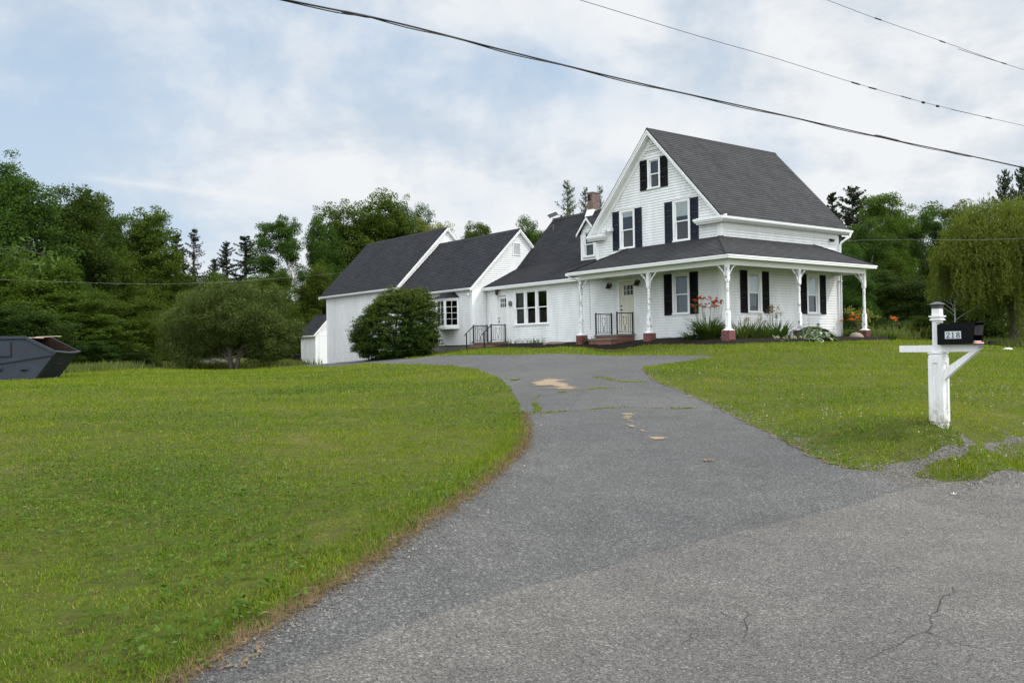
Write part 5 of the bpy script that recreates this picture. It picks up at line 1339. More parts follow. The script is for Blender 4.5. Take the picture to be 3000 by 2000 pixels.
def steps(u0, u1, v1, zt, rises, gz, label, rl, side_rail_slope, tr=.30):
    """brick platform with concrete treads running out towards -v, iron railings on both sides"""
    e = world_thing('porch_steps', (u0 + u1) / 2, 0, 0, label, 'steps'); w = (u1 - u0) / 2
    mb = MB(); mb.box(-w + .04, w - .04, v1 + .04, -.05, gz - .3, zt - .062); mb.build('platform', M['brick_step'], e)
    mb = MB(); mb.box(-w, w, v1, -.04, zt - .06, zt); mb.build('slab', M['concrete'], e)
    z, v = zt, v1
    for i in range(rises):
        z -= .17; mb = MB(); mb.box(-w - .02, w + .02, v - tr, v - .004, z - .055, z); mb.build('tread', M['concrete'], e)
        mb = MB(); mb.box(-w + .03, w - .03, v - tr + .035, v - .01, gz - .3, z - .057); mb.build('riser', M['brick_step'], e); v -= tr
    for x in (-w + .06, w - .06):
        r = MB(); vf, vb = v1 + .06, -.12; rt = zt + rl
        r.bar((x, vf, zt - .01), (x, vf, rt + .05), .045, .045); r.bar((x, vb, zt - .01), (x, vb, rt + .05), .045, .045)
        r.bar((x, vf, rt), (x, vb, rt), .032, .036); r.bar((x, vf, zt + .09), (x, vb, zt + .09), .022, .022)
        for i in range(1, 7):
            if i in (3, 4): continue
            vv = vf + (vb - vf) * i / 7; r.bar((x, vv, zt + .09), (x, vv, rt), .013, .013)
        vm = (vf + vb) / 2; h = rt - zt - .09
        for s in (-1, 1):      # heart scrolls
            pts = []
            for k in range(15):
                t = k / 14; a = math.pi * 1.5 * t
                pts.append((x, vm + s * (.012 + .085 * math.sin(min(1, t * 1.7) * math.pi * .62)) * (1 - .55 * max(0, t - .55) / .45), zt + .09 + h * (.22 + .62 * min(1, t * 1.45)) - h * .10 * max(0, t - .69) / .31))
            r.tube(pts, .008, 5)
            r.tube([(x, vm + s * (.06 - .045 * math.cos(a)) , zt + .09 + h * .14 + .04 * math.sin(a)) for a in np.linspace(-2.6, 1.9, 9)], .007, 5)
        r.bar((x, vm, zt + .09), (x, vm, zt + .09 + h * .30), .010, .010)
        if side_rail_slope:
            vl, zl = vf - .42, zt - .36
            r.bar((x, vf, rt - .01), (x, vl - .08, rt - .42), .032, .034); r.bar((x, vl, gz), (x, vl, rt - .36), .040, .040); r.bar((x, vf, zt + .07), (x, vl, zt - .22), .022, .022)
            r.bar((x, (vf + vl) / 2, zt - .05), (x, (vf + vl) / 2, rt - .18), .013, .013); r.tube([(x, vl - .08, rt - .42), (x, vl - .12, rt - .44), (x, vl - .11, rt - .47), (x, vl - .07, rt - .46)], .016, 6)
        r.build('railing', M['iron'], e)
    return e
steps(-5.70, -4.36, -1.05, .56, 1, .15, 'brick steps with concrete treads and heart scroll railings below the cream porch door', .84, False, .36)
steps(-14.38, -12.82, -1.0, .40, 1, .02, 'brick steps with long sloping iron handrails below the white side door', .80, True)
# ------------------------------------------------------------------ shed behind the barn wing
SHZ = -.9
sx, sy = uv2xy(-42.4, 3.0)
S = empty('garden_shed', (sx, sy, 0), -TH); tag(S, 'small weathered white shed with grey roof beyond the left end of the barn wing', 'shed')
SW, SD, SE = 2.45, 2.5, 1.36
mb = MB(); clap(mb, (0, 0), (1, 0), (0, -1), lambda z: (0, SW), SHZ, SE + .05); clap(mb, (SW, 0), (0, 1), (1, 0), lambda z: (max(0, (z - SE - .08) / 1.03 - .1), min(SD, SD - (z - SE - .08) / 1.03 + .1)), SHZ, 2.6, [(.34, .95, -.75, 1.30)], (SE,))
mb.poly([(0, 0, SHZ), (0, 0, SE), (0, SD / 2, SE + 1.3), (0, SD, SE), (0, SD, SHZ)])
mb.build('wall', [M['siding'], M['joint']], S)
mb = MB(); l = math.hypot(1.47, 1.55); 
roofplane(mb, (-.15, -.22, SE), (1, 0, 0), (0, 1.47 / l, 1.55 / l), lambda t: (0, SW + .30), l); roofplane(mb, (-.15, 2.72, SE), (1, 0, 0), (0, -1.47 / l, 1.55 / l), lambda t: (0, SW + .30), l)
mb.build('roof', M['shingle_dark'], S)
mb = MB(); mb.hexa([(SW + .15, -.22, SE - .13), (SW + .18, -.22, SE - .13), (SW + .18, 1.25, SE + 1.40), (SW + .15, 1.25, SE + 1.40), (SW + .15, -.22, SE - .01), (SW + .18, -.22, SE - .01), (SW + .18, 1.25, SE + 1.54), (SW + .15, 1.25, SE + 1.54)])
mb.box(-.14, SW + .15, -.21, -.185, SE - .12, SE - .015); cornerboard(mb, SW, 0, 1, -1, SHZ, SE, .1); cornerboard(mb, 0, 0, -1, -1, SHZ, SE, .08); mb.build('trim', M['trim'], S)
mb = MB(); mb.box(SW - .03, SW + .03, .30, .40, SHZ, 1.32); mb.box(SW - .03, SW + .03, .90, 1.0, SHZ, 1.32); mb.box(SW - .03, SW + .03, .30, 1.0, 1.32, 1.42); mb.box(SW - .03, SW + .008, .40, .90, -.8, 1.32)
for i in range(4): mb.box(SW + .008, SW + .016, .41 + i * .125, .52 + i * .125, -.8, 1.3)
mb.build('door', M['trim'], S)
bx, by = uv2xy(-42.9, 2.9); e = empty('trash_bin', (bx, by, tz(bx, by)), -TH); tag(e, 'small dark bin standing against the left corner of the shed', 'bin')
mb = MB(); mb.sqstack((0, 0), [(.15, -.1), (.19, .62)]); mb.build('bin_body', M['iron'], e); mb = MB(); mb.sqstack((0, 0), [(.20, .62), (.20, .66), (.10, .70)]); mb.build('lid', M['iron'], e)

# ------------------------------------------------------------------ skip on the left edge of the lawn
YS = 33.0
def sk(zx, zy): p = atY(zx / 7.84, 940 + zy / 7.84, YS); return p[0], p[2]
o0 = sk(0, 1380); D = empty('dumpster', (o0[0], YS, o0[1]), 0); tag(D, 'open blue grey steel dumpster with sloping rusty mouth at the left lawn edge', 'dumpster')
def q2(zx, zy): x, z = sk(zx, zy); return x - o0[0], z - o0[1]
prof = [q2(-900, 1420), q2(800, 1330), q2(1290, 700), q2(580, 350), q2(-900, 366), q2(-1350, 720)]
DW = 1.75
ox = .0
mb = MB()
fr = [(x, 0, z) for x, z in prof]; bk = [(x, DW, z) for x, z in prof]
mb.poly(fr); mb.poly(bk[::-1])
mb.poly([fr[0], bk[0], bk[1], fr[1]]); mb.poly([fr[1], bk[1], bk[2], fr[2]]); mb.poly([fr[5], bk[5], bk[0], fr[0]]); mb.poly([fr[4], bk[4], bk[5], fr[5]])
body = mb.build('body', M['skip'], D)
mb = MB(); t = .02
fi = [(x, t, z) for x, z in prof]; bi = [(x, DW - t, z) for x, z in prof]
mb.poly(fi[::-1]); mb.poly(bi); mb.poly([fi[1], bi[1], bi[0], fi[0]]); mb.poly([(fi[1][0]-t, t, fi[1][2]), (fi[2][0]-t, t, fi[2][2]), (bi[2][0]-t, DW-t, bi[2][2]), (bi[1][0]-t, DW-t, bi[1][2])])
mb.build('lining', M['rust'], D)
mb = MB()
top = [prof[5], prof[4], prof[3], prof[2]]
for yy in (-.02, DW + .02):
    for a, b in zip(top[:-1], top[1:]): mb.bar((a[0], yy, a[1] - .04), (b[0], yy, b[1] - .04), .05, .10)
mb.bar((prof[4][0], 0, prof[4][1]), (prof[4][0], DW, prof[4][1]), .08, .06)
mb.build('rim', M['skip'], D)
mb = MB(); a = prof[2]; pts = [(a[0] + .05 * math.sin(math.pi * k / 10), DW * k / 10 - .04 + .008 * k, a[1] - .05 * math.sin(math.pi * k / 10)) for k in range(11)]; mb.tube(pts, .045, 8); mb.build('lip', M['skip'], D, True)
mb = MB(); a, b = q2(-900, 1130), q2(1262, 785); mb.bar((a[0], -.012, a[1]), (b[0], -.012, b[1]), .03, .035); 
a, b = q2(600, 430), q2(1230, 690); mb.bar((a[0], -.01, a[1] - .01), (b[0], -.01, b[1]), .02, .02); a = q2(-900, 440); b = q2(590, 428); mb.bar((a[0], -.01, a[1]), (b[0], -.01, b[1]), .02, .02)
mb.build('weld_seam', M['iron'], D)
mb = MB(); a, b = q2(-400, 815), q2(250, 478); mb.box(a[0], b[0], -.022, -.002, a[1], b[1]); mb.build('inspection_panel', M['skip'], D)
mb = MB(); c = q2(250, 815); mb.box(c[0], c[0] + .03, -.03, -.003, c[1], b[1]); mb.box(a[0], c[0] + .03, -.03, -.003, c[1] - .02, c[1]); mb.build('panel_frame', M['iron'], D)
for zx in (0, 570):
    mb = MB(); c = q2(zx, 1095); mb.hexa([(c[0]-.11,-.10,c[1]-.02),(c[0]+.11,-.10,c[1]-.02),(c[0]+.11,-.001,c[1]-.10),(c[0]-.11,-.001,c[1]-.10),(c[0]-.11,-.10,c[1]+.06),(c[0]+.11,-.10,c[1]+.06),(c[0]+.11,-.001,c[1]+.06),(c[0]-.11,-.001,c[1]+.06)]); mb.build('lifting_pocket', M['skip'], D)
mb = MB(); c = q2(1120, 990); mb.tube([(c[0], .45, c[1]), (c[0] + .10, .45, c[1]), (c[0] + .10, .75, c[1]), (c[0] + .02, .75, c[1])], .03, 7); mb.build('hook_eye', M['rust'], D)
mb = MB(); a, b = prof[4], prof[3]; mb.poly([(a[0], .0, a[1] + .012), (b[0] - .02, .0, b[1] + .012), (b[0] - .02, DW, b[1] + .012), (a[0], DW, a[1] + .012)]); mb.build('top_plate', M['rust'], D)
# load inside
e = empty('scrap_wood', (o0[0] + prof[3][0], YS + .5, o0[1] + prof[3][1] - .02), .2); tag(e, 'pale broken boards and panels sticking out at the top of the dumpster mouth', 'scrap wood')
mb = MB()
for (p, q, w, h) in (((-.25,-.38,-.02),(.45,-.2,-.05),.10,.022),((.1,-.1,-.02),(.75,.35,.03),.12,.02),((.3,.1,.0),(.85,.45,.02),.09,.025),((-.3,.3,.0),(.5,.75,.03),.3,.015)): mb.bar(p, q, w, h)
mb.build('boards', M['wood_pale'], e)
e = empty('scrap_heap', (o0[0] + prof[3][0] + .1, YS + .9, o0[1] + prof[2][1] + .0)); tag(e, 'heap of rust red scrap filling the inside of the dumpster', 'scrap heap')
mb = MB(); r_ = random.Random(4)
for i in range(46): 
    p = Vector((r_.uniform(-.5, .45), r_.uniform(-.5, .5), r_.uniform(-.25, .25))); p.z -= max(0, p.x) * .75; q = p + Vector((r_.uniform(-.3, .2), r_.uniform(-.25, .25), r_.uniform(-.1, .1))); mb.bar(p, q, r_.uniform(.05, .25), .03)
mb.build('pieces', M['rust'], e)

# ------------------------------------------------------------------ mailbox
mp_ = atY(2753, 1238, 11.0); mz = tz(mp_[0], mp_[1]); mp_[2] = -.977
B = empty('mailbox', (mp_[0], mp_[1], mz), -TH); tag(B, 'black mailbox numbered 218 on a white panelled post beside the road', 'mailbox')
dz = mp_[2] - mz
def zz(z): return z + dz
mb = MB(); h = .079
mb.sqstack((0, 0), [(h, -.25), (h, zz(.80)), (h + .004, zz(.805)), (h + .004, zz(.82)), (h - .004, zz(.826)), (h - .004, zz(.838)), (h + .008, zz(.846)), (h + .008, zz(.862))])
for sx_, sy_ in ((0, -1), (1, 0), (0, 1), (-1, 0)):   # applied stiles and rails leave a sunk panel on each face
    def F(a, z, o): return (sx_ * (h + o) + sy_ * -a, sy_ * (h + o) + sx_ * a, z)
    for a0_, a1_, z0_, z1_ in ((-h, -h + .045, .02, .795), (h - .045, h, .02, .795), (-h + .045, h - .045, .735, .795), (-h + .045, h - .045, .02, .09)):
        mb.hexa([F(a0_, zz(z0_), .012), F(a1_, zz(z0_), .012), F(a1_, zz(z0_), 0), F(a0_, zz(z0_), 0), F(a0_, zz(z1_), .012), F(a1_, zz(z1_), .012), F(a1_, zz(z1_), 0), F(a0_, zz(z1_), 0)])
mb.build('post_sleeve', M['post'], B)
mb = MB(); h2 = .046
mb.sqstack((0, 0), [(h2, zz(.86)), (h2, zz(1.245)), (h2 + .020, zz(1.25)), (h2 + .020, zz(1.262)), (h2 + .008, zz(1.272)), (h2 + .010, zz(1.285)), (h2 + .026, zz(1.29)), (h2 + .026, zz(1.306)), (h2 + .002, zz(1.308)), (h2, zz(1.40))])
mb.build('post', M['post'], B)
mb = MB(); mb.sqstack((0, 0), [(h2 + .004, zz(1.392)), (h2 + .004, zz(1.418)), (h2 + .012, zz(1.432)), (h2 + .024, zz(1.440)), (h2 + .026, zz(1.446)), (.016, zz(1.474))]); mb.build('post_cap', M['steel'], B)
mb = MB(); mb.hexa([(-.47, -.045, zz(.866)), (.45, -.045, zz(.866)), (.45, .045, zz(.866)), (-.47, .045, zz(.866)), (-.47, -.045, zz(.948)), (.53, -.045, zz(.948)), (.53, .045, zz(.948)), (-.47, .045, zz(.948))])
mb.build('arm', M['post'], B)
mb = MB(); mb.hexa([(.085, -.040, zz(.53)), (.53, -.040, zz(.915)), (.53, .040, zz(.915)), (.085, .040, zz(.53)), (.085, -.040, zz(.655)), (.395, -.040, zz(.864)), (.395, .040, zz(.864)), (.085, .040, zz(.655))])
mb.build('brace', M['post'], B)
mb = MB(); x0, x1, y0, y1, z0, z1 = .052, .475, -.118, .118, zz(.952), zz(1.205)
fl = .012; th = .006
def shell(ya, yb, za, zb, yc, yd, zc_, zd): pass
A_ = [(x0, y0, z0), (x0, y1, z0), (x0, y1, z1 - .008), (x0, y0, z1 - .008)]; B_ = [(x1, y0 + .004, z0), (x1, y1 - .004, z0), (x1 + .03, y1, z1 + .008), (x1 + .03, y0, z1 + .008)]
mb.poly(A_[::-1])
for i in range(4): mb.poly([A_[i], A_[(i+1)%4], B_[(i+1)%4], B_[i]][::-1])
C_ = [(x1 - .004, y0 + .012, z0 + .008), (x1 - .004, y1 - .012, z0 + .008), (x1 + .024, y1 - .010, z1 - .002), (x1 + .024, y0 + .010, z1 - .002)]
for i in range(4): mb.poly([B_[i], B_[(i+1)%4], C_[(i+1)%4], C_[i]][::-1])
I_ = [(x0 + .02, y0 + .012, z0 + .008), (x0 + .02, y1 - .012, z0 + .008), (x0 + .02, y1 - .012, z1 - .02), (x0 + .02, y0 + .012, z1 - .02)]
for i in range(4): mb.poly([C_[i], C_[(i+1)%4], I_[(i+1)%4], I_[i]][::-1])
mb.poly(I_)
for z in (zz(1.02), zz(1.135)): mb.box(x0 + .02, x1 - .05, y0 - .003, y0 + .001, z, z + .003)
mb.box(x0 - .004, x1 + .045, y0 - .004, y1 + .004, z1 + .004, z1 + .011)
mb.build('box', M['black_gloss'], B)
mb = MB(); mb.hexa([(x1 + .004, y0 + .014, z0 + .115), (x1 + .010, y0 + .014, z0 + .115), (x1 + .010, y1 - .014, z0 + .115), (x1 + .004, y1 - .014, z0 + .115), (x1 + .020, y0 + .014, z1 - .035), (x1 + .026, y0 + .014, z1 - .035), (x1 + .026, y1 - .014, z1 - .035), (x1 + .020, y1 - .014, z1 - .035)])
for i in range(6): z = z0 + .14 + i * .012; o = .012 + (z - z0 - .115) * .16; mb.box(x1 + o - .004, x1 + o + .002, -.03, .03, z, z + .005)
mb.box(x1 + .004, x1 + .016, y0 + .012, y1 - .012, z0 + .108, z0 + .114); mb.box(x1 + .026, x1 + .036, -.07, .07, z1 - .036, z1 - .030)
mb.build('locking_hatch', M['grey_plate'], B)
mb = MB(); mb.hexa([(x1, y0 + .012, z0 - .004), (x1 + .16, y0 + .012, z0 - .002), (x1 + .16, y1 - .012, z0 - .002), (x1, y1 - .012, z0 - .004), (x1, y0 + .012, z0 + .004), (x1 + .16, y0 + .012, z0 + .005), (x1 + .16, y1 - .012, z0 + .005), (x1, y1 - .012, z0 + .004)])
mb.box(x1 + .10, x1 + .13, .03, .09, z0 + .005, z0 + .030); mb.build('door', M['black_gloss'], B)
mb = MB(); mb.box(.150, .340, y0 - .0065, y0 - .0005, zz(1.022), zz(1.110)); np_ = mb.build('number_plate', M['number_grey'], B)
for k, ch in enumerate('218'):
    mb = MB(); lettering(mb, ch, lambda a, b, o, k=k: (.163 + k * .060 + a * 1.06, y0 - .0066 - o, zz(1.031) + b), .070, .0015); mb.build('number', M['number_black'], np_)
c, s_ = math.cos(-TH), math.sin(-TH); lx, ly = x1 - .05, 0
e = empty('magazines', (mp_[0] + lx * c - ly * s_, mp_[1] + lx * s_ + ly * c, mz + z0 + .009), -TH); tag(e, 'red and white magazines lying in the open mouth of the mailbox', 'magazines')
mb = MB(); mb.box(-.1, .085, -.095, .085, .0, .008, 1); mb.box(-.1, .078, -.09, .09, .0082, .022, 0); mb.box(-.1, .06, -.09, .07, .0222, .030, 1); mb.build('magazine_stack', [M['paper_red'], M['plastic_white']], e)

# ------------------------------------------------------------------ wires
def wire(name, pts, r, mat, label, extend=(8, 30), n=6, twist=None, sub=None):
    """pts 3-D points; drawn through them and run on past both ends"""
    P = [Vector(p) for p in pts]; a = P[0] + (P[0] - P[1]).normalized() * extend[0]; b = P[-1] + (P[-1] - P[-2]).normalized() * extend[1]
    a.z += 0.02 * extend[0] * 0; P = [a] + P + [b]
    C = []
    for i in range(len(P) - 1):       # Catmull-Rom
        p0, p1, p2, p3 = P[max(i-1, 0)], P[i], P[i+1], P[min(i+2, len(P)-1)]
        for k in range(8):
            t = k / 8; C.append(.5 * ((2*p1) + (p2-p0)*t + (2*p0-5*p1+4*p2-p3)*t*t + (3*p1-p0-3*p2+p3)*t**3))
    C.append(P[-1])
    mb = MB(); mb.tube(C, r, n)
    if twist:
        mb.tube([p + Vector((0, math.sin(i * .9) * .012, -.018 + math.cos(i * .9) * .010)) for i, p in enumerate(C)], twist, 5)
    o = mb.build(name, M[mat], None, True); tag(o, label, 'utility wire', 'overhead utility wires')
    if sub:
        for f in sub:
            p, q = Vector(f[0]), Vector(f[1]); m = MB(); m.tube([p, p + (q - p) * .15, q - (q - p) * .15, q], [r, f[2], f[2], r], 6); m.build('splice_sleeve', M[mat], o)
    return o
UW = 12.0
wire('utility_wire', [on_u(x, y, UW) for x, y in ((838, 0), (1148, 64), (1500, 153.5), (1882, 246), (2265, 331), (2584, 403), (2839, 456), (3000, 491))], .0105, 'wire', 'thick black twisted cable, lowest of the three wires crossing the sky', (5, 40), 6, .0075,
     [(on_u(2562, 396, UW), on_u(2640, 415, UW), .022), (on_u(1000, 33.5, UW), on_u(1085, 51, UW), .017)])
def wp(x, y): return on_u(x, y, UW)
wire('utility_wire', [wp(1697.7, 0), wp(2042, 105), wp(2265, 169), wp(2495, 241), wp(2705, 300), wp(2890, 344), wp(3000, 368.6)], .0045, 'wire', 'thin wire with small dark splices and clamps, middle one of the three crossing the sky', (5, 40), 5, None,
     [(wp(2492, 240), wp(2521, 249), .014), (wp(2543, 255.5), wp(2570, 262.5), .014), (wp(2638, 281.5), wp(2672, 291), .010), (wp(2701, 299.5), wp(2709, 301.5), .024), (wp(2743, 310.5), wp(2751, 312), .024), (wp(2886, 343), wp(2906, 348), .013)])
wire('utility_wire', [wp(2422, 0), wp(2562, 53), wp(2762, 122.5), wp(2940, 186), wp(3000, 205)], .0045, 'wire', 'thin wire with splices, uppermost and rightmost of the three crossing the sky', (5, 40), 5, None,
     [(wp(2561, 52.5), wp(2584, 60), .013), (wp(2751, 119), wp(2771, 126), .013), (wp(2932, 183), wp(2950, 189), .013)])
wire('utility_wire', [atY(-60, 817, 39), atY(383, 831, 40), atY(638, 827, 42), atY(820, 815, 50), atY(1001, 799, 62), atY(1060, 793, 64)], .004, 'wire_grey', 'slack grey wire hanging across the dark trees left of the barn wing', (10, .5), 5)
hx, hy = uv2xy(.15, LN); 
wire('utility_wire', [(hx, hy, 4.28), atY(2660, 702, 34), atY(2840, 703, 30), atY(3000, 698, 26), atY(3080, 692, 24)], .0045, 'wire_grey', 'slack service wire running right from the back corner of the house', (.02, 12), 5)
# ------------------------------------------------------------------ vegetation
def unit(v): return v / (np.linalg.norm(v, axis=1, keepdims=True) + 1e-9)
def leaf_quads(C, size, r, up=.5, aspect=.55, hang=0.0, out=None):
    """one rhombic leaf at each centre"""
    n = len(C); nr = r.normal(0, 1, (n, 3)); nr[:, 2] += up
    if out is not None: nr += out * .6
    nr = unit(nr); t = r.normal(0, 1, (n, 3)); t[:, 2] -= hang
    t -= nr * (t * nr).sum(1, keepdims=True); t = unit(t); b = np.cross(nr, t)
    L_ = (size * (.65 + .7 * r.random(n)))[:, None]
    V = np.empty((4 * n, 3)); V[0::4] = C - t * L_ * .5; V[1::4] = C + b * L_ * aspect * .5; V[2::4] = C + t * L_ * .5; V[3::4] = C - b * L_ * aspect * .5
    return V
def bez(p, c, q, n=6):
    return [tuple((1-t)**2*np.array(p) + 2*t*(1-t)*np.array(c) + t*t*np.array(q)) for t in np.linspace(0, 1, n)]

def make_tree(name, seed, lobes, trunk, n_cl, per, cl_r, leaf, leafmat, barkmat='bark', flat=.65, up=.5, inner=.45, limbs=26, hang=0, tr=.16, aspect=.6, hollow=.8):
    """lobes: [(x, y, z, rx, ry, rz)]; trunk: list of points; leaves gathered in clumps through the outer part of the lobes"""
    r = np.random.default_rng(seed); root = empty(name)
    lob = np.array(lobes, float); vol = lob[:, 3] * lob[:, 4] * lob[:, 5]; vol = vol ** .75; pick = r.choice(len(lob), n_cl, p=vol / vol.sum())
    d = unit(r.normal(0, 1, (n_cl, 3))); rad = inner + (1 - inner) * r.random(n_cl) ** .6
    rad *= 1 + r.normal(0, .07, n_cl)
    C = lob[pick, :3] + d * lob[pick, 3:] * rad[:, None]
    # leave out clumps buried inside another lobe
    keep = np.ones(n_cl, bool)
    for l in lob:
        q = (((C - l[:3]) / l[3:]) ** 2).sum(1) < (inner * hollow) ** 2; keep &= ~q
    C = C[keep]; d = d[keep]; m = len(C)
    cs = cl_r * (.6 + .8 * r.random(m)); k = np.maximum(3, (per * (cs / cl_r) ** 2)).astype(int)
    idx = np.repeat(np.arange(m), k); n = len(idx)
    off = unit(r.normal(0, 1, (n, 3))) * (r.random(n) ** .45)[:, None] * cs[idx, None]; off[:, 2] *= flat
    off[:, 2] -= hang * .3 * (off[:, 0] ** 2 + off[:, 1] ** 2) / cl_r
    P = C[idx] + off
    V = leaf_quads(P, np.full(n, leaf), r, up, aspect, hang, unit(off + d[idx] * .2))
    mesh_np('crown', V, np.arange(4 * n).reshape(-1, 4), M[leafmat], root)
    mb = MB(); T = [np.array(p, float) for p in trunk]; nT = len(T)
    mb.tube(trunk, [tr * (1 - .75 * i / (nT - 1)) for i in range(nT)], 8)
    for i in r.choice(m, min(limbs, m), replace=False):
        q = C[i]; zt = q[2] * (.35 + .35 * r.random()); best = None
        # leave the trunk below the clump
        for a, b in zip(T[:-1], T[1:]):
            if a[2] <= zt <= b[2] + 1e-6: s = (zt - a[2]) / (b[2] - a[2] + 1e-6); best = a + (b - a) * s; break
        if best is None: best = T[-1] if zt > T[-1][2] else T[0] + (T[1] - T[0]) * .5
        mid = (best + q) / 2 + np.array([r.normal(0, .1), r.normal(0, .1), .12 * np.linalg.norm(q - best)])
        r0 = tr * .26 * (1 - .5 * min(1, best[2] / (T[-1][2] + .01)))
        mb.tube(bez(best, mid, q, 6), list(np.linspace(r0, .012, 6)), 5, 0, False)
    mb.build('trunk', M[barkmat], root, True)
    return root

def make_conifer(name, seed, H_, R, mat, dens=1.0, bare=.08, droop=.35, sparse=0.0, spray=.26, lean=0.0, taper=1.0):
    r = np.random.default_rng(seed); root = empty(name); mb = MB(); Cs, Ts, Ss = [], [], []
    mb.tube([(0, 0, -.3), (lean * .4, 0, H_ * .5), (lean, 0, H_)], [H_ * .016 + .03, H_ * .010 + .02, .015], 7)
    z = H_ * bare
    while z < H_ * .985:
        f = (z - H_ * bare) / (H_ * (1 - bare)); Lm = R * (1 - f) ** (.8 * taper) * (.75 + .5 * r.random()) + .12
        nb = r.integers(4, 7)
        for b in range(nb):
            if r.random() < sparse: continue
            a = r.random() * 2 * np.pi; L_ = Lm * (.6 + .55 * r.random()); dv = np.array([np.cos(a), np.sin(a), 0])
            k = max(5, int(L_ / .10 * dens)); t = np.linspace(.12, 1, k)
            pts = np.array([lean * z / H_, 0, z]) + dv * (t * L_)[:, None]; pts[:, 2] += -droop * L_ * t ** 1.3 * (1 - f * .8) + .18 * L_ * t ** 3 + (.35 * f) * L_ * t
            if L_ > .5 and len(mb.v) < 9000: mb.tube([tuple(pts[0]), tuple(pts[len(pts)//2]), tuple(pts[-1])], [.022, .014, .006], 4, 0, False)
            rep = int(9 * dens) + 2
            q = np.repeat(pts, rep, 0); w = np.repeat(.10 + .28 * L_ * np.sin(np.pi * np.clip(t, 0, 1) ** .7) * .5 + .03, rep)
            sd = np.array([-np.sin(a), np.cos(a), 0]); q = q + sd * (r.uniform(-1, 1, len(q)) * w)[:, None]; q[:, 2] += r.normal(-.04, .05, len(q))
            Cs.append(q); tt = np.tile(dv, (len(q), 1)) + r.normal(0, .55, (len(q), 3)); tt[:, 2] -= .25; Ts.append(tt); Ss.append(np.full(len(q), spray * (1 - .4 * f)))
        z += H_ * .009 + .07 + .10 * r.random()
    C = np.concatenate(Cs); T = unit(np.concatenate(Ts)); S_ = np.concatenate(Ss); n = len(C)
    nr = r.normal(0, .6, (n, 3)); nr[:, 2] += 1; nr -= T * (nr * T).sum(1, keepdims=True); nr = unit(nr); b = np.cross(nr, T); L_ = (S_ * (.6 + .8 * r.random(n)))[:, None]
    V = np.empty((4 * n, 3)); V[0::4] = C - T * L_ * .5; V[1::4] = C + b * L_ * .26; V[2::4] = C + T * L_ * .5; V[3::4] = C - b * L_ * .26
    mesh_np('crown', V, np.arange(4 * n).reshape(-1, 4), M[mat], root); mb.build('trunk', M['bark'], root, True)
    return root

def size(root):
    zs = []
    for c in root.children:
        if c.name.startswith('crown'):
            co = np.empty(len(c.data.vertices) * 3, np.float32); c.data.vertices.foreach_get('co', co); co = co.reshape(-1, 3)
            return np.percentile(co[:, 2], 99.7), np.percentile(np.abs(co[:, 0] - np.median(co[:, 0])), 98) * 2
USED = set()
def place(proto, px, Y, top, wpx, label, cat, group=None, rot=0.0, base=None, leanx=0):
    """stand a tree so that its crown top reaches the given row and its crown spans wpx columns"""
    g = atY(px, 1000, Y); X = g[0]; zb = tz(X, Y) if base is None else base
    ht = atY(px, top, Y)[2] - zb; wd = wpx * Y / FPX
    h0, w0 = proto['h'], proto['w']
    if proto.name in USED:
        r = proto.copy(); COL.objects.link(r)
        for ch in proto.children: c = ch.copy(); COL.objects.link(c); c.parent = r
    else: r = proto; USED.add(proto.name)
    r.location = (X, Y, zb); r.rotation_euler = (0, leanx, rot); s = wd / w0; r.scale = (s, s, ht / h0)
    tag(r, label, cat, group); return r
def proto(r): r['h'], r['w'] = [float(x) for x in size(r)]; return r

def lob(seed, H_, R, base, n, spread=.55, top=1.0):
    """irregular crown: a main body with n lobes round it"""
    r = np.random.default_rng(seed); zc = (H_ + base) / 2; hz = (H_ - base) / 2; out = [(0, 0, zc, R * .62, R * .62, hz * .92)]
    for i in range(n):
        a = r.random() * 6.283; t = r.uniform(-.75, .85); rr = R * spread * math.sqrt(max(.08, 1 - t * t)) * r.uniform(.6, 1.15); s = R * r.uniform(.26, .46)
        out.append((rr * math.cos(a), rr * math.sin(a), zc + t * hz * .82, s, s, s * r.uniform(.7, 1.1)))
    return out
def plume(seed, H_, R, base, n, top=1.0):
    """upright, feathery crown of many narrow lobes (aspens)"""
    r = np.random.default_rng(seed); out = [(0, 0, base + (H_ - base) * .45, R * .55, R * .55, (H_ - base) * .42)]
    for i in range(n):
        f = r.random(); z = base + (H_ - base) * (.08 + .84 * f); rr = R * (1.05 - .75 * f ** 1.4) * r.uniform(.35, .85); a = r.random() * 6.283; s = R * r.uniform(.16, .32) * (1.15 - .45 * f)
        out.append((rr * math.cos(a), rr * math.sin(a), z, s, s, s * r.uniform(1.2, 2.3)))
    return out
def trunkline(H_, bend, seed, n=5):
    r = np.random.default_rng(seed); p = [(0, 0, -.4)]
    for i in range(1, n): p.append((bend * (i / (n - 1)) + r.normal(0, .12), r.normal(0, .12), H_ * i / (n - 1)))
    return p
A1 = proto(make_tree('aspen_tree', 1, plume(1, 13, 3.6, 1.2, 34), trunkline(9.0, .3, 1), 760, 160, .54, .115, 'leaf_aspen', 'birch', .75, .3, .40, 16, .2, .17))
A2 = proto(make_tree('aspen_tree', 2, plume(2, 12, 2.8, .6, 30), trunkline(8.4, -.3, 2), 460, 200, .56, .11, 'leaf_aspen', 'birch', .85, .2, .35, 14, .2, .14))
MP1 = proto(make_tree('maple_tree', 3, plume(3, 10, 3.5, .4, 40), trunkline(7, .2, 3), 760, 150, .50, .12, 'leaf_maple', 'bark', .60, .7, .42, 36, 0, .2))
MP2 = proto(make_tree('maple_tree', 4, plume(4, 9, 3.6, -.2, 30), trunkline(7.5, -.2, 4), 560, 210, .60, .12, 'leaf_maple', 'bark', .8, .6, .42, 30, 0, .18))
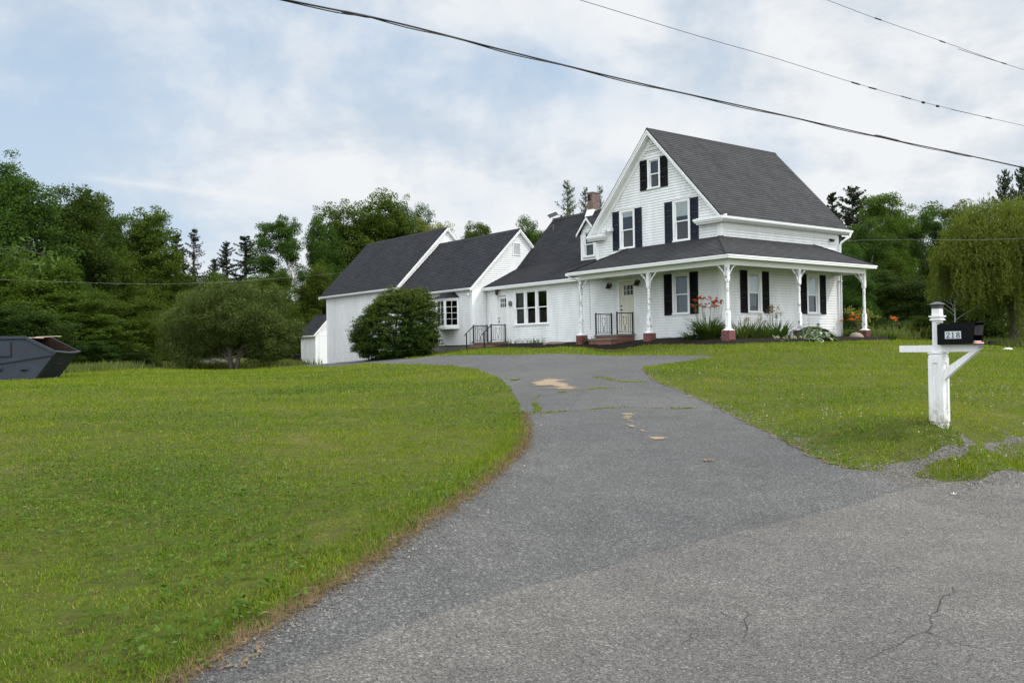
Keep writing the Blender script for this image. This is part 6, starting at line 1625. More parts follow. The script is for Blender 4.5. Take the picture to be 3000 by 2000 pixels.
DK1 = proto(make_tree('undergrowth_tree', 5, plume(5, 6, 3.0, -.4, 24), trunkline(5, .2, 5), 460, 190, .54, .105, 'leaf_dark', 'bark', .75, .6, .45, 22, 0, .12))
OP1 = proto(make_tree('open_crowned_tree', 6, lob(6, 12, 3.0, 4.2, 9, .80), trunkline(11, .5, 6, 6), 200, 190, .60, .12, 'leaf_maple', 'bark', .6, .5, .25, 40, 0, .16, .6, .3))
OP2 = proto(make_tree('open_crowned_tree', 7, lob(7, 11, 2.6, 3.0, 9, .85), trunkline(10, -.5, 7, 6), 190, 180, .56, .115, 'leaf_aspen', 'bark', .7, .5, .25, 36, 0, .15, .6, .3))
YW = proto(make_tree('yellow_willow_tree', 8, lob(8, 8, 3.2, 1.0, 11, .62), trunkline(7, 0, 8), 340, 150, .56, .12, 'leaf_yellow', 'bark', .7, .4, .4, 22, .6, .16, .4))
SP1 = proto(make_conifer('spruce_tree', 11, 12, 2.1, 'needle', 1.0, .05, .35, .05))
SP2 = proto(make_conifer('spruce_tree', 12, 13, 2.3, 'needle', .9, .10, .22, .25, .24, 0, .8))
SP3 = proto(make_conifer('spruce_tree', 13, 12, 2.2, 'needle_brown', .6, .06, .10, .34, .22, .2))
PN1 = proto(make_conifer('pine_tree', 14, 13, 2.4, 'needle', .75, .25, -.05, .35, .34, .3, .65))
LR1 = proto(make_conifer('larch_tree', 15, 10, 2.4, 'needle_larch', .7, .1, -.15, .2, .17, .2, .9))

F1, F2, F3, F4, F5 = 'trees along the left woods edge', 'trees in the gap between woods and barn', 'trees rising behind the barn wing', 'trees rising behind the house', 'trees at the right of the house'
# left woods
place(A1, 62, 52, 488, 320, 'tallest broad aspen filling the upper left corner of the woods', 'tree', F1, .3)
place(A1, -60, 58, 500, 240, 'tall aspen cut by the left edge of the photo, beside the tallest one', 'tree', F1, 2.1)
place(SP1, 262, 68, 560, 130, 'dark spruce whose tip shows between the two left aspens', 'tree', F1, 1.0)
place(A2, 222, 56, 556, 215, 'tall dense aspen second from the left in the woods', 'tree', F1, 1.2)
place(A2, 300, 60, 580, 130, 'slim light green aspen at the right shoulder of the left woods', 'tree', F1, 3.0)
place(A2, 348, 66, 640, 110, 'slim aspen with feathery tip left of the round maple', 'tree', F1, 4.4)
place(MP1, 440, 63, 622, 240, 'round topped green maple at the right end of the left woods', 'tree', F1, .5)
place(MP2, 330, 58, 740, 230, 'bushy mid green maple in the middle of the left woods', 'tree', F1, 2.5)
place(MP2, 100, 48, 760, 330, 'broad maple in front of the tallest aspen above the dumpster', 'tree', F1, 4.0)
place(MP1, 215, 47, 860, 250, 'low spreading maple right of the dumpster at the lawn edge', 'tree', F1, 5.2)
place(DK1, 60, 43, 900, 280, 'dark bushy tree directly behind the dumpster', 'tree', F1, .7)
place(MP2, 370, 50, 880, 210, 'layered yellow green maple beside the mown gap in the woods', 'tree', F1, 1.7)
place(DK1, 455, 64, 840, 160, 'dark leafy tree at the far end of the mown gap', 'tree', F1, 3.6)
place(DK1, 520, 72, 870, 190, 'dark thicket tree closing the mown gap from behind', 'tree', F1, 5.5)
place(DK1, 270, 45, 1000, 170, 'low shrubby tree between the dumpster lip and the mown gap', 'shrub', F1, 2.2)
place(DK1, 350, 47, 1012, 150, 'small leafy shrub left of the mown gap', 'shrub', F1, 4.1)
# the gap
place(SP1, 522, 74, 690, 130, 'dense dark spruce behind the round maple of the left woods', 'tree', F2, 2.0)
place(SP3, 566, 86, 673, 130, 'thin bare looking conifer standing alone against the sky', 'tree', F2, 0)
place(SP2, 668, 96, 712, 100, 'left narrow spruce of the close pair above the apple tree', 'tree', F2, .4)
place(SP2, 722, 96, 694, 140, 'taller right spruce of the close pair above the apple tree', 'tree', F2, 2.8)
place(SP2, 632, 98, 760, 80, 'short spruce left of the close pair', 'tree', F2, 1.3)
place(MP1, 600, 92, 806, 190, 'low dark tree under the thin conifer behind the apple tree', 'tree', F2, 4.6)
place(MP2, 745, 90, 820, 150, 'low round tree right under the close spruce pair', 'tree', F2, 3.3)
place(MP2, 800, 74, 800, 150, 'bright green maple between the apple tree and the leaning aspen', 'tree', F2, .9)
place(SP2, 800, 84, 770, 80, 'half hidden spruce under the open crown of the leaning aspen', 'tree', F2, 5.0)
# leaning aspen with a pale trunk
LA = proto(make_tree('leaning_aspen_tree', 21, [(-1.6, 0, 8.2, 1.6, 1.6, 1.3), (-.6, .3, 9.0, 1.2, 1.2, .9), (-2.4, 0, 6.6, 1.0, 1.0, .8), (-.1, -.3, 7.4, .9, .9, .9), (-1.4, .2, 5.7, .8, .8, .6), (.5, 0, 6.0, .6, .6, .6)],
     [(2.6, 0, -.4), (2.1, 0, 1.2), (1.0, 0, 3.3), (.1, 0, 5.2), (-.7, 0, 7.0), (-1.2, 0, 8.6)], 150, 180, .48, .11, 'leaf_aspen', 'birch', .6, .5, .3, 14, 0, .16, .6, .2))
place(LA, 862, 78, 634, 150, 'leaning aspen with a crooked white trunk and open crown beside the barn wing', 'tree', F2, 0)
# behind the barn
place(A1, 955, 84, 640, 150, 'dark aspen with visible pale limbs at the left of the group behind the barn roof', 'tree', F3, 1.1)
place(MP2, 930, 76, 780, 150, 'bushy tree low behind the left roof edge of the barn wing', 'tree', F3, 2.6)
place(A2, 905, 84, 850, 90, 'slim dark tree right above the little shed', 'tree', F3, 4.9)
place(MP1, 1030, 86, 604, 210, 'broad maple left of the highest crown behind the barn roof', 'tree', F3, 1.9)
place(MP1, 1128, 88, 583, 230, 'highest rounded maple crown behind the barn roof', 'tree', F3, 3.9)
place(A1, 1195, 90, 606, 150, 'rounded crown at the right shoulder of the group behind the barn roof', 'tree', F3, 5.6)
place(OP2, 1265, 96, 606, 105, 'small dark crown behind the yellow green willow', 'tree', F3, .2)
place(YW, 1285, 90, 652, 190, 'yellow green willow top peeking over the barn ridge', 'tree', F3, .8)
place(OP1, 1400, 92, 656, 92, 'small round crown standing alone over the lower wing ridge', 'tree', F3, 2.3)
place(OP2, 1545, 84, 634, 118, 'light green tree top between the lower wing gable and the ell roof', 'tree', F3, 4.2)
place(LR1, 1664, 62, 534, 130, 'tallest feathery larch left of the brick chimney', 'tree', F4, 0)
place(LR1, 1724, 64, 553, 90, 'feathery larch tip just left of the brick chimney', 'tree', F4, 2.0)
place(LR1, 1768, 64, 549, 84, 'feathery larch tip between the chimney and the main gable', 'tree', F4, 4.0)
# right of the house
place(SP1, 2447, 76, 568, 120, 'short spruce tip beside the main roof slope', 'tree', F5, .6)
place(PN1, 2507, 80, 549, 150, 'tall open spruce with level branches right of the main roof', 'tree', F5, 1.4)
place(SP3, 2538, 78, 590, 76, 'thin half dead spire beside the tall open spruce', 'tree', F5, 3.1)
place(OP1, 2610, 70, 572, 170, 'tall open crowned tree with sky showing through right of the spruces', 'tree', F5, .3)
place(A2, 2550, 66, 650, 140, 'leafy tree in front of the tall open spruce', 'tree', F5, 2.7)
place(OP2, 2700, 72, 620, 160, 'gappy tree with a dark trunk left of the willow', 'tree', F5, 1.5)
place(OP1, 2655, 76, 640, 130, 'thin crowned tree between the two gappy trees', 'tree', F5, 4.6)
place(SP1, 2752, 70, 655, 80, 'narrow dark spruce against the left side of the willow', 'tree', F5, 5.1)
place(MP1, 2820, 88, 605, 260, 'broad dark maple behind the top of the willow', 'tree', F5, 2.2)
place(PN1, 2962, 80, 502, 84, 'left dark pine rising over the willow', 'tree', F5, 2.6)
place(PN1, 2998, 82, 494, 90, 'right dark pine rising over the willow at the photo edge', 'tree', F5, 5.3)
place(A2, 2482, 56, 716, 120, 'tall leafy tree just behind the back corner of the house', 'tree', F5, .9)
place(DK1, 2560, 60, 800, 190, 'dark tree behind the last porch post', 'tree', F5, 1.9)
place(DK1, 2660, 58, 815, 200, 'dark round tree in the shade left of the willow', 'tree', F5, 3.4)
place(DK1, 2745, 56, 830, 190, 'dark tree under the left edge of the willow', 'tree', F5, 4.8)
place(MP2, 2610, 66, 760, 170, 'taller shaded maple behind the dark round trees', 'tree', F5, 5.8)
place(DK1, 2830, 54, 840, 200, 'dark thicket below the willow behind the mailbox', 'tree', F5, 2.9)
place(DK1, 2540, 48, 905, 90, 'dark shrub behind the orange lilies', 'shrub', F5, .2)
place(DK1, 2640, 50, 940, 160, 'low dark bush left of the mailbox post', 'shrub', F5, 3.9)
place(MP2, 2712, 46, 925, 130, 'lighter green shrub right behind the mailbox post cap', 'shrub', F5, 1.2)
place(MP2, 2785, 48, 945, 120, 'low lighter shrub behind the mailbox box', 'shrub', F5, 4.3)
# far woods closing the view
def far_woods():
    r = np.random.default_rng(99); P = []
    for i in range(900):
        px = r.uniform(-500, 3500); Y = r.uniform(102, 128); g = atY(px, 1000, Y)
        top = 870 + 40 * math.sin(px * .013) + 25 * math.sin(px * .05 + 1) + r.normal(0, 12)
        ht = atY(px, top, Y)[2] + .5; z = ht * r.random() ** .7 - .4
        if 1600 < px < 2420 and r.random() < .5: continue
        P.append((g[0], Y, z))
    P = np.array(P); k = 60; n = len(P) * k; off = unit(r.normal(0, 1, (n, 3))) * (r.random(n) ** .5 * 1.6)[:, None]
    V = leaf_quads(np.repeat(P, k, 0) + off, np.full(n, .42), r, .5, .6)
    tag(mesh_np('far_woods', V, np.arange(4 * n).reshape(-1, 4), M['leaf_dark']), 'dark distant woods closing the view low behind the nearer trees', 'woods', kind='stuff')
far_woods()

# apple tree in front of the woods
AP = proto(make_tree('apple_tree', 31, [(-1.5, 0, 2.6, 2.1, 2.0, 1.5), (1.4, .2, 2.7, 2.1, 2.0, 1.45), (0, -.3, 3.3, 2.0, 1.8, 1.1), (-2.7, .2, 1.3, 1.2, 1.4, 1.25), (-2.0, -.8, 1.1, 1.0, 1.0, .95), (2.5, -.5, 1.5, 1.0, 1.0, .9), (-1.2, 1.1, 1.5, 1.5, .9, .9), (1.2, 1.1, 1.6, 1.5, .9, .8), (-1.4, -.6, 1.3, .9, .8, .75), (2.0, -.2, 1.15, 1.1, .9, .8), (1.0, .9, 1.15, 1.0, .7, .7), (2.7, .1, 1.6, 1.2, 1.3, 1.0), (-1.3, -1.0, 2.1, 1.3, 1.0, .9), (1.8, -1.0, 2.2, 1.2, 1.0, .9), (.7, -1.1, 2.3, 1.4, 1.0, 1.0), (-.6, -1, 2.6, 1.4, 1.0, 1.0)],
     [(0, 0, -.3), (-.1, 0, .7), (-.3, 0, 1.6), (-.5, 0, 2.8)], 760, 230, .46, .085, 'leaf_apple', 'bark', .75, .5, .50, 12, .15, .17, .5, .9))
ap = place(AP, 678, 45, 828, 372, 'wide round grey green apple tree with foliage almost to the grass left of the barn', 'tree')
tr_ = [c for c in ap.children if c.name.startswith('trunk')][0]
mb = MB(); mb.tube([(.25, 0, -.3), (.35, 0, .5), (.8, 0, 1.5), (1.4, 0, 2.6)], [.15, .12, .09, .04], 8); mb.build('trunk', M['bark'], ap, True)
place(DK1, 860, 78, 890, 90, 'dark brushy shrub between the apple tree and the shed', 'shrub', F2, 5.9)

# willow
def make_willow():
    r = np.random.default_rng(41); root = empty('willow_tree'); mb = MB(); P, T = [], []
    mb.tube([(0, 0, -.4), (.2, 0, 1.4), (-.2, .1, 2.8), (-.8, .2, 4.2), (-1.2, .2, 5.4)], [.34, .28, .22, .14, .07], 9); mb.tube([(.1, 0, 1.2), (1.1, .1, 2.8), (1.8, .2, 4.4)], [.2, .15, .07], 8); mb.tube([(-.1, 0, 2.4), (-1.6, -.4, 3.6), (-2.6, -.5, 4.4)], [.16, .1, .05], 7)
    lobes = [(-.9, 0, 4.9, 2.6, 2.6, 1.9), (1.6, .3, 5.1, 2.6, 2.6, 1.9), (-2.6, -.3, 3.9, 1.7, 2.0, 1.5), (3.4, 0, 4.2, 1.8, 2.2, 1.6), (.3, -1.6, 4.3, 2.2, 1.6, 1.7), (-1.7, -1.3, 3.9, 1.6, 1.4, 1.4)]
    lo = np.array(lobes); N_ = 3000
    pk = r.choice(len(lo), N_, p=np.array([.24, .22, .16, .1, .16, .12])); d = unit(r.normal(0, 1, (N_, 3))); d[:, 2] = np.abs(d[:, 2]) * .9 - .15; d = unit(d)
    k_ = r.integers(0, 380, N_); pk = pk[k_]; d = unit(d[k_] + r.normal(0, .06, (N_, 3))); S0 = lo[pk, :3] + d * lo[pk, 3:] * ((.74 + .32 * r.random((N_, 1)))[k_])
    for i in range(N_):
        p = S0[i].copy(); h_ = ((k_[i] * 37) % 101) / 101; low = .25 + .5 * r.random() if S0[i, 0] > -1.2 else 1.2 + 1.6 * h_ + .3 * r.random(); Ln = min(max(.4, p[2] - low), (.9 + 3.4 * h_) * r.uniform(.8, 1.1)); k = int(Ln / .06) + 3
        t = np.linspace(0, 1, k); o = d[i] * np.array([1, 1, 0]); sw = r.normal(0, .06, 2)
        x = p[0] + o[0] * .35 * np.sqrt(t) + sw[0] * t * 2; y = p[1] + o[1] * .35 * np.sqrt(t) + sw[1] * t * 2; z = p[2] + .12 * np.sin(t * 3.1) * (t < .35) - Ln * t ** 1.15
        q = np.stack([x, y, z], 1) + r.normal(0, .035, (k, 3)); P.append(q)
        tt = np.gradient(q, axis=0); T.append(unit(tt) + r.normal(0, .35, (k, 3)))
    for l, nn in zip(lo, (15000, 15000, 8000, 7000, 8000, 8000)):
        dd = unit(r.normal(0, 1, (nn // 22, 3))); dd[:, 2] = np.abs(dd[:, 2]) * .9 - .05; c0 = np.repeat(l[:3] + unit(dd) * l[3:] * (.8 + .25 * r.random((len(dd), 1))), 22, 0)
        q = c0 + r.normal(0, .19, c0.shape); P.append(q); tt = r.normal(0, .6, q.shape); tt[:, 2] -= 1.0; T.append(tt)
    C = np.concatenate(P); t = unit(np.concatenate(T)); n = len(C); nr = r.normal(0, 1, (n, 3)); nr[:, 2] += .3; nr -= t * (nr * t).sum(1, keepdims=True); nr = unit(nr); b = np.cross(nr, t); L_ = (.145 * (.6 + .8 * r.random(n)))[:, None]
    V = np.empty((4 * n, 3)); V[0::4] = C - t * L_ * .5; V[1::4] = C + b * L_ * .15; V[2::4] = C + t * L_ * .5; V[3::4] = C - b * L_ * .15
    mesh_np('crown', V, np.arange(4 * n).reshape(-1, 4), M['leaf_willow'], root); mb.build('trunk', M['bark'], root, True); return root
WI = proto(make_willow())
place(WI, 2968, 45, 588, 500, 'large weeping willow with hanging strands to the ground at the right edge', 'tree')
# bare dead tree
def dead_tree(px, Y, top, label, seed):
    r = np.random.default_rng(seed); g = atY(px, 1000, Y); zb = tz(g[0], Y); H_ = atY(px, top, Y)[2] - zb; e = empty('dead_tree', (g[0], Y, zb)); mb = MB()
    mb.tube([(0, 0, -.2), (.05, 0, H_ * .5), (-.05, 0, H_)], [.045, .03, .008], 6)
    for i in range(26):
        z = H_ * (.35 + .6 * r.random()); a = r.random() * 6.28; L_ = (H_ - z) * .6 + .35; p = (0, 0, z); q = (L_ * math.cos(a), L_ * math.sin(a), z + L_ * .55); m = (q[0] * .5, q[1] * .5, z + L_ * .4)
        mb.tube(bez(p, m, q, 5), [.016, .012, .009, .006, .004], 4, 0, False)
        for j in range(2): b2 = bez(p, m, q, 5)[2 + j]; mb.tube([b2, (b2[0] + r.normal(0, .25), b2[1] + r.normal(0, .25), b2[2] + .25)], [.007, .003], 3, 0, False)
    mb.build('branches', M['birch'], e); tag(e, label, 'dead tree')
dead_tree(2797, 46, 800, 'bare grey dead sapling in front of the dark trees left of the willow', 5)

# yew in front of the barn wing
YB = proto(make_tree('yew_bush', 51, [(0, 0, 1.35, 1.75, 1.5, 1.45), (-1.0, -.2, .95, 1.2, 1.2, 1.0), (1.15, 0, 1.5, 1.0, 1.2, 1.45), (.4, -.2, 2.0, 1.2, 1.1, .95), (-.3, -.5, 1.2, 1.5, 1.1, 1.15), (1.3, -.2, .8, .9, 1.0, .9), (-.2, 0, .5, 1.9, 1.4, .7), (-.75, -.3, 1.65, .8, .8, .6), (.9, -.2, 2.2, 1.0, .9, .65), (0, -.4, .8, 2.0, 1.2, .8)],
     [(0, 0, -.3), (0, 0, .8), (.1, 0, 1.8)], 3200, 60, .21, .075, 'leaf_yew', 'bark', .32, 1.1, .66, 20, 0, .1, .36, .75))
def yew_tips():
    r = np.random.default_rng(57); cr = [c for c in YB.children if c.name.startswith('crown')][0]; co = np.empty(len(cr.data.vertices) * 3, np.float32); cr.data.vertices.foreach_get('co', co); co = co.reshape(-1, 3)[::4]
    # sprays of fresh growth on the outside, mostly on the upper part
    ctr = np.array([0, 0, 1.0]); q = (co - ctr) / np.array([2.3, 1.7, 1.7]); rad = np.linalg.norm(q, axis=1); sel = np.nonzero((rad > np.percentile(rad, 72)) & (r.random(len(co)) < (.10 + .22 * (co[:, 2] / 3).clip(0, 1)) * .5))[0]
    P = np.repeat(co[sel], 3, 0) + unit(np.repeat(q[sel], 3, 0)) * (.03 + .10 * r.random((len(sel) * 3, 1))) + r.normal(0, .03, (len(sel) * 3, 3))
    V = leaf_quads(P, np.full(len(P), .085), r, 1.2, .34); mesh_np('new_growth', V, np.arange(len(V)).reshape(-1, 4), M['yew_tip'], YB)
yew_tips()
place(YB, 1158, 43.2, 853, 248, 'large dense dark green yew bush in front of the lower wings', 'bush')

# daylilies, irises, hosta and other bed plants ----------------------------------------------------------------
def straps(r, n, R, L_, w, arch, base_r=.18, droop=1.0):
    """arching strap leaves: 5 segments each"""
    V, F = [], []
    for i in range(n):
        a = r.random() * 6.283; b = base_r * math.sqrt(r.random()); a2 = a + r.normal(0, .4); l = L_ * r.uniform(.6, 1.15); k = 6; el = r.uniform(.9, 1.45); p = np.array([b * math.cos(a), b * math.sin(a), -.02]); ww = w * r.uniform(.7, 1.2); s = len(V)
        for j in range(k):
            t = j / (k - 1); wd = ww * (1 - t ** 2.2) + .002; sd = np.array([-math.sin(a2), math.cos(a2), 0]) * wd / 2
            V += [p - sd, p + sd]; e_ = el - arch * t * r.uniform(.8, 1.2) * droop; p = p + np.array([math.cos(a2) * math.cos(e_), math.sin(a2) * math.cos(e_), math.sin(e_)]) * l / (k - 1)
        F += [(s + 2*j, s + 2*j + 1, s + 2*j + 3, s + 2*j + 2) for j in range(k - 1)]
    return np.array(V), np.array(F)
def strap_obj(name, r, parent, mat, off=(0, 0, 0), **kw):
    V, F = straps(r, **kw); return mesh_np(name, V + np.array(off), F, M[mat], parent)
def lily_flower(r, p, s):
    V, F = [], []; ax = np.array([r.normal(0, .5), r.normal(0, .5), 1.0]); ax /= np.linalg.norm(ax); u_ = np.cross(ax, [1, 0, 0]); u_ /= np.linalg.norm(u_); v_ = np.cross(ax, u_)
    for k in range(6):
        a = k * 1.047 + r.normal(0, .1); d = u_ * math.cos(a) + v_ * math.sin(a); sd = np.cross(ax, d); b = len(V)
        V += [p, p + (ax * .6 + d * .55) * s - sd * s * .30, p + (ax * .62 + d * 1.25) * s, p + (ax * .6 + d * .55) * s + sd * s * .30]; F.append((b, b + 1, b + 2, b + 3))
    return V, F
def lilies(name, u, v, label, r, n_leaf, R, hL, stems, petal, hS, flower=.075, leafmat='leaf_lily', fan=1.15, arch=1.75):
    x, y = uv2xy(u, v); z = tz(x, y); e = empty(name, (x, y, z), -TH); tag(e, label, 'flowering plant')
    strap_obj('leaves', r, e, leafmat, n=int(n_leaf * 1.5), R=R, L_=hL, w=.044, arch=arch, base_r=R * .55)
    mb = MB(); fv, ff = [], []
    for i in range(stems):
        a = r.random() * 6.283; b = R * .55 * math.sqrt(r.random()); p = np.array([b * math.cos(a), b * math.sin(a), 0]); h = hS * r.uniform(.72, 1.03); q = p * (fan + .5 * r.random()) + np.array([r.normal(0, .07), r.normal(0, .07), h]); m = (p + q) / 2 + np.array([0, 0, .1])
        mb.tube(bez(p, m, q, 5), [.008, .007, .006, .005, .005], 4, 0, False)
        for j in range(r.integers(1, 4)):
            f = q + np.array([r.normal(0, .055), r.normal(0, .055), r.uniform(-.07, .06)]); mb.tube([tuple(q - np.array([0, 0, .05])), tuple(f)], [.005, .004], 3, 0, False)
            V_, F_ = lily_flower(r, f, flower * r.uniform(.7, 1.1)); fv.append((V_, F_))
        for j in range(2): f = q + np.array([r.normal(0, .07), r.normal(0, .07), r.uniform(-.03, .10)]); mb.tube([tuple(q), tuple(f)], [.009, .012], 4)
    mb.build('stems', M['stalk'], e)
    for V_, F_ in fv: mesh_np('flower', np.array(V_), np.array(F_), M[petal], e)
    return e
r_ = np.random.default_rng(61)
lilies('daylily_clump', .15, -.95, 'tall daylily clump with red orange flowers left of the numbered corner post', r_, 300, .52, 1.22, 22, 'petal_red', 1.55, .075, 'leaf_lily', 1.75, 1.25)
e = lilies('daylily_clump', -.55, -1.15, 'arching young daylily leaves without flowers at the left foot of the tall clump', r_, 60, .3, .75, 0 + 1, 'petal_red', .5, .03)
e = lilies('daylily_clump', .9, 7.35, 'orange daylilies at the far end of the porch beside the last post', r_, 200, .62, .70, 13, 'petal', 1.02, .075)
e = lilies('daylily_clump', 1.75, 8.3, 'few orange daylily flowers right of the last porch post', r_, 50, .3, .65, 4, 'petal', 1.0, .055)
def plant(name, u, v, label, cat='plant'):
    x, y = uv2xy(u, v); e = empty(name, (x, y, tz(x, y)), -TH); tag(e, label, cat); return e
e = plant('iris_clump', .95, .95, 'wide clump of stiff iris fans with brown seed heads left of the hosta')
for k, (dx, dy, n, l, mt) in enumerate(((0, -1.15, 70, .98, 'leaf_iris'), (.1, -.7, 90, .84, 'leaf_iris'), (0, -.2, 90, .74, 'leaf_iris'), (0, .35, 90, .82, 'leaf_lily'), (.1, .85, 90, .92, 'leaf_lily'), (0, 1.25, 60, .74, 'leaf_iris'))):
    strap_obj('leaf_fan', r_, e, mt, (dx, dy, 0), n=n, R=.3, L_=l, w=.052, arch=.70, base_r=.26)
mb = MB(); C = []
for (dx, dy, h, n) in ((.0, -.75, .92, 5), (.05, .55, 1.22, 9), (.1, .75, 1.05, 5), (.0, .1, .85, 3)):
    for i in range(n):
        p = np.array([dx + r_.normal(0, .08), dy + r_.normal(0, .08), 0]); q = p + np.array([r_.normal(0, .08), r_.normal(0, .08), h * r_.uniform(.8, 1.05)]); mb.tube([tuple(p), tuple(q)], [.007, .004], 4, 0, False); C.append(q + r_.normal(0, .038, (26, 3)) * np.array([1, 1, 1.7]))
mb.build('stalks', M['stalk'], e); 
for c_ in C: V = leaf_quads(c_, np.full(len(c_), .055), r_, .2, .45); mesh_np('seed_head', V, np.arange(len(V)).reshape(-1, 4), M['dry'], e)
# hosta: ribbed leaves with cream margins
e = plant('hosta', 1.75, 3.05, 'rounded hosta with cream edged leaves in the mulch below the second window')
Vg, Fg, Vc, Fc = [], [], [], []
for i in range(260):
    a = r_.random() * 6.283; el = r_.random(); rad = .78 * (1 - el ** 1.5) + .05; c = np.array([rad * math.cos(a) * .75, rad * math.sin(a) * 1.15, .08 + .50 * el + r_.normal(0, .03)]); d = np.array([math.cos(a), math.sin(a), -.75 + .6 * el + r_.normal(0, .2)]); d /= np.linalg.norm(d); sd = np.cross(d, [0, 0, 1]); sd /= np.linalg.norm(sd); up_ = np.cross(sd, d); l = r_.uniform(.19, .31)
    def ring(s, o): return [c + d * l * x * s + d * l * (1 - s) * .5 + sd * l * y * s + up_ * (o - .05 * y * y * 4 * l) for x, y in ((0, 0), (.3, .30), (.65, .30), (1, 0), (.65, -.30), (.3, -.30))]
    b = len(Vc); Vc += ring(1.0, 0); Fc += [(b, b + 1, b + 2, b + 3), (b, b + 3, b + 4, b + 5)]
    if r_.random() < .97: b = len(Vg); Vg += ring(.84, .006); Fg += [(b, b + 1, b + 2, b + 3), (b, b + 3, b + 4, b + 5)]
mesh_np('leaf_margins', np.array(Vc), np.array(Fc), M['leaf_cream'], e); mesh_np('leaves', np.array(Vg), np.array(Fg), M['leaf_hosta'], e)
mb = MB()
for i in range(6): a = r_.uniform(-.3, .3, 2); mb.tube([(a[0], a[1], .2), (a[0] * 1.6, a[1] * 1.6, .85 + r_.normal(0, .06))], [.006, .003], 4, 0, False)
mb.build('flower_stalks', M['stalk'], e)
e = plant('young_hosta', 1.85, 1.35, 'small trailing white edged leaves at the front of the bed below the iris clump'); n = 60
C = np.column_stack([r_.uniform(-.15, .2, n), r_.uniform(-.9, .9, n), r_.uniform(.03, .2, n)]); V = leaf_quads(C, np.full(n, .15), r_, .8, .3); mesh_np('leaves', V, np.arange(4 * n).reshape(-1, 4), M['leaf_cream'], e)
def grass_clump(name, u, v, label, n, l, w, mat, arch=1.3, base=.2, spread=(0, 0)):
    e = plant(name, u, v, label); V, F = straps(r_, n, .2, l, w, arch, base); 
    if spread != (0, 0): k = len(V) // n; V = V + np.repeat(np.column_stack([r_.uniform(-spread[0], spread[0], n), r_.uniform(-spread[1], spread[1], n), np.zeros(n)]), k, 0)
    mesh_np('leaves', V, F, M[mat], e); return e
grass_clump('leafy_clump', -5.9, -1.0, 'dark green strap leaved clump between the first porch post and the brick steps', 150, .72, .028, 'leaf_lily', 1.7, .28)
grass_clump('grass_tuft', -11.7, -.55, 'left of the two thin grass tufts below the triple window', 70, .62, .016, 'leaf_lily', 1.2, .25, (.3, .1))
grass_clump('grass_tuft', -10.3, -.5, 'right of the two thin grass tufts below the triple window', 95, .62, .018, 'leaf_lily', 1.2, .25, (.4, .1))
grass_clump('peony_leaves', .95, -.55, 'dark leafy tuft just right of the numbered corner post', 60, .50, .05, 'leaf_hosta', 1.5, .2)
grass_clump('tall_grass', 1.3, 8.7, 'tall yellow green grass beyond the last porch post', 260, .85, .016, 'field_grass', .8, .4, (.7, .7))
grass_clump('tall_grass', 1.0, 10.2, 'tall dull grass farther behind the last porch post', 260, .95, .016, 'field_grass', .8, .4, (.9, .8))
# yellow-green shrub at the far end
e = plant('smoke_bush', .55, 7.95, 'yellow green leafy shrub between the downspout and the orange daylilies', 'shrub')
C = np.concatenate([np.array([r_.normal(0, .28), r_.normal(0, .3), .35 + .95 * r_.random()]) + r_.normal(0, .10, (26, 3)) for i in range(26)]); V = leaf_quads(C, np.full(len(C), .10), r_, .8, .6); mesh_np('leaves', V, np.arange(len(V)).reshape(-1, 4), M['leaf_yellow'], e)
mb = MB(); [mb.tube([(0, 0, 0), (r_.normal(0, .1), r_.normal(0, .1), .5), (r_.normal(0, .3), r_.normal(0, .3), 1.1)], [.012, .01, .005], 4, 0, False) for i in range(8)]; mb.build('stems', M['bark'], e)
# tall field grass along the woods edge
def meadow(name, pxs, label, n, l):
    P = np.array([atY(px, 1000, Y)[:2] for px, Y in pxs]); k = r_.integers(0, len(P) - 1, n); t = r_.random(n)[:, None]; Q = P[k] * (1 - t) + P[k + 1] * t + r_.normal(0, .7, (n, 2)); Z = terrain(Q[:, 0], Q[:, 1])
    d = np.linalg.norm(Q, axis=1); V = blades(Q, np.full(n, l), .02 + .0009 * d, .25)
    tag(mesh_np(name, V, np.arange(len(V)).reshape(-1, 3), M['field_grass'], fn=3), label, 'tall grass', kind='stuff')
meadow('woods_edge_grass', [(-60, 38.5), (180, 40), (280, 42), (355, 45)], 'unmown tall grass along the foot of the left woods', 4500, .28)
meadow('orchard_grass', [(600, 47), (700, 48), (800, 50), (850, 53)], 'dry tall grass under and behind the apple tree', 3500, .30)
meadow('bank_grass', [(2620, 47), (2760, 46), (2900, 44), (3080, 42)], 'rough grass under the dark trees and the willow', 6000, .40)
# stones
def stone(u, v, sx, sy, sz, label, seed, flat=False):
    x, y = uv2xy(u, v); e = empty('rock', (x, y, tz(x, y)), -TH + .3 * seed); tag(e, label, 'rock'); bm = bmesh.new(); bmesh.ops.create_icosphere(bm, subdivisions=3, radius=1); r = np.random.default_rng(seed); f = r.normal(0, 1, (5, 3)); ph = r.random(5) * 6
    for q in bm.verts:
        c = np.array(q.co); s = 1 + sum(.05 * math.sin(2.2 * float(c @ f[k]) + ph[k]) for k in range(5))
        if flat: c = np.sign(c) * np.abs(c) ** .45
        q.co = Vector(c * s * np.array([sx, sy, sz]))
    me = bpy.data.meshes.new('stone'); bm.to_mesh(me); bm.free(); me.materials.append(M['stone']); [setattr(p, 'use_smooth', True) for p in me.polygons]; o = bpy.data.objects.new('stone', me); COL.objects.link(o); o.parent = e; o.location.z = sz * .45
    return e
stone(1.45, 6.35, .27, .24, .20, 'rounded tan boulder left of the brick pier of the last porch post', 1)
stone(.55, 5.5, .30, .16, .06, 'flat pale stone lying in the mulch right of the hosta', 2, True)
stone(-8.7, -.55, .48, .20, .15, 'long flat grey stone on the mulch below the wide clapboard wall', 3, True)
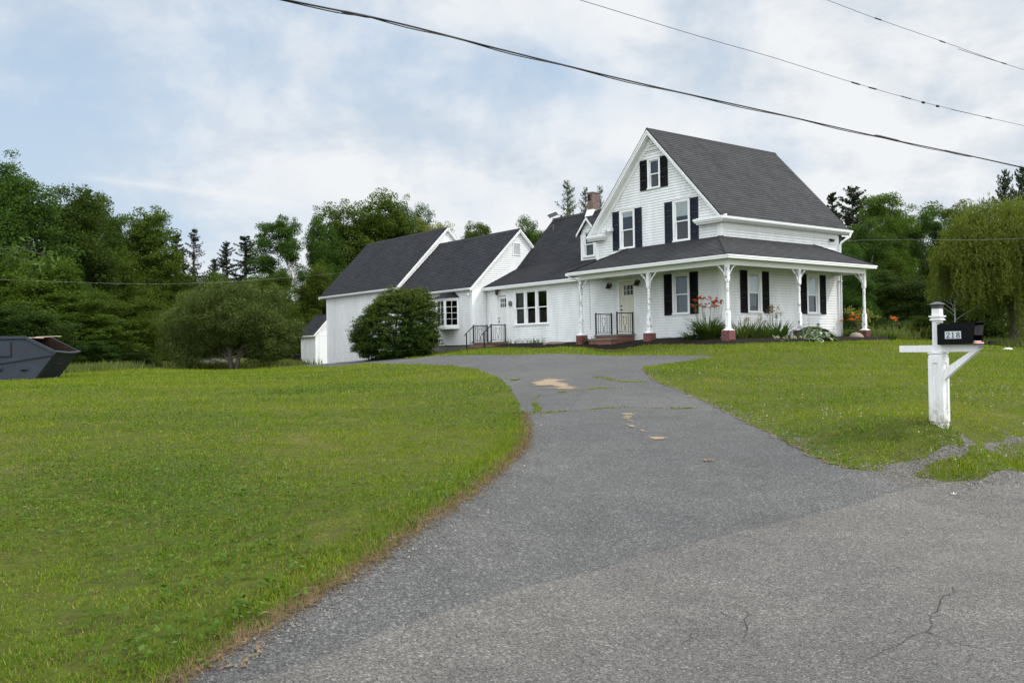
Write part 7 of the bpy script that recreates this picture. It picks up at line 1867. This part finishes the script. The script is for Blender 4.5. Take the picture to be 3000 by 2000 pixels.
stone(.35, 3.0, .22, .12, .05, 'small flat tan stone behind the hosta', 5, True)
g = hit(2953, 1025); 
e = empty('white_stone', (g[0], g[1], g[2]), .4); tag(e, 'small flat white stone on the grass under the willow', 'stone'); mb = MB(); mb.lathe((0, 0), [(.10, -.02), (.16, .03), (.15, .06), (.05, .08)], 8); mb.build('stone', M['plastic_white'], e)
# fallen leaf and twig on the driveway
for px, py, s, lab, mt in ((2075, 1351, .055, 'curled tan dead leaf lying on the right part of the driveway', 'dry'), (2795, 1451, .022, 'small white scrap of litter on the road near the verge', 'plastic_white')):
    g = hit(px, py); e = empty('fallen_leaf' if mt == 'dry' else 'litter', (g[0], g[1], g[2] + .012)); tag(e, lab, 'leaf' if mt == 'dry' else 'litter'); mb = MB()
    for a in (0, 1.2, 2.5, 3.7, 5.0): mb.poly([(0, 0, .01), (s * math.cos(a - .3), s * math.sin(a - .3), .004), (1.5 * s * math.cos(a), 1.5 * s * math.sin(a), .022), (s * math.cos(a + .3), s * math.sin(a + .3), .004)])
    mb.build('blade', M[mt], e)
# cherry tree standing just outside the frame, one bough hanging into it
e = empty('cherry_tree', (-9.6, 12.6, tz(-9.6, 12.6))); tag(e, 'cherry bough with long drooping leaves reaching in at the left edge', 'tree')
mb = MB(); mb.tube([(0, 0, -.3), (.05, 0, 1.2), (-.1, 0, 2.2), (-.2, .1, 3.4)], [.10, .08, .06, .03], 8)
tips = [((.05, 0, 1.4), (1.2, -.1, 3.15), (2.95, .0, 2.50)), ((-.1, 0, 2.0), (-1, .3, 2.9), (-1.6, .4, 3.0)), ((.05, 0, 1.4), (1.4, .1, 3.1), (3.05, .15, 2.62)), ((-.15, 0, 2.6), (.3, .6, 3.4), (.6, 1.2, 3.7))]
C = []
for p, m, q in tips:
    b = bez(p, m, q, 9); mb.tube(b, list(np.linspace(.012, .004, 9)), 5, 0, False)
    for t in b[2:]: C.append(np.array(t) + r_.normal(0, .09, (70, 3)) * np.array([1, 1, .8]) - np.array([0, 0, .09]))
mb.build('trunk', M['bark'], e, True); C = np.concatenate(C); V = leaf_quads(C, np.full(len(C), .115), r_, .3, .34, 2.0); mesh_np('crown', V, np.arange(len(V)).reshape(-1, 4), M['leaf_lily'], e)
